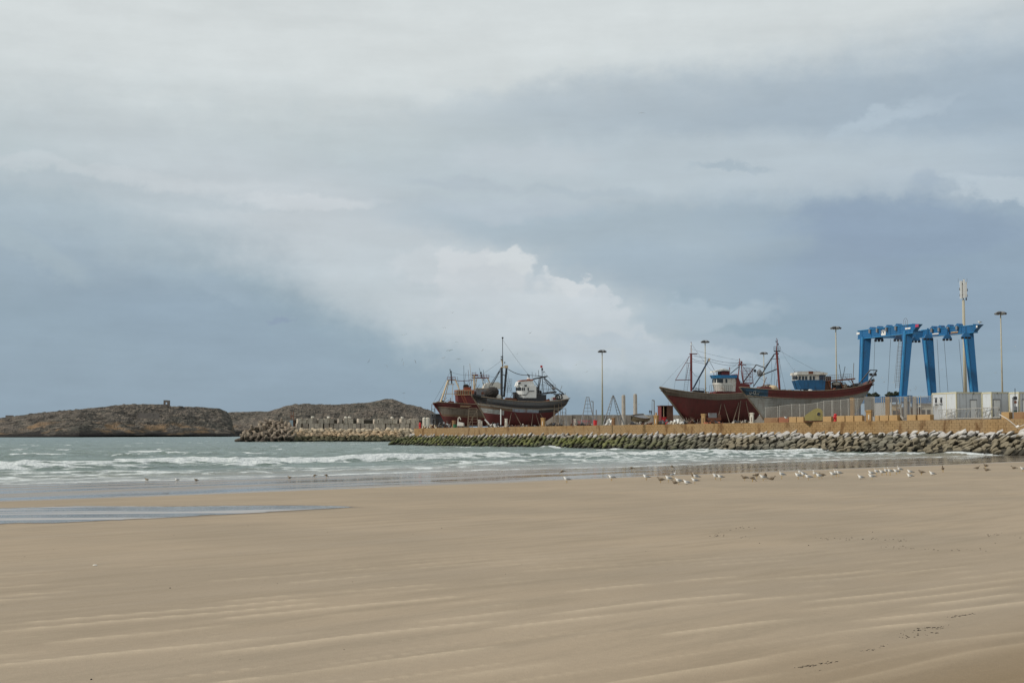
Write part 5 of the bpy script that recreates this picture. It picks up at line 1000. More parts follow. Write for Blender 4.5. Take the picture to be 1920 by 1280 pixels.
for (A_, d, ln) in ((A1, dA, lA), (B1, dB, lB)):   # winches, motors and cable drums along the beam tops
    for f_ in (.18, .36, .58, .80):
        c_ = A_+d*(ln*f_)+UZ*.95; m = MB(); sd_ = d.cross(UZ); m.tube(c_+sd_*-.55, c_+sd_*.55, .42, None, 10); oriented(m, c_-d*.9+UZ*-.1, d, UZ, sd_, 1.0, .22, .4); m.build('winch', m_hb, hoist)
        b_ = MB(); nrm = sd_ if sd_.y < 0 else -sd_; oriented(b_, c_+nrm*.75-d*.2-UZ*.5, d, UZ, sd_, .45, .38, .16); b_.build('motor_box', m_greyw, hoist)
def trolley(px, py, Y, dark=False, n3=True):
    c_ = gp(px, py, Y); t_ = MB(); t_.hexa([c_+Td*-.85+Ld*-.2, c_+Td*.85+Ld*-.2, c_+Td*.85+Ld*.2, c_+Td*-.85+Ld*.2, c_+Td*-.35+Ld*-.2+UZ*.8, c_+Td*.45+Ld*-.2+UZ*.8, c_+Td*.45+Ld*.2+UZ*.8, c_+Td*-.45+Ld*.2+UZ*.8])
    t_.tube(c_+UZ*.7, c_+UZ*2.0, .18); o = t_.build('hook_block', m_hb if not dark else m_dkblue, hoist)
    for k_ in (-1, 0, 1): MB().tube(c_+Td*(.66*k_)+Ld*-.2+UZ*-.18, c_+Td*(.66*k_)+Ld*.2+UZ*-.18, .21, None, 10).build('sheave', m_tyre, o)
trolley(1648, 637, 260, True); trolley(1684, 636.5, 262, True); trolley(1717, 638.5, 255); trolley(1740, 634, 257); trolley(1776, 635, 256); trolley(1811, 631.5, 249)
for a, b, Y in ((1640.5, 1637, 260), (1670, 1664, 261), (1757, 1763, 258), (1770, 1778, 257), (1798, 1807, 254)): MB().tube(gp(a, 636, Y), gp(b, 742, Y), .035, None, 4).build('cable', m_rope, hoist)
lm = MB(); A_, B_ = gp(1689, 637, 249.6), gp(1682.5, 728, 249.6)
for s_ in (-.38, .38): lm.tube(A_+Vector((s_, 0, 0)), B_+Vector((s_, 0, 0)), .045, None, 4)
for i in range(1, 26): p = A_.lerp(B_, i/26); lm.tube(p+Vector((-.38, 0, 0)), p+Vector((.38, 0, 0)), .035, None, 4)
lad = lm.build('access_ladder', m_greyw, hoist); cg = MB()
for s_ in (-.75, 0.0): cg.tube(A_+Vector((s_, -.6, -1)), B_+Vector((s_, -.6, 1)), .03, None, 4)
for i in range(1, 13): p = A_.lerp(B_, i/13); cg.path([p+Vector((-.42, 0, 0)), p+Vector((-.6, -.6, 0)), p+Vector((.1, -.6, 0)), p+Vector((.4, 0, 0))], .035, 4)
cg.build('ladder_cage', m_greyw, lad)
hp = gp(1698, 610, 250); tr = MB(); tr.path([hp+Vector((-.35+.35*(1-math.cos(a)), 0, .9+.5*math.sin(a))) for a in np.linspace(0, math.pi, 9)], .04, 4)
for s_ in (-.35, 0, .35): tr.tube(hp+Vector((s_, 0, -.3)), hp+Vector((s_, 0, 1.0)), .035, None, 4)
tr.build('ladder_hoop', m_greyw, lad)
def sill(pa, Ya, pb, Yb, e0, e1):
    A, B_ = gp(*pa, Ya), gp(*pb, Yb); zz_ = (A.z+B_.z)/2; A.z = B_.z = zz_; d = (B_-A); ln = d.length; d.normalize(); m = MB(); oriented(m, A-d*e0, d, UZ, d.cross(UZ), ln+e0+e1, .6, .55); o = m.build('sill_beam', m_hb, hoist)
    for f_ in (-e0+1.2, ln+e1-1.2): 
        for o_ in (-.85, .85): c_ = A+d*(f_+o_); MB().tube(Vector((c_.x, c_.y, .95))-d.cross(UZ)*.45, Vector((c_.x, c_.y, .95))+d.cross(UZ)*.45, .95, None, 16).build('wheel', m_tyre, o)
        c_ = A+d*f_; w = MB(); w.hexa([c_+Vector((-.5, -.5, -3.0)), c_+Vector((.5, -.5, -3.0)), c_+Vector((.5, .5, -3.0)), c_+Vector((-.5, .5, -3.0)), c_+Vector((-.5, -.5, -.5)), c_+Vector((.5, -.5, -.5)), c_+Vector((.5, .5, -.5)), c_+Vector((-.5, .5, -.5))]); w.build('wheel_carrier', m_dkblue, o)
sill((1617, 749), Y1, (1692, 749), Y2, 3.0, 2.6); sill((1749, 748.5), Y3, (1828, 748.5), Y4, 6.5, 2.6)
# ================================================================== LIGHT MASTS, AERIAL
m_pole = paint('sand_coloured_pole', (166, 160, 140), (138, 128, 106), .4, .4, .6)
m_lamp, t = new_mat('lamp_lens'); out(t, t.n('ShaderNodeBsdfPrincipled', Base_Color=lin(196, 196, 188), Roughness=.3))
def lightmast(label, px, pyt, Y, rt=.10, rb=.17, hw=6.4):
    B_ = at(px, 790, Y); zq = QZ(Y); H_ = zat(pyt, Y)-zq; r = thing('light_mast', label, 'light mast', (at(px, pyt, Y).x, Y, zq), 0, 'floodlight masts over the yard')
    MB().tube((0, 0, .0), (0, 0, H_-.1), rb, rt, 10).build('pole', m_pole, r, True); R = hw*Y/F
    MB().tube((0, 0, H_-.45), (0, 0, H_-.2), R*.28, R*.42, 10).tube((0, 0, H_-.2), (0, 0, H_-.05), R*.42, .2, 10).build('headframe', m_pole, r)
    rg = MB(); rg.path([(R*.8*math.cos(a), R*.8*math.sin(a), H_-.15) for a in np.linspace(0, 2*math.pi, 17)], .07, 5); [rg.tube((0, 0, H_-.2), (R*.8*math.cos(a), R*.8*math.sin(a), H_-.15), .05) for a in np.linspace(0, 2*math.pi, 9)[:-1]]; rg.build('lamp_ring', m_pole, r)
    for i in range(8):
        a = 2*math.pi*i/8+.2; M = Matrix.Translation((R*.82*math.cos(a), R*.82*math.sin(a), H_-.28)) @ Matrix.Rotation(a, 4, 'Z') @ Matrix.Rotation(.5, 4, 'Y'); l_ = MB().box(-.3, .34, -.26, .26, -.12, .16, M=M).build('floodlight', m_darksteel if i % 2 else m_greyw, r)
        MB().box(-.26, .30, -.22, .22, -.135, -.12, M=M).build('lens', m_lamp, l_)
lightmast('slim floodlight mast standing alone between the grey trawler and the red trawler', 1129, 656, 312, rb=.22); lightmast('floodlight mast rising behind the mast and boom of the red trawler', 1322, 638, 318); lightmast('lower floodlight mast seen between the red trawler and the blue wheelhouse boat', 1432, 660, 370)
lightmast('floodlight mast behind the blue wheelhouse, left of the blue hoist', 1567, 612, 292, .11, .19, 8.8); lightmast('tallest floodlight mast at the right, behind the cabins', 1876, 584, 246, .10, .17, 9.0)
ae = thing('phone_mast', 'thick phone aerial mast with white panel antennas behind the blue hoist', 'aerial mast', (at(1808, 640, 300).x, 300, QZ(300))); Ht = zat(562, 300)-QZ(300)
MB().tube((0, 0, 0), (0, 0, Ht), .42, .26, 12).build('pole', m_pole, ae, True); Hz = zat(527, 300)-QZ(300)
for i, (ax, ay, z0, z1) in enumerate(((-.55, -.2, Ht+.2, Hz+.0), (.05, -.5, Ht+.3, Hz+.3), (.55, -.1, Ht+.6, Hz-.2), (-.1, .45, Ht+.3, Hz))): MB().box(ax-.19, ax+.19, ay-.1, ay+.1, z0, z1).build('panel_antenna', m_white2, ae)
MB().tube((0, 0, Ht), (0, 0, Hz+.2), .10).tube((-.7, 0, Ht+1), (.7, 0, Ht+1), .05).tube((-.7, 0, Hz-.6), (.8, 0, Hz-.6), .05).build('headframe', m_darksteel, ae)
for ax, z0 in ((-.65, .7), (.75, .6), (.8, 1.8), (.6, -.1), (-.7, 2.0)): MB().box(ax-.1, ax+.1, -.15, .15, Ht+z0, Ht+z0+.55).build('radio_unit', m_darksteel, ae)
for ax in (-1.0, .2, .85): MB().tube((ax, 0, Hz-.2), (ax, 0, Hz+.6), .035, None, 4).build('whip_aerial', m_greyw, ae)
# ================================================================== ALONG THE QUAY EDGE
def mpp(Y): return Y/F
def qobj(name, label, cat, px, inset, group=None):
    k_ = wall_k(px, inset); p = wp(k_, inset); z = QZ(p.y); return thing(name, label, cat, (p.x, p.y, z), WANG, group), p.y, k_
# low concrete blocks
BL = [(1436, 1462, 783, 'brown', 'leftmost long brown block at the foot of the fence, left end of the row'), (1463, 1482, 782, 'red', 'reddish brown block at the foot of the fence, second from the left'), (1482.5, 1496, 781.5, 'tan', 'short tan block just left of the yellow sheave housing, nearer the reddish block'), (1497, 1510, 781.5, 'tan', 'tan block touching the left side of the yellow sheave housing'), (1546, 1562, 780.5, 'tan', 'tan block between the yellow sheave housing and the red hydrant'), (1572, 1587, 779.5, 'tan', 'tan block just right of the red hydrant'), (1588.5, 1603.5, 779, 'tan', 'tan block in front of the tall ochre pillar near the boat stern'), (1605, 1620, 779, 'tan', 'tan block just left of the pedestal with the grey board above it'), (1644, 1651.5, 778.8, 'tan', 'smallest tan block, just right of the pedestal with the grey board'), (1652.5, 1669, 778.4, 'tan', 'tan block in front of the ochre pillar by the leaning fence post'), (1670, 1686, 778, 'tan', 'tan block left of the gap in the row'), (1703.5, 1720.5, 777.6, 'tan', 'tan block in front of the grey concrete posts, right of the gap'), (1723.5, 1748, 777, 'tan', 'longest tan block, beside the white cabin'), (1881, 1896, 772.3, 'tan', 'tan block in front of the middle cabin at the right'), (1904, 1935, 772, 'brown', 'large brown block at the right edge of the photo')]
for x0, x1, yt, c_, lab in BL:
    ka, kb = wall_k(x1, .55), wall_k(x0, .55); o, Y, k_ = qobj('concrete_block', lab, 'concrete block', (x0+x1)/2, .55); H_ = max(.5, zat(yt, Y)-QZ(Y)); L = kb-ka
    m = MB(); e_ = .05; L2 = L/2-.03; m.rings([[(-L2, -.4, 0), (L2, -.4, 0), (L2, .4, 0), (-L2, .4, 0)], [(-L2, -.4, H_-e_), (L2, -.4, H_-e_), (L2, .4, H_-e_), (-L2, .4, H_-e_)], [(-L2+e_, -.35, H_), (L2-e_, -.35, H_), (L2-e_, .35, H_), (-L2+e_, .35, H_)]])
    bpy.data.objects.remove(o); ob = m.build('concrete_block', m_tan if c_ == 'tan' else (m_brownb if c_ == 'brown' else paint('red_stone', (140, 88, 62), (110, 66, 48), .5, 1, .85))); p = wp(k_, .55); ob.location = (p.x, p.y, QZ(p.y)); ob.rotation_euler = (0, 0, WANG+random.uniform(-.02, .02)); tag(ob, lab, 'concrete block', 'blocks lined up at the foot of the fence')
# fence: posts and wire mesh panels
m_mesh, t = new_mat('wire_mesh'); tr_ = t.n('ShaderNodeBsdfTransparent'); df = t.n('ShaderNodeBsdfPrincipled', Base_Color=lin(128, 122, 114), Roughness=.6); g = t.n('ShaderNodeNewGeometry').outputs['Position']; nn = t.noise(g, .5, 3, .6)
out(t, t.n('ShaderNodeMixShader', Fac=t.m('ADD', .20, t.m('MULTIPLY', nn, .28)), i1=tr_.outputs[0], i2=df.outputs[0]))
m_galv = paint('galvanised_post', (164, 160, 152), (118, 112, 104), .4, 2, .5)
fence = thing('mesh_fence', 'tall see-through wire mesh fence on thin pale posts along the quay edge', 'fence')
FP = [(1435.5, 763), (1459, 761), (1462, 760), (1485, 757), (1500, 757), (1509, 757), (1533, 754), (1545, 751), (1560, 750), (1562, 750), (1577, 749), (1591, 747), (1606, 746), (1609, 746), (1640, 744), (1654, 744), (1657, 744), (1672, 743.5), (1690, 743), (1707, 742), (1723, 742), (1727, 742), (1749, 741)]
prev = None
for i, (px, yt) in enumerate(FP):
    p = wp(wall_k(px, 1.15), 1.15); H_ = zat(yt, p.y)-QZ(p.y); MB().tube((p.x, p.y, QZ(p.y)), (p.x, p.y, QZ(p.y)+H_), .065, None, 6).build('fence_post', m_galv, fence)
    if prev is not None and px-prev[2] > 5:
        a = prev[0]; m = MB(); m.add([(a.x, a.y, QZ(a.y)+.1), (p.x, p.y, QZ(p.y)+.1), (p.x, p.y, QZ(p.y)+H_-.1), (a.x, a.y, QZ(a.y)+prev[1]-.1)], [(0, 1, 2, 3)]); m.build('mesh_panel', m_mesh, fence)
        MB().tube((a.x, a.y, QZ(a.y)+prev[1]-.1), (p.x, p.y, QZ(p.y)+H_-.1), .03, None, 4).build('top_wire', m_galv, fence)
    prev = (p, H_, px)
p = wp(wall_k(1687, 1.0), 1.0); a = at(1683.5, 746, p.y); MB().tube((p.x+.5, p.y, QZ(p.y)), (a.x, p.y, a.z), .07, None, 6).build('leaning_post', m_galv, fence)
def post(label, px0, px1, yt, mat, inset=1.9, cat='pillar', th=.8, name='pillar'):
    o, Y, k_ = qobj(name, label, cat, (px0+px1)/2, inset); H_ = zat(yt, Y)-QZ(Y); w_ = (px1-px0)*mpp(Y)*.72; bpy.data.objects.remove(o); m = MB(); m.box(-w_/2, w_/2, -th/2, th/2, 0, H_-.06).box(-w_/2-.04, w_/2+.04, -th/2-.04, th/2+.04, H_-.06, H_)
    ob = m.build(name, mat); p = wp(k_, inset); ob.location = (p.x, p.y, QZ(p.y)); ob.rotation_euler = (0, 0, math.radians(-28)); return tag(ob, label, cat)
post('tall ochre pillar behind the fence below the stern of the blue wheelhouse boat', 1594, 1603, 745.5, m_ochre); post('tall ochre pillar behind the fence, right of the grey board', 1660, 1669.5, 743.5, m_ochre)
post('left one of two rough grey concrete posts behind the fence', 1695.5, 1702, 743.3, m_conc); post('right one of two rough grey concrete posts behind the fence', 1712, 1719, 742.8, m_conc)
post('thick grey steel post between the middle cabin and the rightmost cabin', 1898.5, 1903.5, 745, m_greyw, .8, 'post', .3, 'steel_post')
# masonry pedestals with niches
PED = [(1225, 1236, 778, 'ochre', 'ochre masonry pedestal with a cap block, left of the maroon shed', True), (1314, 1325, 775.5, 'tan', 'tan pedestal with a wide cap and a slot, in front of the red hull'), (1405, 1414.5, 773.5, 'pale', 'whitish chipped pedestal under the bow of the blue wheelhouse boat'), (1622, 1638, 768.5, 'ochre', 'ochre pedestal with a white niche, below the grey board in the fence'), (946, 952, 784.5, 'pale', 'narrow whitish pedestal in front of the dark red bottom of the grey trawler'), (1013.5, 1023, 783, 'ochre', 'ochre pedestal with a flat cap below the stern half of the grey trawler'), (1075, 1083, 785, 'conc', 'grey concrete pedestal right of the grey trawler stern'), (896, 902, 786.5, 'conc', 'left one of two small grey pedestals by the tall timber scaffold'), (901, 905, 789, 'conc', 'right one of two small grey pedestals by the tall timber scaffold'), (1146, 1154, 783, 'brown', 'weathered brown pedestal beside the big stepladder'), (847, 855, 788, 'brown', 'small brown pedestal under the leftmost trawler, by the green bin')]
pm = {'ochre': m_ochre, 'tan': m_tan, 'pale': m_pale, 'conc': m_conc, 'brown': m_brownb}
for e_ in PED:
    x0, x1, yt, c_, lab = e_[:5]; o, Y, k_ = qobj('pedestal', lab, 'pedestal', (x0+x1)/2, 1.2, 'masonry pedestals along the quay'); o.rotation_euler = (0, 0, math.radians(-32)); H_ = zat(yt, Y)-QZ(Y); w_ = (x1-x0)*mpp(Y)*.62; h = w_/2
    m = MB(); m.box(-h, h, -h, h, 0, H_*.86); body = m.build('shaft', pm[c_], o); MB().box(-h*1.18, h*1.18, -h*1.18, h*1.18, H_*.86, H_).build('cap', pm[c_], o)
    MB().box(-h-.02, -h+.03, -h*.35, h*.3, H_*.12, H_*.58).build('niche', m_white if c_ == 'ochre' else m_brown, body); MB().box(-h*.1, h*.35, -h-.025, -h+.03, H_*.12, H_*.58).build('niche', m_pale if c_ == 'ochre' else m_brown, body)
    if len(e_) > 5: MB().box(-h*.4, h*.3, -h*.35, h*.35, H_, H_+.55).build('cap_block', pm[c_], o)
# grey board above pedestal, yellow sheave housing, hydrant
o, Y, k_ = qobj('grey_board', 'upright grey sheet metal board in the fence above the ochre pedestal with a niche', 'board', 1631, 1.0); z0, z1 = zat(768, Y)-QZ(Y), zat(743, Y)-QZ(Y); o.rotation_euler = (0, 0, math.radians(-12)); MB().box(-.86, .80, -.05, .05, z0, z1).build('sheet', paint('grey_sheet', (128, 126, 122), (104, 100, 96), .4, 1, .6), o)
for s_ in (-.8, .75): MB().tube((s_, .1, 0), (s_, .1, z1), .05).build('leg', m_galv, o)
yy = paint('faded_yellow_steel', (144, 132, 80), (108, 98, 62), .5, .9, .6); o, Y, k_ = qobj('sheave_housing', 'faded yellow steel housing with sloping back and round hole on the quay edge', 'housing', 1528, .7); o.rotation_euler = (0, 0, math.radians(-16)); s_ = mpp(Y)
def yp(px, py): return ((px-1528)*s_/math.cos(math.radians(16)), zat(py, Y)-QZ(Y))
prof = [yp(1510.5, 788.3), yp(1510.5, 779), yp(1526, 767.5)]+[yp(1533.5+9.8*math.cos(a), 775.5-10.2*math.sin(a)) for a in np.linspace(1.9, .1, 9)]+[yp(1544.5, 788.3)]
m = MB(); m.prism([(x, max(z, .03)) for x, z in prof], -.75, .75); m.build('casing', yy, o); fl = MB(); fl.box(yp(1508, 0)[0], yp(1547, 0)[0], -1.0, 1.0, .0, .12).build('base_plate', m_rust, o)
c_ = yp(1535.5, 776.3); MB().tube((c_[0], -.78, c_[1]), (c_[0], .78, c_[1]), .30, None, 16).build('axle_hole', m_darksteel, o); rg = [[Vector((c_[0]+(.34+.06*math.cos(b))*math.cos(a), -.76+.05*math.sin(b), c_[1]+(.34+.06*math.cos(b))*math.sin(a))) for b in (0, 1.57, 3.14, 4.71)] for a in np.linspace(0, 2*math.pi, 17)]; MB().rings(rg, cap=False).build('bearing_ring', yy, o)
def hydrant(label, px, pyt, inset, sc=1.0):
    o, Y, k_ = qobj('hydrant', label, 'hydrant', px, inset); H_ = zat(pyt, Y)-QZ(Y); r = .2*sc; b = MB(); b.tube((0, 0, 0), (0, 0, .12*H_), r*1.5, None, 10); b.tube((0, 0, .12*H_), (0, 0, .78*H_), r, r*.95, 12); b.tube((0, 0, .78*H_), (0, 0, .84*H_), r*1.35, None, 12); b.build('barrel', m_redp, o, False)
    MB().ball((0, 0, .85*H_), r*1.15, r*1.15, H_*.15, 10, 6).build('dome', m_redp, o, True); c = MB(); c.tube((-r*2, 0, .6*H_), (r*2, 0, .6*H_), r*.5, None, 8).tube((0, -r*1.9, .5*H_), (0, 0, .5*H_), r*.55, None, 8); c.build('outlet', m_redp, o)
hydrant('bright red fire hydrant between the blocks at the foot of the fence', 1566.5, 775, .3, 1.15); hydrant('small red hydrant near the left end of the quay wall', 787.5, 791.5, .8, 1.3)
# oil drums
def drum(label, px, inset, h, r, mat, group=None):
    o, Y, k_ = qobj('drum', label, 'drum', px, inset); bpy.data.objects.remove(o); m = MB(); 
    for i in range(3): m.tube((0, 0, h*i/3), (0, 0, h*(i+1)/3-.04), r, None, 12); m.tube((0, 0, h*(i+1)/3-.04), (0, 0, h*(i+1)/3), r*1.05, None, 12)
    ob = m.build('drum', mat); p = wp(k_, inset); ob.location = (p.x, p.y, QZ(p.y)); return tag(ob, label, 'drum', group)
drum('red drum against the grey harbour wall right of the graffiti', 1116, 2.5, 1.25, .42, m_redp); drum('green bin under the leftmost trawler', 853, .9, .95, .5, paint('green_plastic', (44, 104, 70), (36, 80, 56), .3, 1, .5))
# cabins
m_cab = paint('cabin_panel', (194, 197, 198), (160, 154, 142), .45, .6, .5, bump=.05, fine=.05); m_cabt = paint('cabin_trim', (196, 188, 158), (168, 156, 126), .35, 1, .5)
def cabin(label, pxc, inset, wf, dl, th, details, ytop=734.5):
    k_ = wall_k(pxc, inset); p = wp(k_, inset); o = thing('site_cabin', label, 'cabin', (p.x, p.y, QZ(p.y)), math.radians(th), 'white site cabins on the quay'); H_ = zat(ytop, p.y)-QZ(p.y)
    b = MB().box(0, wf, 0, dl, .12, H_-.22).build('body', m_cab, o); MB().box(-.06, wf+.06, -.06, dl+.06, H_-.22, H_).build('roof_edge', m_cabt, o); MB().box(-.03, wf+.03, -.03, dl+.03, 0, .12).build('skid', m_greyw, o)
    for x_, y_ in ((0, 0), (wf, 0), (0, dl), (wf, dl)): MB().box(x_-.09, x_+.09, y_-.09, y_+.09, .12, H_-.22).build('corner_post', m_cabt, o)
    if details >= 1:
        MB().box(-.03, .0, dl*.40, dl*.40+.14, .12, H_-.22).build('panel_joint', m_cabt, b)
        for yv in (dl*.62, dl*.84):
            MB().box(-.08, 0, yv-.25, yv+.25, H_*.64, H_*.77).build('vent', m_darksteel, b); MB().box(-.16, 0, yv-.36, yv+.36, H_*.80, H_*.83).build('vent_hood', m_greyw, b)
            MB().box(-.12, 0, yv-.36, yv+.36, H_*.56, H_*.60).build('vent_sill', m_greyw, b)
    if details >= 0:
        d0 = wf*.55 if details else wf*.12; dw = 1.1
        dr = MB().box(d0, d0+dw, -.05, 0, .2, H_*.70).build('door', m_white2, b); MB().box(d0-.08, d0+dw+.08, -.07, 0, H_*.70, H_*.74).build('lintel', m_greyw, b); MB().box(d0+dw*.5, d0+dw*.62, -.12, 0, H_*.93, H_*.97).build('lamp', m_darksteel, b)
        for x_ in (d0-.07, d0+dw): MB().box(x_, x_+.07, -.06, 0, .2, H_*.70).build('door_jamb', m_greyw, b)
        MB().box(d0+dw*.8, d0+dw*.88, -.1, -.05, H_*.33, H_*.37).build('handle', m_darksteel, dr)
        for x_ in np.arange(.6, wf-.1, 1.15): MB().box(x_-.02, x_+.02, -.02, 0, .12, H_-.22).build('panel_seam', m_greyw, b)
    return o, H_
cabin('white cabin nearest the fence, with two square vents in its sunlit end', 1794, 1.6, 4.5, 7.2, 14, 1)
cabin('middle white cabin at the right with a plain grey door', 1860, 1.6, 3.0, 2.5, 14, 0); cabin('rightmost white cabin cut by the edge of the photo', 1912, 1.6, 4.5, 2.5, 14, 0)
# meter boxes on post
o, Y, k_ = qobj('meter_board', 'cluster of dark meter boxes and pipes on a pole between the cabins', 'meter board', 1904.5, .9); o.rotation_euler = (0, 0, 0)
MB().tube((0, 0, 0), (0, 0, zat(728, Y)-QZ(Y)), .05).build('pole', m_darksteel, o)
for dz_, w_, h_, mt in ((3.1, .5, .5, m_darksteel), (2.5, .35, .4, m_rust), (1.5, .5, .7, m_greyw), (1.0, .5, .45, paint('green_box', (52, 104, 98), (40, 70, 66), .4, 1, .6))): MB().box(-w_/2, w_/2, -.15, .15, dz_-h_/2, dz_+h_/2).build('meter_box', mt, o)
# gangway truss lying in front of the cabins
gw = thing('gangway', 'long pale grey lattice gangway lying in front of the white cabins', 'gangway'); 
def gq(px, py, ins): p = wp(wall_k(px, ins), ins); return Vector((p.x, p.y, zat(py, p.y)))
for ins in (.5, 1.3):
    MB().path([gq(1759.5, 768, ins), gq(1793, 767, ins), gq(1873, 763.5, ins)], .055, 5).build('top_rail', m_galv, gw)
    MB().path([gq(1762, 784.8, ins), gq(1793, 784.3, ins), gq(1876, 782.3, ins)], .075, 5).build('bottom_rail', m_galv, gw)
    MB().path([gq(1765, 773, ins), gq(1793, 772.5, ins)], .035, 4).path([gq(1766, 779, ins), gq(1793, 778.5, ins)], .035, 4).build('mid_rail', m_galv, gw)
    for a in (1760, 1767, 1776, 1784, 1793): MB().tube(gq(a, 767.6, ins), gq(a+2, 784.6, ins), .04, None, 4).build('upright', m_galv, gw)
    for a, b in ((1762, 1768), (1776, 1783), (1785, 1788), (1793, 1788), (1776, 1770)): MB().tube(gq(a, 768, ins), gq(b, 784, ins), .035, None, 4).build('brace', m_galv, gw)
    for a in (1799, 1814, 1821, 1834, 1840, 1852, 1860, 1874): MB().tube(gq(a, 767.2-(a-1793)*.045, ins), gq(a-(7 if a % 2 else 6), 784-(a-1793)*.02, ins), .045, None, 4).build('brace', m_galv, gw)
MB().path([gq(1844, 764.3, .45), gq(1850, 774, .45), gq(1853, 781, .45), gq(1861, 763.8, .45)], .045, 4).path([gq(1844, 764.3, .45), gq(1861, 764, .45)], .07, 4).build('hanger', m_galv, gw)
MB().add([gq(1762, 785, .5), gq(1876, 782.5, .5), gq(1876, 782.5, 1.3), gq(1762, 785, 1.3)], [(0, 1, 2, 3)]).build('walkway', m_galv, gw)
# maroon shed, rubbish heaps
o, Y, k_ = qobj('steel_shed', 'rusty maroon steel shed with an open front, left of the red boat', 'shed', 1251, 5); s_ = mpp(Y); H_ = zat(761, Y)-QZ(Y); o.rotation_euler = (0, 0, math.radians(8)); w_ = 23*s_
MB().box(-w_/2, -w_/2+.1, 0, 3, 0, H_).build('side_panel', m_maroon, o); MB().box(-.02, w_/2, 0, 3, 0, H_).build('front_panel', m_brown, o); MB().box(-w_/2, w_/2, 2.9, 3, 0, H_).build('rear_panel', m_maroon, o); MB().box(-w_/2-.2, w_/2+.1, -.2, 3.2, H_, H_+.12).build('roof', m_rust, o); MB().box(-w_/2+.1, -.1, .3, .5, 0, H_*.42).build('half_door', m_redp, o); MB().box(-w_/2+.5, -w_/2+.62, -.02, .1, H_*.4, H_).build('door_post', m_cream, o)
def heap(label, name, px0, px1, pyt, inset, mats, n, cat='rubbish heap', sticks=0):
    """one pile of angular scraps: each kind of scrap a part"""
    o, Y, k_ = qobj(name, label, cat, (px0+px1)/2, max(inset, 1.6)); W_ = abs(wall_k(px0, 1.6)-wall_k(px1, 1.6))/2; H_ = max(.4, zat(pyt, Y)-QZ(Y)); rs = random.Random(int(px0*7))
    for mi, mt in enumerate(mats):
        m = MB()
        for i in range(n):
            x = rs.uniform(-W_, W_)*.95; hh = H_*(1-abs(x/W_)**2)*rs.uniform(.15, .9); r = rs.uniform(.15, .42); c0 = Vector((x, rs.uniform(-.6, .9), max(.08, hh-.15)))
            M = Matrix.Translation(c0) @ Euler((rs.uniform(0, 6), rs.uniform(0, 6), rs.uniform(0, 6))).to_matrix().to_4x4(); m.box(-r*rs.uniform(.7, 1.6), r, -r*.7, r*.7, -r*.4, r*.4, M=M)
        tag(m.build('scrap', mt, o), kind='stuff')
    if sticks:
        m = MB()
        for i in range(sticks): a = Vector((rs.uniform(-W_, W_), rs.uniform(-.8, .8), rs.uniform(.05, H_*.5))); m.tube(a, a+Vector((rs.uniform(-1.6, 1.6), rs.uniform(-.3, .4), rs.uniform(-.1, .9)*H_)), .05, None, 4)
        tag(m.build('stick', m_timber, o), kind='stuff')
    return o
heap('heap of white sacks and pale rubble left of the red boat stem', 'rubble_heap', 1254, 1282, 785.5, 1.5, [m_white2, m_pale, m_conc], 16); heap('dark scrap pile behind the ochre pedestal by the maroon shed', 'scrap_heap', 1236, 1256, 784.5, 2.2, [m_greyw, m_darksteel, m_redp], 10)
heap('tangle of bent metal rods under the red boat stem', 'scrap_heap', 1282, 1312, 783.5, 1.8, [m_brown, m_darksteel], 6, sticks=16); heap('clutter of orange and dark scrap at the foot of the red hull', 'scrap_heap', 1326, 1350, 788, 1.2, [m_rust, m_orange, m_darksteel], 6)
heap('low litter of planks and stones left of the leftmost trawler', 'scrap_heap', 790, 822, 796, 1.2, [m_cream, m_pale, m_brown], 8, sticks=8); heap('dark scrap under the bow of the leftmost trawler', 'scrap_heap', 822, 846, 789, 2.2, [m_darksteel, m_brown, m_greyw], 9, sticks=6)
heap('black scrap with two small white lumps below the grey trawler', 'scrap_heap', 916, 940, 792, 1.8, [m_darksteel, m_net, m_white2], 6, sticks=3); heap('low dark debris along the quay below the grey trawler', 'scrap_heap', 940, 1010, 795.5, 1.0, [m_darksteel, m_conc, m_brown], 10)
heap('black rope and net pile beyond the stern of the grey trawler', 'scrap_heap', 1025, 1052, 791, 1.6, [m_net, m_darksteel, m_timber], 10, sticks=5); heap('planks and litter right of the grey concrete pedestal', 'scrap_heap', 1072, 1112, 793.5, 1.3, [m_conc, m_brown, m_darksteel], 9, sticks=8)
heap('white sacks beside the brown pedestal and stepladder', 'rubble_heap', 1135, 1148, 784, 2.0, [m_white2, m_tarp], 9); heap('low scatter of rubble between the small boat and the ochre pedestal', 'scrap_heap', 1180, 1226, 793.5, 1.3, [m_brown, m_conc], 7)
heap('small rubble pile in the gap of the block row', 'rubble_heap', 1688, 1704, 778.5, .7, [m_conc, m_dark if False else m_greyw], 9); heap('low litter under the bow of the blue wheelhouse boat', 'scrap_heap', 1372, 1402, 787.5, 1.3, [m_timber, m_conc, m_darksteel], 7)
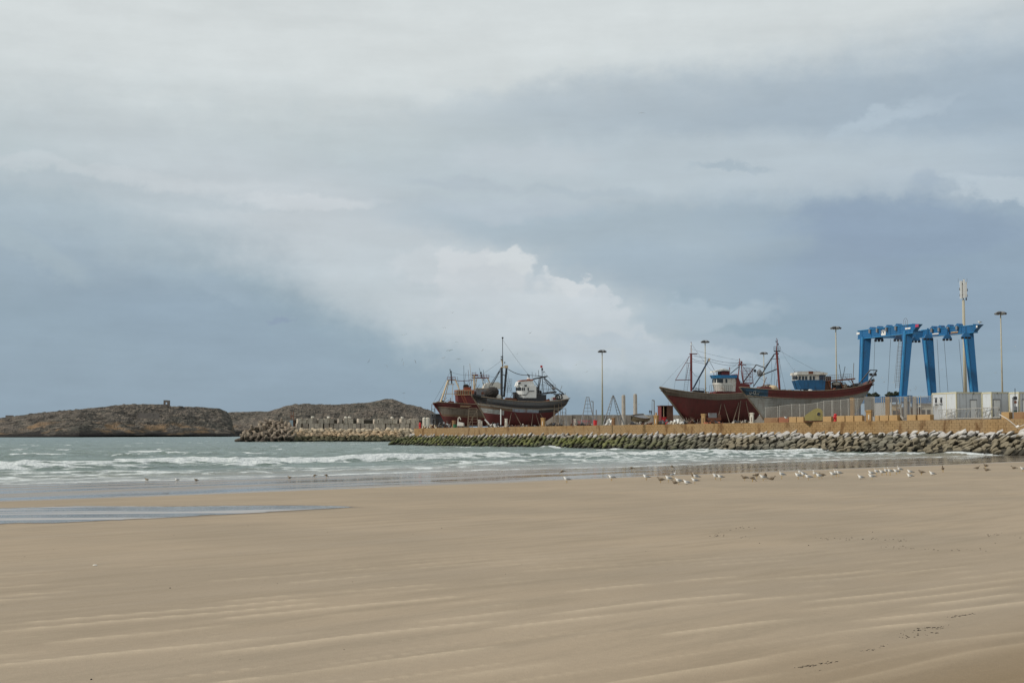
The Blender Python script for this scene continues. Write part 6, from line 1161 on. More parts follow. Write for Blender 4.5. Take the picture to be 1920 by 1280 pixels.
# truck/flatbed with grey box below the red hull
o, Y, k_ = qobj('hand_trailer', 'small rusty trailer with a grey tank in front of the red hull', 'trailer', 1339, 3.0); o.rotation_euler = (0, 0, 0); s_ = mpp(Y); H_ = zat(783, Y)-QZ(Y)
MB().box(-1.3, 1.3, -.7, .7, H_*.55, H_).build('bed', m_rust, o); MB().box(-1.1, .45, -.55, .55, H_, H_+.95).build('tank', m_greyw, o); MB().box(.6, 1.3, -.5, .5, H_, H_+.6).build('crate', m_brown, o)
for x_ in (-.9, .9): MB().tube((x_, -.75, .35), (x_, -.55, .35), .35, None, 14).build('wheel', m_tyre, o); MB().tube((x_, .55, .35), (x_, .75, .35), .35, None, 14).build('wheel', m_tyre, o)
o, Y, k_ = qobj('machine', 'small white engine casing on legs beside the green bin', 'machine', 864, 1.2); o.rotation_euler = (0, 0, -.2); H_ = zat(781.5, Y)-QZ(Y); MB().prism([(-.9, .5), (-.8, H_*.55), (.75, H_*.45), (.85, .45)], -.6, .6).build('casing', m_tarp, o); MB().path([(-.8, 0, H_*.5), (-.7, 0, H_*.9), (-.3, 0, H_*.97), (0, 0, H_*.75)], .14, 6).build('pipe', m_pale, o)
for x_ in (-.6, .6): MB().tube((x_, 0, 0), (x_, 0, .5), .14).build('leg', m_rust, o)
def stick(label, a, b, Y, r, mat, name='pole', cat='pole'):
    A, B_ = at(*a, Y), at(*b, Y); B_.z = max(B_.z, QZ(Y)); return tag(MB().tube(A, B_, r, None, 7).build(name, mat), label, cat)
stick('thin white upright pole in front of the dark red bottom of the grey trawler', (939, 767), (939, 796), 356, .14, m_white2); stick('white plank leaning on the quay below the grey trawler', (909, 786), (918, 796), 366, .17, m_white2, 'plank', 'plank')
# small boat on the quay
o, Y, k_ = qobj('dinghy', 'small upturned-looking cream and grey dinghy propped on the quay', 'small boat', 1196, 2.5); o.rotation_euler = (math.radians(22), math.radians(-6), math.radians(38)); s_ = mpp(Y); H_ = zat(775.5, Y)-QZ(Y)
rg = []; Ld_ = 4.6
for i in range(9):
    u = i/8; hb = 1.35*math.sin(math.pi*(.06+.60*u)) if u < 1 else 1.2; x = -Ld_/2+Ld_*u; kz = .55+.7*(1-u)**3; sz = H_*.78+.5*(1-u)**2; rg.append([Vector((x, -hb*.98, sz)), Vector((x, -hb*.8, kz+.55*(sz-kz))), Vector((x, -hb*.35, kz+.12)), Vector((x, 0, kz)), Vector((x, hb*.35, kz+.12)), Vector((x, hb*.8, kz+.55*(sz-kz))), Vector((x, hb*.98, sz))])
hl = MB(); hl.rings(rg, close=False); hl.add([v for v in rg[-1]], [tuple(range(7))]); hl.build('hull', plank_paint('cream_dinghy_paint', (196, 186, 158), (128, 116, 98), .6), o)
MB().add([v for r_ in rg for v in (r_[0]-UZ*.15, r_[-1]-UZ*.15)], [(2*i, 2*i+2, 2*i+3, 2*i+1) for i in range(8)]).build('deck', m_greyw, o)
for sd_ in (0, -1): MB().path([r_[sd_] for r_ in rg], .07, 5).build('gunwale', m_timber, o)
for x_ in (-1.2, 1.2): MB().box(x_-.25, x_+.25, -.9, .9, 0, .6).build('cradle_block', m_darksteel, o)
# stepladder trestles, concrete columns
def aladder(label, px0, px1, pxt, pyt, Y, half, n, two=True):
    zq = QZ(Y); T = at(pxt, pyt, Y); r = thing('stepladder', label, 'stepladder', (T.x, Y, zq)); H_ = T.z-zq; xs = [at(px0, 790, Y).x-T.x, at(px1, 790, Y).x-T.x]
    for x_ in xs:
        for y_ in (-half, half): MB().tube((x_, y_, 0), (x_*.04, y_*.5, H_), .075, None, 5).build('rail', m_greyw, r)
        for i in range(1, n): f_ = i/n; MB().tube((x_*(1-f_*.96), -half*(1-f_*.5), H_*f_), (x_*(1-f_*.96), half*(1-f_*.5), H_*f_), .05, None, 4).build('rung', m_greyw, r)
    return r
r_ = aladder('tall open A-shaped steel stepladder on the quay right of the lone light mast', 1131, 1170, 1149.5, 741, 300, .55, 9)
for side in (-1, 1):
    for i in range(1, 9):
        pass
# give its two flights a visible width across the view
for px_off in (-1, 1):
    f = MB(); T = at(1149.5+px_off*3, 741, 300)-Vector(r_.location); B_ = at(1131 if px_off < 0 else 1170, 796, 300)-Vector(r_.location); T.y = B_.y = 0; dd = .75
    f.tube(T+Vector((dd*-px_off, 0, 0))*.5, B_+Vector((dd*-px_off*1.2, 0, 0)), .065, None, 5)
    for i in range(1, 10): p0_ = B_.lerp(T, i/10); p1_ = (B_+Vector((dd*-px_off*1.2, 0, 0))).lerp(T+Vector((dd*-px_off*.5, 0, 0)), i/10); f.tube(p0_, p1_, .045, None, 4)
    f.build('flight', m_greyw, r_)
Y = 330; zq = QZ(Y); tt_ = thing('steel_trestle', 'narrow tapering steel trestle tower against the sky left of the lone light mast', 'trestle', (at(1102, 790, Y).x, Y, zq)); H_ = zat(744, Y)-zq; wb_ = 10.5*mpp(Y)*1.28
for sx_ in (-1, 1):
    for sy_ in (-1, 1): MB().tube((sx_*wb_, sy_*.8, 0), (sx_*.28, sy_*.25, H_), .075, None, 5).build('leg', m_greyw, tt_)
for i in range(1, 9): f_ = i/8; w_ = wb_+(.28-wb_)*f_; y_ = .8+(.25-.8)*f_; MB().path([(-w_, -y_, H_*f_), (w_, -y_, H_*f_), (w_, y_, H_*f_), (-w_, y_, H_*f_), (-w_, -y_, H_*f_)], .05, 4).build('rung', m_greyw, tt_)
MB().tube((0, -.4, H_*.3), (0, -.3, H_), .045, None, 4).build('ladder_rail', m_greyw, tt_)
def column(label, px, pyt, r):
    Y = 380; zq = QZ(Y); H_ = zat(pyt, Y)-zq; m = MB(); m.tube((0, 0, 0), (0, 0, H_), r*1.05, r*.92, 14).tube((0, 0, H_), (0, 0, H_+.25), r*.8, r*.7, 14); ob = m.build('concrete_column', m_conc); ob.location = (at(px, pyt, Y).x, Y, zq); tag(ob, label, 'column')
column('left, shorter one of two bare concrete columns against the sky', 1169, 742, .27*2); column('right, taller one of two bare concrete columns against the sky', 1191, 740, .27*2)
def thin(label, px, pyt, Y, hook=0, r=.1): A = at(px, pyt, Y); m = MB(); m.tube((0, 0, 0), (0, 0, A.z-QZ(Y)), r*1.3, r, 6); (m.tube((0, 0, A.z-QZ(Y)-.1), (-.8*hook, 0, A.z-QZ(Y)), r) if hook else None); ob = m.build('lamp_post', m_greyw); ob.location = (A.x, Y, QZ(Y)); tag(ob, label, 'post')
thin('small dark hooked post right of the narrow steel trestle', 1112, 752, 500, 1, .16); thin('small stub post on the harbour wall left of the lone light mast', 1118, 768, 520, 0, .2); thin('thin pale post beside the people on the harbour wall', 1222.5, 752, 515, 0, .09); thin('dark hooked post right of the people on the harbour wall', 1226.5, 750, 515, 1, .2); thin('thin post behind the stem of the red boat', 1253, 752, 400, 0, .05)
# pier head lamp post and hut
q_ = ppt(pier_k(547, -1.5), -1.5); o = thing('pier_hut', 'pale blue hut and rusty pole frame at the end of the concrete block row', 'hut', (q_[0], q_[1], PZ)); Hh_ = zat(770, q_[1])-PZ
MB().box(-.9, .5, -.5, .8, 0, zat(787.5, q_[1])-PZ).build('hut', paint('pale_blue_door', (134, 152, 160), (110, 116, 116), .4, 1, .8), o)
for x_ in (-.5, .55): MB().tube((x_, .9, 0), (x_, .9, Hh_), .16, .1, 7).build('pole', m_rust, o)
MB().tube((.9, .9, 0), (.8, .9, Hh_*.5), .22, .16, 7).build('pole', m_rust, o); MB().box(-1.0, 1.0, .7, 1.1, Hh_, Hh_+.25).build('platform', m_darksteel, o); MB().box(-.5, .6, .8, 1.0, Hh_*.66, Hh_*.72).build('crossbar', m_rust, o)
# dark store/shed structures left of boats, white tanks
o, Y, k_ = qobj('dark_shed', 'dark open lean-to shed behind the leftmost trawler', 'shed', 824, 14); H_ = zat(776.5, Y)-QZ(Y); MB().box(-2.6, 3.2, 0, 3, 0, H_).build('wall', m_darksteel, o); MB().box(-2.9, 3.4, -.3, 3.2, H_, H_+.2).build('roof', m_greyw, o); o.rotation_euler = (0, 0, 0); MB().box(-1.9, -.4, -.05, 0, .2, H_*.7).build('doorway', m_net, o)
q_ = ppt(pier_k(795, -1), 1.5); o = thing('white_tank', 'whitewashed double tank with round tops right of the concrete block row', 'tank', (q_[0], q_[1], PZ)); hh_ = zat(782, q_[1])-PZ
for x_ in (-.75, .75): MB().tube((x_, 0, 0), (x_, 0, hh_-.7), .85, None, 14).build('barrel', m_pale, o, False); MB().ball((x_, 0, hh_-.7), .85, .85, .7, 12, 7).build('dome', m_pale, o, True)
q_ = ppt(pier_k(776, -3), -3.4); o = thing('arched_frame', 'pale arched frame on the blocks near the white tank', 'frame', (q_[0], q_[1], PZ+2.2)); MB().path([(-1.3, 0, 0), (-1.3, 0, 1.5), (-.7, 0, 2.1), (.7, 0, 2.1), (1.3, 0, 1.5), (1.3, 0, 0)], .22, 6).build('arch', m_pale, o); MB().tube((0, 0, 0), (0, 0, 2.1), .18).build('post', m_pale, o)
# far trees and roofs seen over the fence
m_leaf, t = new_mat('dark_foliage'); isl = t.n('ShaderNodeNewGeometry').outputs['Random Per Island']; out(t, t.n('ShaderNodeBsdfPrincipled', Base_Color=t.mix(isl, lin(40, 48, 38), lin(66, 74, 52)), Roughness=.8))
m_trunk = paint('bark', (92, 76, 60), (62, 50, 42), .5, 2, .95)
def tree(label, px, pyt, w, Y=320):
    T = at(px, pyt, Y); zq = QZ(Y); r = thing('round_tree', label, 'tree', (T.x, Y, zq), 0, 'dark round trees beyond the fence'); H_ = T.z-zq; R = w*mpp(Y)/2; rs = random.Random(int(px)); c0 = Vector((0, 0, H_-R*.85))
    m = MB(); m.tube((0, 0, 0), (.1, 0, H_-R*1.2), .22, .14, 8)
    for i in range(5): a = i*1.256; m.tube((.1, 0, H_-R*1.5), (R*.6*math.cos(a), R*.6*math.sin(a), H_-R*.8), .1, .04, 5)
    m.build('trunk', m_trunk, r); v = []; f = []
    for i in range(1500):
        d = Vector((rs.gauss(0, 1), rs.gauss(0, 1), rs.gauss(0, 1))).normalized(); rad_ = R*(rs.uniform(.35, 1)**.5)*(1+.16*math.sin(d.x*7+px)+.12*math.sin(d.z*9)); p = c0+Vector((d.x*rad_*1.1, d.y*rad_, d.z*rad_*.86)); e1 = Vector((rs.gauss(0, 1), rs.gauss(0, 1), rs.gauss(0, 1))).normalized()*.16; e2 = e1.orthogonal().normalized()*.12; o_ = len(v); v += [p-e1, p+e2, p+e1, p-e2]; f.append((o_, o_+1, o_+2, o_+3))
    MB().add(v, f).build('crown', m_leaf, r)
for a in ((1629, 737.5, 12, 'low dark round tree just right of the blue wheelhouse boat stern'), (1641, 736.5, 13, 'dark round tree left of the grey board top, second from the left'), (1668, 735.2, 14, 'dark round tree above the right ochre pillar'), (1680.5, 734.5, 13, 'dark round tree touching the second blue hoist leg')): tree(a[3], *a[:3])
def far_house(label, px0, px1, pyt, Y, mat, cat='building', name='far_building', win=0):
    A, B_ = at(px0, pyt, Y), at(px1, pyt, Y); zq = QZ(Y); o = thing(name, label, cat, ((A.x+B_.x)/2, Y, zq)); w_ = (B_.x-A.x)/2; H_ = A.z-zq; b = MB().box(-w_, w_, 0, 6, 0, H_-.3).build('wall', mat, o); MB().box(-w_-.2, w_+.2, -.2, 6.2, H_-.3, H_).build('roof', m_greyw, o)
    for i in range(win): x_ = -w_+(i+.5)*2*w_/win; MB().box(x_-.35, x_+.35, -.04, .02, H_*.45, H_*.7).build('window', m_glass, b)
far_house('low pale building seen through the fence left of the grey posts', 1672, 1690, 757, 330, m_cream, win=2); far_house('low beige building seen through the fence beside the white cabin', 1726, 1756, 756, 300, m_pale, win=3); far_house('grey blue store seen through the fence beyond the ochre pillar', 1638, 1672, 752, 340, m_dkblue)
far_house('brown shed in the yard behind the grey posts', 1700, 1728, 762, 280, m_brown, 'shed', 'yard_shed')
o = thing('white_van', 'white van roof showing above the fence right of the boat stern', 'van', (at(1648, 748, 300).x, 300, QZ(300)+.0)); H_ = zat(748, 300)-QZ(300); MB().prism([(-2.6, .45), (-2.6, 1.6), (-1.9, H_*.55), (-1.5, H_), (2.4, H_), (2.5, .45)], -1.0, 1.0).build('body', m_white2, o); MB().prism([(-2.3, 1.7), (-1.75, H_*.9), (-1.2, H_*.9), (-1.2, 1.7)], -1.02, 1.02).build('side_window', m_glass, o)
for x_ in (-1.7, 1.6):
    for y_ in (-1, .8): MB().tube((x_, y_, .4), (x_, y_+.2, .4), .4, None, 14).build('wheel', m_tyre, o)
# ruined tower on the island
D_ = 1500+(312/440)*400+385; m_ruin = paint('ruin_stone', (112, 104, 98), (76, 70, 66), .5, .2, .95, fine=.2); A = at(307.5, 762, D_); s_ = mpp(D_)
tw = thing('ruined_tower', 'small square ruined stone tower with an opening on top of the left island', 'tower', (A.x+5*s_, D_, A.z)); H_ = zat(750, D_)-A.z; w_ = 5.2*s_
for x0_, x1_, z0_, z1_ in ((-w_, -w_*.42, 0, H_), (w_*.30, w_, 0, H_*.97), (-w_*.42, w_*.30, 0, H_*.36), (-w_*.42, w_*.30, H_*.66, H_)): MB().box(x0_, x1_, -w_*.7, -w_*.2, z0_, z1_).build('wall', m_ruin, tw)
MB().box(w_*.5, w_, -w_*.19, w_*.9, 0, H_*.96).build('wall', m_ruin, tw); MB().box(-w_, -w_*.6, -w_*.19, w_*.9, 0, H_*.9).build('wall', m_ruin, tw); MB().box(-w_*2.0, -w_-.1, -w_*.6, w_*.3, -3, H_*.36).build('low_wall', m_ruin, tw)
A = at(278, 777, 1500+(278-150)/290*450+150); tag(MB().box(-14, 14, -1, 1, -4, 3.2).build('stone_wall', m_ruin), 'long low stone wall on the slope below the ruined tower', 'wall').location = (A.x, A.y, A.z-1)
A = at(18, 782, 1575+385); o = MB().box(-5, 5, -2, 2, -4, 2.6).box(9, 16, -2, 2, -4, 2.4).build('ruined_wall', m_ruin); o.location = A; tag(o, 'broken low wall on the island skyline at the far left', 'ruin')
# ================================================================== PEOPLE
def skin_person(label, loc, rz, h, cloth, trouser, stride=.16, arm=.1):
    m_, t = new_mat('clothing'); tc = t.n('ShaderNodeTexCoord').outputs['Object']; x, y, z = t.xyz(tc); c = t.mix(t.sstep(z, .86, .88), lin(trouser), lin(cloth)); c = t.mix(t.sstep(z, 1.44, 1.46), c, lin(150, 108, 84)); c = t.mix(t.m('MULTIPLY', t.sstep(z, 1.60, 1.62), 1.0), c, lin(34, 28, 26)); out(t, t.n('ShaderNodeBsdfPrincipled', Base_Color=c, Roughness=.85))
    V = [(0, 0, .95, .15), (0, 0, 1.15, .14), (0, 0, 1.36, .17), (0, 0, 1.48, .06), (0, .02, 1.56, .085), (0, 0, 1.68, .10),
         (-.10, 0, .90, .11), (-.12, stride, .48, .075), (-.12, stride*1.2, .08, .05), (-.12, stride*1.2-.14, .03, .045),
         (.10, 0, .90, .11), (.12, -stride, .48, .075), (.12, -stride*1.1, .08, .05), (.12, -stride*1.1-.14, .03, .045),
         (-.21, 0, 1.38, .07), (-.27, arm, 1.12, .05), (-.27, -.02, .90, .04), (.21, 0, 1.38, .07), (.27, -arm, 1.12, .05), (.27, -.12, .90, .04)]
    E = [(0, 1), (1, 2), (2, 3), (3, 4), (4, 5), (0, 6), (6, 7), (7, 8), (8, 9), (0, 10), (10, 11), (11, 12), (12, 13), (2, 14), (14, 15), (15, 16), (2, 17), (17, 18), (18, 19)]
    me = bpy.data.meshes.new('person'); me.from_pydata([v[:3] for v in V], E, []); me.materials.append(m_); o = bpy.data.objects.new('person', me); COL.objects.link(o)
    md = o.modifiers.new('skin', 'SKIN'); md.use_smooth_shade = True; sb = o.modifiers.new('sub', 'SUBSURF'); sb.levels = 1; sb.render_levels = 1
    if not me.skin_vertices: me.attributes.new  # layer is made by the modifier
    for i, v in enumerate(V): me.skin_vertices[0].data[i].radius = (v[3], v[3]*.85)
    me.skin_vertices[0].data[0].use_root = True; o.location = loc; o.rotation_euler = (0, 0, rz); o.scale = (h/1.75,)*3; return tag(o, label, 'person')
def try_person(*a, **k):
    try: skin_person(*a, **k)
    except Exception as e: print('person failed', e)
zt = zat(777.3, 521)
try_person('person in dark clothes standing on the harbour wall, left one of the pair', (at(1218.5, 770, 521).x, 521.5, zt), .4, 1.85, (38, 42, 48), (30, 32, 38)); try_person('person in dark blue clothes standing on the harbour wall, right one of the pair', (at(1221.5, 770, 521).x, 521.8, zt), 2.6, 1.8, (40, 58, 74), (34, 38, 44), .1)
q_ = ppt(pier_k(697, -3), -3.2); try_person('person in dark clothes standing on top of the concrete blocks on the far breakwater', (q_[0], q_[1], PZ+4.4), 1.0, 1.85, (36, 38, 36), (30, 30, 32), .05)
# ================================================================== GULLS
m_gb = paint('gull_white', (226, 224, 218), (206, 200, 190), .2, 8, .7, streak=False); m_gg = paint('gull_grey', (136, 140, 142), (112, 114, 114), .3, 8, .7, streak=False); m_gk = paint('gull_black', (42, 40, 38), (30, 30, 30), .3, 8, .7, streak=False)
m_gy = paint('gull_bill', (196, 160, 72), (180, 120, 60), .2, 8, .5, streak=False); m_gbr = paint('gull_brown', (132, 118, 100), (92, 80, 66), .5, 9, .8, streak=False)
GM = [m_gb, m_gg, m_gk, m_gy, m_gbr]
def lathe(m, pts, n=10, mat=0):
    """pts: (x, z, half width, half height) along the body"""
    m.rings([[Vector((x, w*math.cos(2*math.pi*i/n), z+h*math.sin(2*math.pi*i/n))) for i in range(n)] for x, z, w, h in pts], mat=mat)
def gull_mesh(kind, juv=False):
    m = MB(); bd = 4 if juv else 0; bk = 4 if juv else 1
    if kind == 'upright':
        lathe(m, [(.30, .24, .01, .01), (.22, .25, .045, .03), (.10, .27, .085, .075), (-.04, .29, .105, .10), (-.14, .33, .09, .09), (-.18, .39, .05, .05), (-.19, .44, .045, .042), (-.20, .49, .05, .045), (-.22, .525, .03, .025), (-.23, .54, .008, .006)], mat=bd); hx, hz = -.235, .485
    elif kind == 'rest':
        lathe(m, [(.30, .20, .01, .01), (.22, .21, .045, .03), (.10, .215, .09, .075), (-.04, .22, .115, .10), (-.14, .25, .10, .10), (-.20, .31, .065, .06), (-.22, .345, .055, .048), (-.25, .36, .03, .025), (-.265, .36, .008, .006)], mat=bd); hx, hz = -.25, .335
    elif kind == 'sit':
        lathe(m, [(.30, .10, .01, .01), (.22, .11, .05, .03), (.10, .11, .10, .075), (-.04, .11, .125, .10), (-.14, .14, .105, .10), (-.20, .21, .06, .055), (-.22, .25, .052, .046), (-.25, .265, .03, .025), (-.265, .265, .008, .006)], mat=bd); hx, hz = -.25, .24
    else:  # bent down feeding
        lathe(m, [(.30, .26, .01, .01), (.20, .26, .05, .03), (.08, .25, .09, .075), (-.06, .24, .105, .09), (-.15, .21, .07, .065), (-.21, .16, .045, .045), (-.25, .11, .045, .04), (-.28, .08, .025, .02)], mat=bd); hx, hz = -.27, .08
    dzb = -.02 if kind != 'feed' else -.05
    m.tube((hx, 0, hz), (hx-.075, 0, hz+dzb), .016, .006, 5, mat=3 if not juv else 2)
    zc = {'upright': .30, 'rest': .235, 'sit': .125, 'feed': .26}[kind]
    for s_ in (-1, 1):   # folded wings over the back, dark tips crossing the tail
        m.rings([[Vector((x, s_*(y+w*math.cos(a)), z+h*math.sin(a))) for a in np.linspace(0, 2*math.pi, 7)[:-1]] for x, y, z, w, h in ((-.12, .07, zc+.03, .02, .035), (0, .09, zc+.03, .035, .065), (.13, .07, zc+.015, .03, .055), (.24, .035, zc-.01, .02, .028))], mat=bk)
        m.rings([[Vector((x, s_*(y+w*math.cos(a)), z+h*math.sin(a))) for a in np.linspace(0, 2*math.pi, 6)[:-1]] for x, y, z, w, h in ((.235, .035, zc-.01, .022, .026), (.34, .012, zc-.025, .012, .014), (.40, .0, zc-.03, .004, .004))], mat=2)
        m.ball((hx+.02, s_*.04, hz+.015), .008, .008, .008, 5, 4, mat=2)
        if kind != 'sit': m.tube((.0, s_*.04, .0), (-.01, s_*.045, zc-.08), .011, .014, 5, mat=3); m.add([(.0, s_*.04, .008), (-.075, s_*.04-.03, .004), (-.085, s_*.04, .004), (-.075, s_*.04+.03, .004)], [(0, 1, 2, 3)], 3)
    me = m.mesh('gull', GM, True); return me
GK = {(k, j): gull_mesh(k, j) for k in ('upright', 'rest', 'sit', 'feed') for j in (False, True)}
GULLS = [(1063, 903, 'rest', 0, 0), (1147, 899, 'rest', 0, 0), (1212, 898, 'rest', 0, 0), (1239, 903, 'rest', 1, 0), (1254, 902, 'rest', 0, 0), (1262, 896, 'upright', 0, 180), (1266, 905, 'sit', 1, 0), (1273, 906, 'rest', 0, 0), (1288, 906, 'sit', 0, 0), (1300, 897, 'upright', 1, 20), (1305, 900, 'upright', 0, 0), (1303, 905, 'rest', 0, 0), (1342, 897, 'rest', 0, 0), (1351, 898, 'rest', 0, 0), (1396, 899, 'rest', 1, 0), (1411, 901, 'feed', 1, 160), (1419, 896, 'upright', 1, 180), (1431, 899, 'rest', 0, 0), (1435, 896, 'rest', 1, 90), (1447, 898, 'sit', 1, 180), (1466, 896, 'upright', 0, 0),
 (1497, 896, 'rest', 0, 0), (1501, 891, 'upright', 0, 0), (1507, 893, 'rest', 0, 0), (1516, 898, 'rest', 0, 0), (1528, 893, 'upright', 0, 60), (1536, 896, 'rest', 0, 0), (1541, 894, 'rest', 1, 0), (1562, 893, 'rest', 0, 0), (1568, 891, 'upright', 0, 20), (1573, 892, 'upright', 0, 0), (1614, 896, 'sit', 0, 0), (1634, 891, 'rest', 0, 0), (1635, 897, 'rest', 0, 0), (1644, 889, 'upright', 0, 0), (1654, 889, 'rest', 0, 0), (1662, 888, 'upright', 0, 0), (1669, 889, 'upright', 0, 10), (1681, 887, 'rest', 0, 0), (1687, 885, 'upright', 0, 0), (1707, 888, 'rest', 0, 0), (1706, 893, 'sit', 0, 0), (1728, 888, 'rest', 1, 0), (1748, 889, 'sit', 0, 0), (1768, 883, 'upright', 1, 70), (1832, 877, 'sit', 1, 180), (1848, 877, 'upright', 1, 20), (1850, 881, 'sit', 1, 0), (1901, 877, 'sit', 1, 0), (1918, 882, 'rest', 0, 0),
 (1184, 880, 'feed', 1, 0), (1054, 887, 'feed', 1, 20), (1260, 877, 'feed', 1, 180), (275, 899, 'sit', 1, 0), (332, 899, 'sit', 0, 0), (368, 900, 'sit', 1, 20), (543, 895, 'sit', 1, 0), (590, 893, 'feed', 1, 0), (612, 893, 'feed', 1, 180)]
PW = {'upright': 'with neck stretched up', 'rest': 'standing hunched', 'sit': 'sitting on the sand', 'feed': 'bent down'}
ordn = lambda n: {1: '1st', 2: '2nd', 3: '3rd', 21: '21st', 22: '22nd', 23: '23rd', 31: '31st', 32: '32nd', 33: '33rd', 41: '41st', 42: '42nd', 43: '43rd'}.get(n, '%dth' % n)
main = sorted([g_ for g_ in GULLS[:50]], key=lambda a: a[0]); 
for px, py, kind, juv, ang_ in GULLS:
    p = sand_at(px, py+2); o = inst('gull', GK[(kind, bool(juv))], p, (0, 0, math.radians(ang_+random.uniform(-14, 14)-8)), (random.uniform(.70, .80), .9, random.uniform(.86, 1.0))); o.scale = tuple(v_*(.72 if px < 620 else 1.0) for v_ in o.scale)
    colr_ = 'brown speckled' if juv else 'white and grey'
    if (px, py, kind, juv, ang_) in main:
        i = main.index((px, py, kind, juv, ang_))+1
        lab = '%s gull %s, %s from the left in the beach flock' % (colr_, PW[kind], ordn(i)) if i < 50 else 'white and grey gull standing at the very right edge of the beach'
        tag(o, lab, 'gull', 'gulls resting on the beach')
    else:
        near_ = {1184: 'wading below the surf straight under the lone light mast', 1054: 'in the wet sand below the stern of the grey trawler', 1260: 'wading in the dark reflection left of the red boat', 275: 'leftmost bird at the edge of the surf', 332: 'between two brown ones at the left surf edge', 368: 'right one of three birds at the edge of the left surf', 543: 'single bird on the wet sand left of the pair below the breakwater', 590: 'left one of a pair on the wet sand below the breakwater', 612: 'right one of a pair on the wet sand below the breakwater'}[px]
        tag(o, '%s gull %s' % (colr_, near_), 'gull', 'gulls at the water edge')
def flyer_mesh(up, juv=False, white=False):
    """spread wings with a wrist bend; up = how high the hands are raised"""
    m = MB(); lathe(m, [(.26, .0, .02, .006), (.16, .0, .035, .02), (.0, 0, .06, .055), (-.13, 0, .06, .06), (-.22, .01, .04, .042), (-.27, .01, .03, .03), (-.31, .0, .006, .006)], mat=4 if juv else 0); m.tube((-.30, 0, .0), (-.36, 0, -.012), .014, .005, 5, mat=3)
    m.add([(.18, -.03, .0), (.34, -.08, 0), (.36, 0, 0), (.34, .08, 0), (.18, .03, 0), (.2, 0, .02)], [(0, 1, 2, 5), (5, 2, 3, 4), (0, 5, 4)], 4 if juv else 0)
    for s_ in (-1, 1):
        st_ = [(0.04, 0.0, .12, -.10), (.22, .10*up+.03, .10, -.12), (.40, .20*up+.06, .11, -.08), (.58, .34*up+.02, .14, -.0), (.70, .48*up-.04, .19, .12)]; top_, bot_ = [], []
        for y, z, bk_, fr_ in st_: top_ += [(fr_, s_*y, z+.012), (bk_, s_*y, z)]; bot_ += [(fr_, s_*y, z-.008), (bk_, s_*y, z-.004)]
        n_ = len(st_)
        for k_ in range(n_-1):
            mt = (2 if k_ == n_-2 and not white else (4 if juv else 1 if not white else 0))
            a = 2*k_; m.add([top_[a], top_[a+1], top_[a+3], top_[a+2]], [(0, 1, 2, 3)], mt); m.add([bot_[a], bot_[a+1], bot_[a+3], bot_[a+2]], [(3, 2, 1, 0)], 4 if juv else (0 if k_ < n_-2 or white else 2)); m.add([top_[a], top_[a+2], bot_[a+2], bot_[a]], [(0, 1, 2, 3)], mt)
    return m.mesh('flying_gull', GM, False)
FM = [flyer_mesh(.25), flyer_mesh(.6), flyer_mesh(-.15), flyer_mesh(.4, True), flyer_mesh(.9, False, True)]
FL = [(692, 677, 0, 60, 3, 9, 'left of the pair low over the headland, nearest the left'), (725, 685, 1, 130, 3, 9, 'second from the left of the birds above the headland'), (754, 675, 2, 70, 3, 7, 'small, just above and left of another tiny bird'), (757, 682, 3, 80, 1, 7, 'tiny, with one wing dropped, directly below another'), (779, 677, 1, 120, 3, 8, 'rightmost of the row of birds above the headland peak'), (848, 586, 0, 0, 3, 8, 'highest bird over the leftmost trawler'), (843, 657, 0, 8, 0, 12, 'largest glider above the leftmost trawler'), (757, 628, 2, 10, 0, 12, 'pale glider high left of the trawlers'), (832, 614, 2, 0, 2, 8, 'faint, below the highest bird'), (856, 641, 2, 0, 2, 7, 'faint, midway above the leftmost trawler'), (905, 656, 1, 40, 2, 6, 'faint, left of the tall radio mast'), (832, 671, 2, 20, 1, 8, 'pale, lower left of the largest glider'), (860, 673, 2, 0, 0, 9, 'pale, lower right of the largest glider'), (970, 663, 3, 30, 3, 7, 'right of the tall radio mast, above the grey trawler'), (995, 624, 2, 40, 3, 8, 'high right of the tall radio mast'), (1081, 684, 1, 20, 4, 5, 'small white, above the stern of the grey trawler'), (1100, 697, 2, 20, 1, 6, 'faint, between grey trawler and lone light mast'), (1198, 758, 3, 0, 3, 5, 'tiny dark, above the dinghy'), (1203, 212, 0, 0, 2, 12, 'alone high in the upper sky'), (807, 715, 1, 50, 2, 5, 'dark speck left of the leftmost trawler mast'), (757, 737, 2, 0, 3, 6, 'over the headland slope, right of its peak'), (758, 746, 3, 90, 3, 5, 'low over the headland slope, wings upright'), (466, 754, 1, 60, 3, 5, 'just above the low ridge between the islands'), (1658, 716, 0, 40, 3, 9, 'dark, left of the second hoist leg'), (1654, 708, 1, 0, 4, 5, 'small white, between the first two hoist legs'), (1675, 717, 0, 30, 4, 9, 'white, touching the hoist ladder'), (1707, 731, 2, 140, 3, 6, 'low, between the second and third hoist legs'), (1718, 726, 3, 110, 3, 6, 'upper one between the second and third hoist legs'), (1716, 729, 1, 120, 3, 5, 'dark speck between the second and third hoist legs'), (1731, 732, 2, 50, 3, 6, 'beside the foot of the third hoist leg'), (1765, 693, 1, 30, 2, 7, 'right of the third hoist leg near the cables'), (1774, 705, 3, 60, 3, 5, 'at the middle cable right of the third hoist leg'), (1867, 699, 2, 10, 1, 6, 'left of the tallest floodlight mast'), (1903, 650, 1, 0, 4, 5, 'white, right of the tallest floodlight mast'), (1634, 594, 2, 0, 1, 5, 'tiny, just above the left end of the hoist beam'), (1490, 692, 1, 30, 3, 5, 'tiny, above the roof of the blue wheelhouse'), (1588, 692, 3, 20, 3, 5, 'tiny, right of the light mast by the blue wheelhouse'), (1414, 677, 1, 0, 2, 5, 'tiny, beside the lower light mast')]
cnt_ = {}
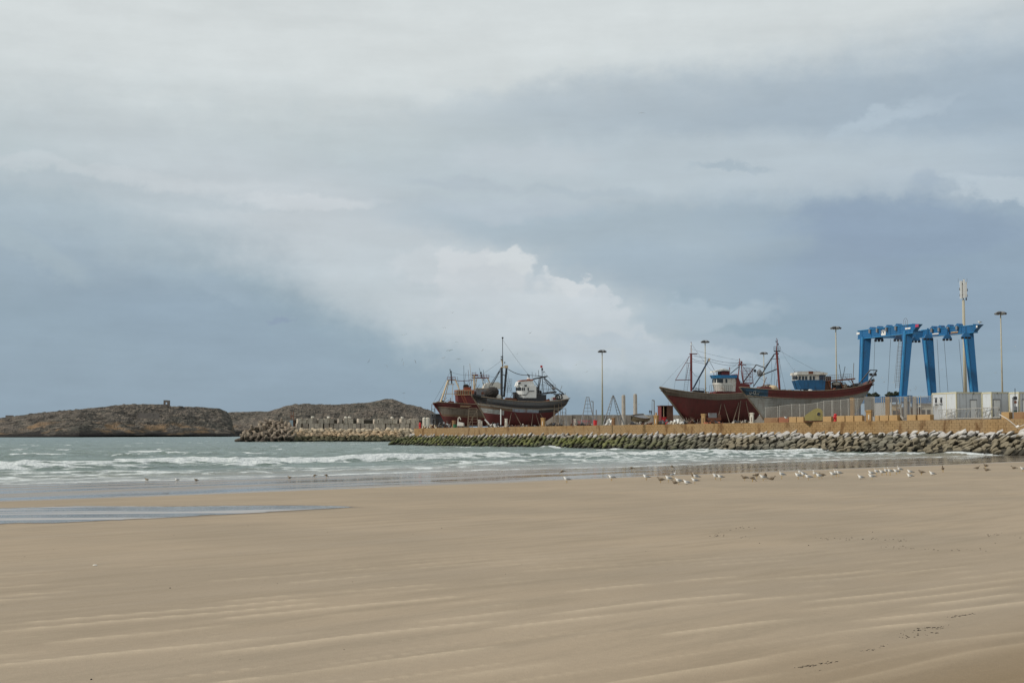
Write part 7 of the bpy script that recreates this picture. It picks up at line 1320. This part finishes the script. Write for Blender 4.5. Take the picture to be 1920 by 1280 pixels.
for px, py, k_, roll, var, wpx, where in FL:
    Y = 1.15*F/wpx*.95; Y = min(Y, 420); p = at(px, py, Y); o = inst('flying_gull', FM[{0: 0, 1: 1, 2: 2, 3: 3, 4: 4}[var if var < 5 else 0]], p, (math.radians(roll if roll < 90 else roll-180), 0, math.radians(random.choice((-90, 90))+random.uniform(-35, 35))), (wpx*Y/F/1.4,)*3)
    o.rotation_euler = Euler((0, math.radians(0), math.radians(90+random.uniform(-30, 30)))); o.rotation_mode = 'XYZ'
    M = Matrix.Rotation(math.radians(-roll), 4, 'Y') @ Matrix.Rotation(math.radians(90+random.uniform(-25, 25)), 4, 'Z') @ Matrix.Rotation(math.radians(random.uniform(-12, 18)), 4, 'Y'); o.rotation_euler = M.to_euler()
    tag(o, 'flying gull %s' % where, 'gull', 'gulls in the air')
# the near gull at the right edge, wings raised
p = at(1908, 800, 78); o = inst('flying_gull', FM[4], p, (0, 0, 0), (1.45, 1.45, 1.45)); M = Matrix.Rotation(math.radians(8), 4, 'Y') @ Matrix.Rotation(math.radians(78), 4, 'Z'); o.rotation_euler = M.to_euler(); tag(o, 'large white gull flying low past the wall at the right edge with raised wings', 'gull')
for px, py, Yg, lab in ((1837, 607, 250, 'white gull perched on the right tip of the hoist beam'), (1474, 786, 250, 'white gull standing on the reddish block at the foot of the fence')):
    p = at(px, py, Yg); o = inst('gull', GK[('rest', False)], p, (0, 0, 0), (1.3,)*3); tag(o, lab, 'gull')
o = bpy.data.objects[-1] if False else None
# ================================================================== BEACH LITTER
m_weed = paint('dry_weed', (34, 28, 20), (24, 20, 15), .5, 6, .95, streak=False); m_shell = paint('shell', (224, 220, 210), (200, 190, 176), .3, 6, .6, streak=False)
pv = [MB().ball((0, 0, .2), 1, .7, .45, 7, 5, jit=.25).mesh('pebble', m_weed) for _ in range(3)]
PEB = [(319, 1102, 3.2, 'dark pebble alone in the left half of the beach, beside a faint streak'), (331, 1098, 1.0, 'tiny dark pebble just right of the bigger lone pebble'), (251, 1104, 1.2, 'small dark pebble left of the bigger lone pebble'), (171, 1273, 4.2, 'dark pointed pebble at the bottom edge, left of centre'), (828, 990, 2.0, 'dark pebble near the middle, just below the smooth sand'), (774, 1001, 1.5, 'small dark pebble left of the middle'), (978, 1058, 2.0, 'dark pebble right of the middle of the beach'), (948, 1076, 1.4, 'small dark pebble just below the middle pebble'), (520, 1093, 1.5, 'small dark pebble in the left centre, on its own'), (661, 1090, 1.5, 'small dark pebble a little left of the centre'), (645, 1217, 1.6, 'flat dark pebble in the lower centre'), (450, 1235, 1.4, 'small dark pebble near the bottom, left centre'), (1211, 1033, 1.4, 'dark pebble right of the centre, upper beach'), (1424, 1018, 2.0, 'dark pebble in the right half, left of the weed line'), (1516, 1022, 2.4, 'dark tuft in the right half beside the weed line'), (1712, 1028, 2.0, 'dark pebble at the right end of the weed line'), (1866, 1018, 2.0, 'dark pebble near the right edge'), (1636, 997, 1.6, 'small pebble above the long weed line'), (46, 1043, 1.4, 'small pebble near the left edge'), (326, 1003, 1.3, 'tiny pebble below the tide pool'), (465, 985, 1.2, 'tiny pebble just below the tide pool'), (614, 997, 1.2, 'tiny pebble below the tip of the tide pool')]
for px, py, w_, lab in PEB:
    p = sand_at(px, py); sc = w_*1.1*p.y/F/2+.002; tag(inst('pebble', random.choice(pv), p, (0, 0, random.uniform(0, 6)), (sc,)*3), lab, 'pebble', 'dark pebbles scattered on the sand')
p = sand_at(178, 1060); tag(inst('shell', MB().ball((0, 0, .2), 1, .6, .35, 8, 5).mesh('shell', m_shell), p, (0, 0, .3), (.045,)*3), 'single small white shell on the left part of the sand', 'shell')
wm = MB(); rs = random.Random(5)
def scatter(path, n, spread, sz):
    for _ in range(n):
        u = rs.random()*(len(path)-1); i = int(u); f_ = u-i; px = path[i][0]*(1-f_)+path[i+1][0]*f_+rs.gauss(0, spread*2); py = path[i][1]*(1-f_)+path[i+1][1]*f_+rs.gauss(0, spread*.35); p = sand_at(px, py); s_ = rs.uniform(.5, 1.25)*sz*p.y/F
        a = rs.uniform(-.5, .9); wm.ball((p.x, p.y, p.z+s_*.3), s_*rs.uniform(.7, 2.4), s_*.6, s_*.5, 5, 4, jit=.3)
scatter([(1500, 1251), (1530, 1246), (1567, 1240)], 55, 2.5, 1.2); scatter([(1487, 1270), (1520, 1258), (1540, 1254)], 9, 4, 1.1); scatter([(1608, 1221), (1625, 1219), (1645, 1216), (1672, 1208)], 26, 3, 1.2)
scatter([(1684, 1197), (1712, 1180), (1740, 1178), (1772, 1173)], 34, 4, 1.2); scatter([(1690, 1195), (1720, 1191), (1765, 1184)], 12, 4, 1.3); scatter([(1780, 1158), (1805, 1153), (1828, 1150)], 26, 2, 1.2); scatter([(1860, 1140), (1870, 1138), (1915, 1130)], 12, 2, 1.1)
scatter([(1534, 1009), (1570, 1010), (1640, 1010), (1710, 1014)], 46, 4, .9); scatter([(1655, 1024), (1680, 1026), (1760, 1030), (1840, 1031)], 28, 4, .9); scatter([(1336, 1002), (1350, 1004), (1410, 1008)], 22, 4, .9); scatter([(1335, 1000), (1390, 990), (1420, 988)], 14, 3, .8); scatter([(1855, 1002), (1880, 1000), (1920, 1006)], 16, 3, .8)
for _ in range(200):
    px, py = rs.uniform(-50, 1970), rs.uniform(990, 1260); p = sand_at(px, py); s_ = rs.uniform(.3, .6)*p.y/F; wm.ball((p.x, p.y, p.z), s_, s_*.7, s_*.5, 5, 4)
tag(wm.build('seaweed_scraps', m_weed), 'scattered lines of dark dry seaweed scraps on the sand', 'seaweed', kind='stuff')
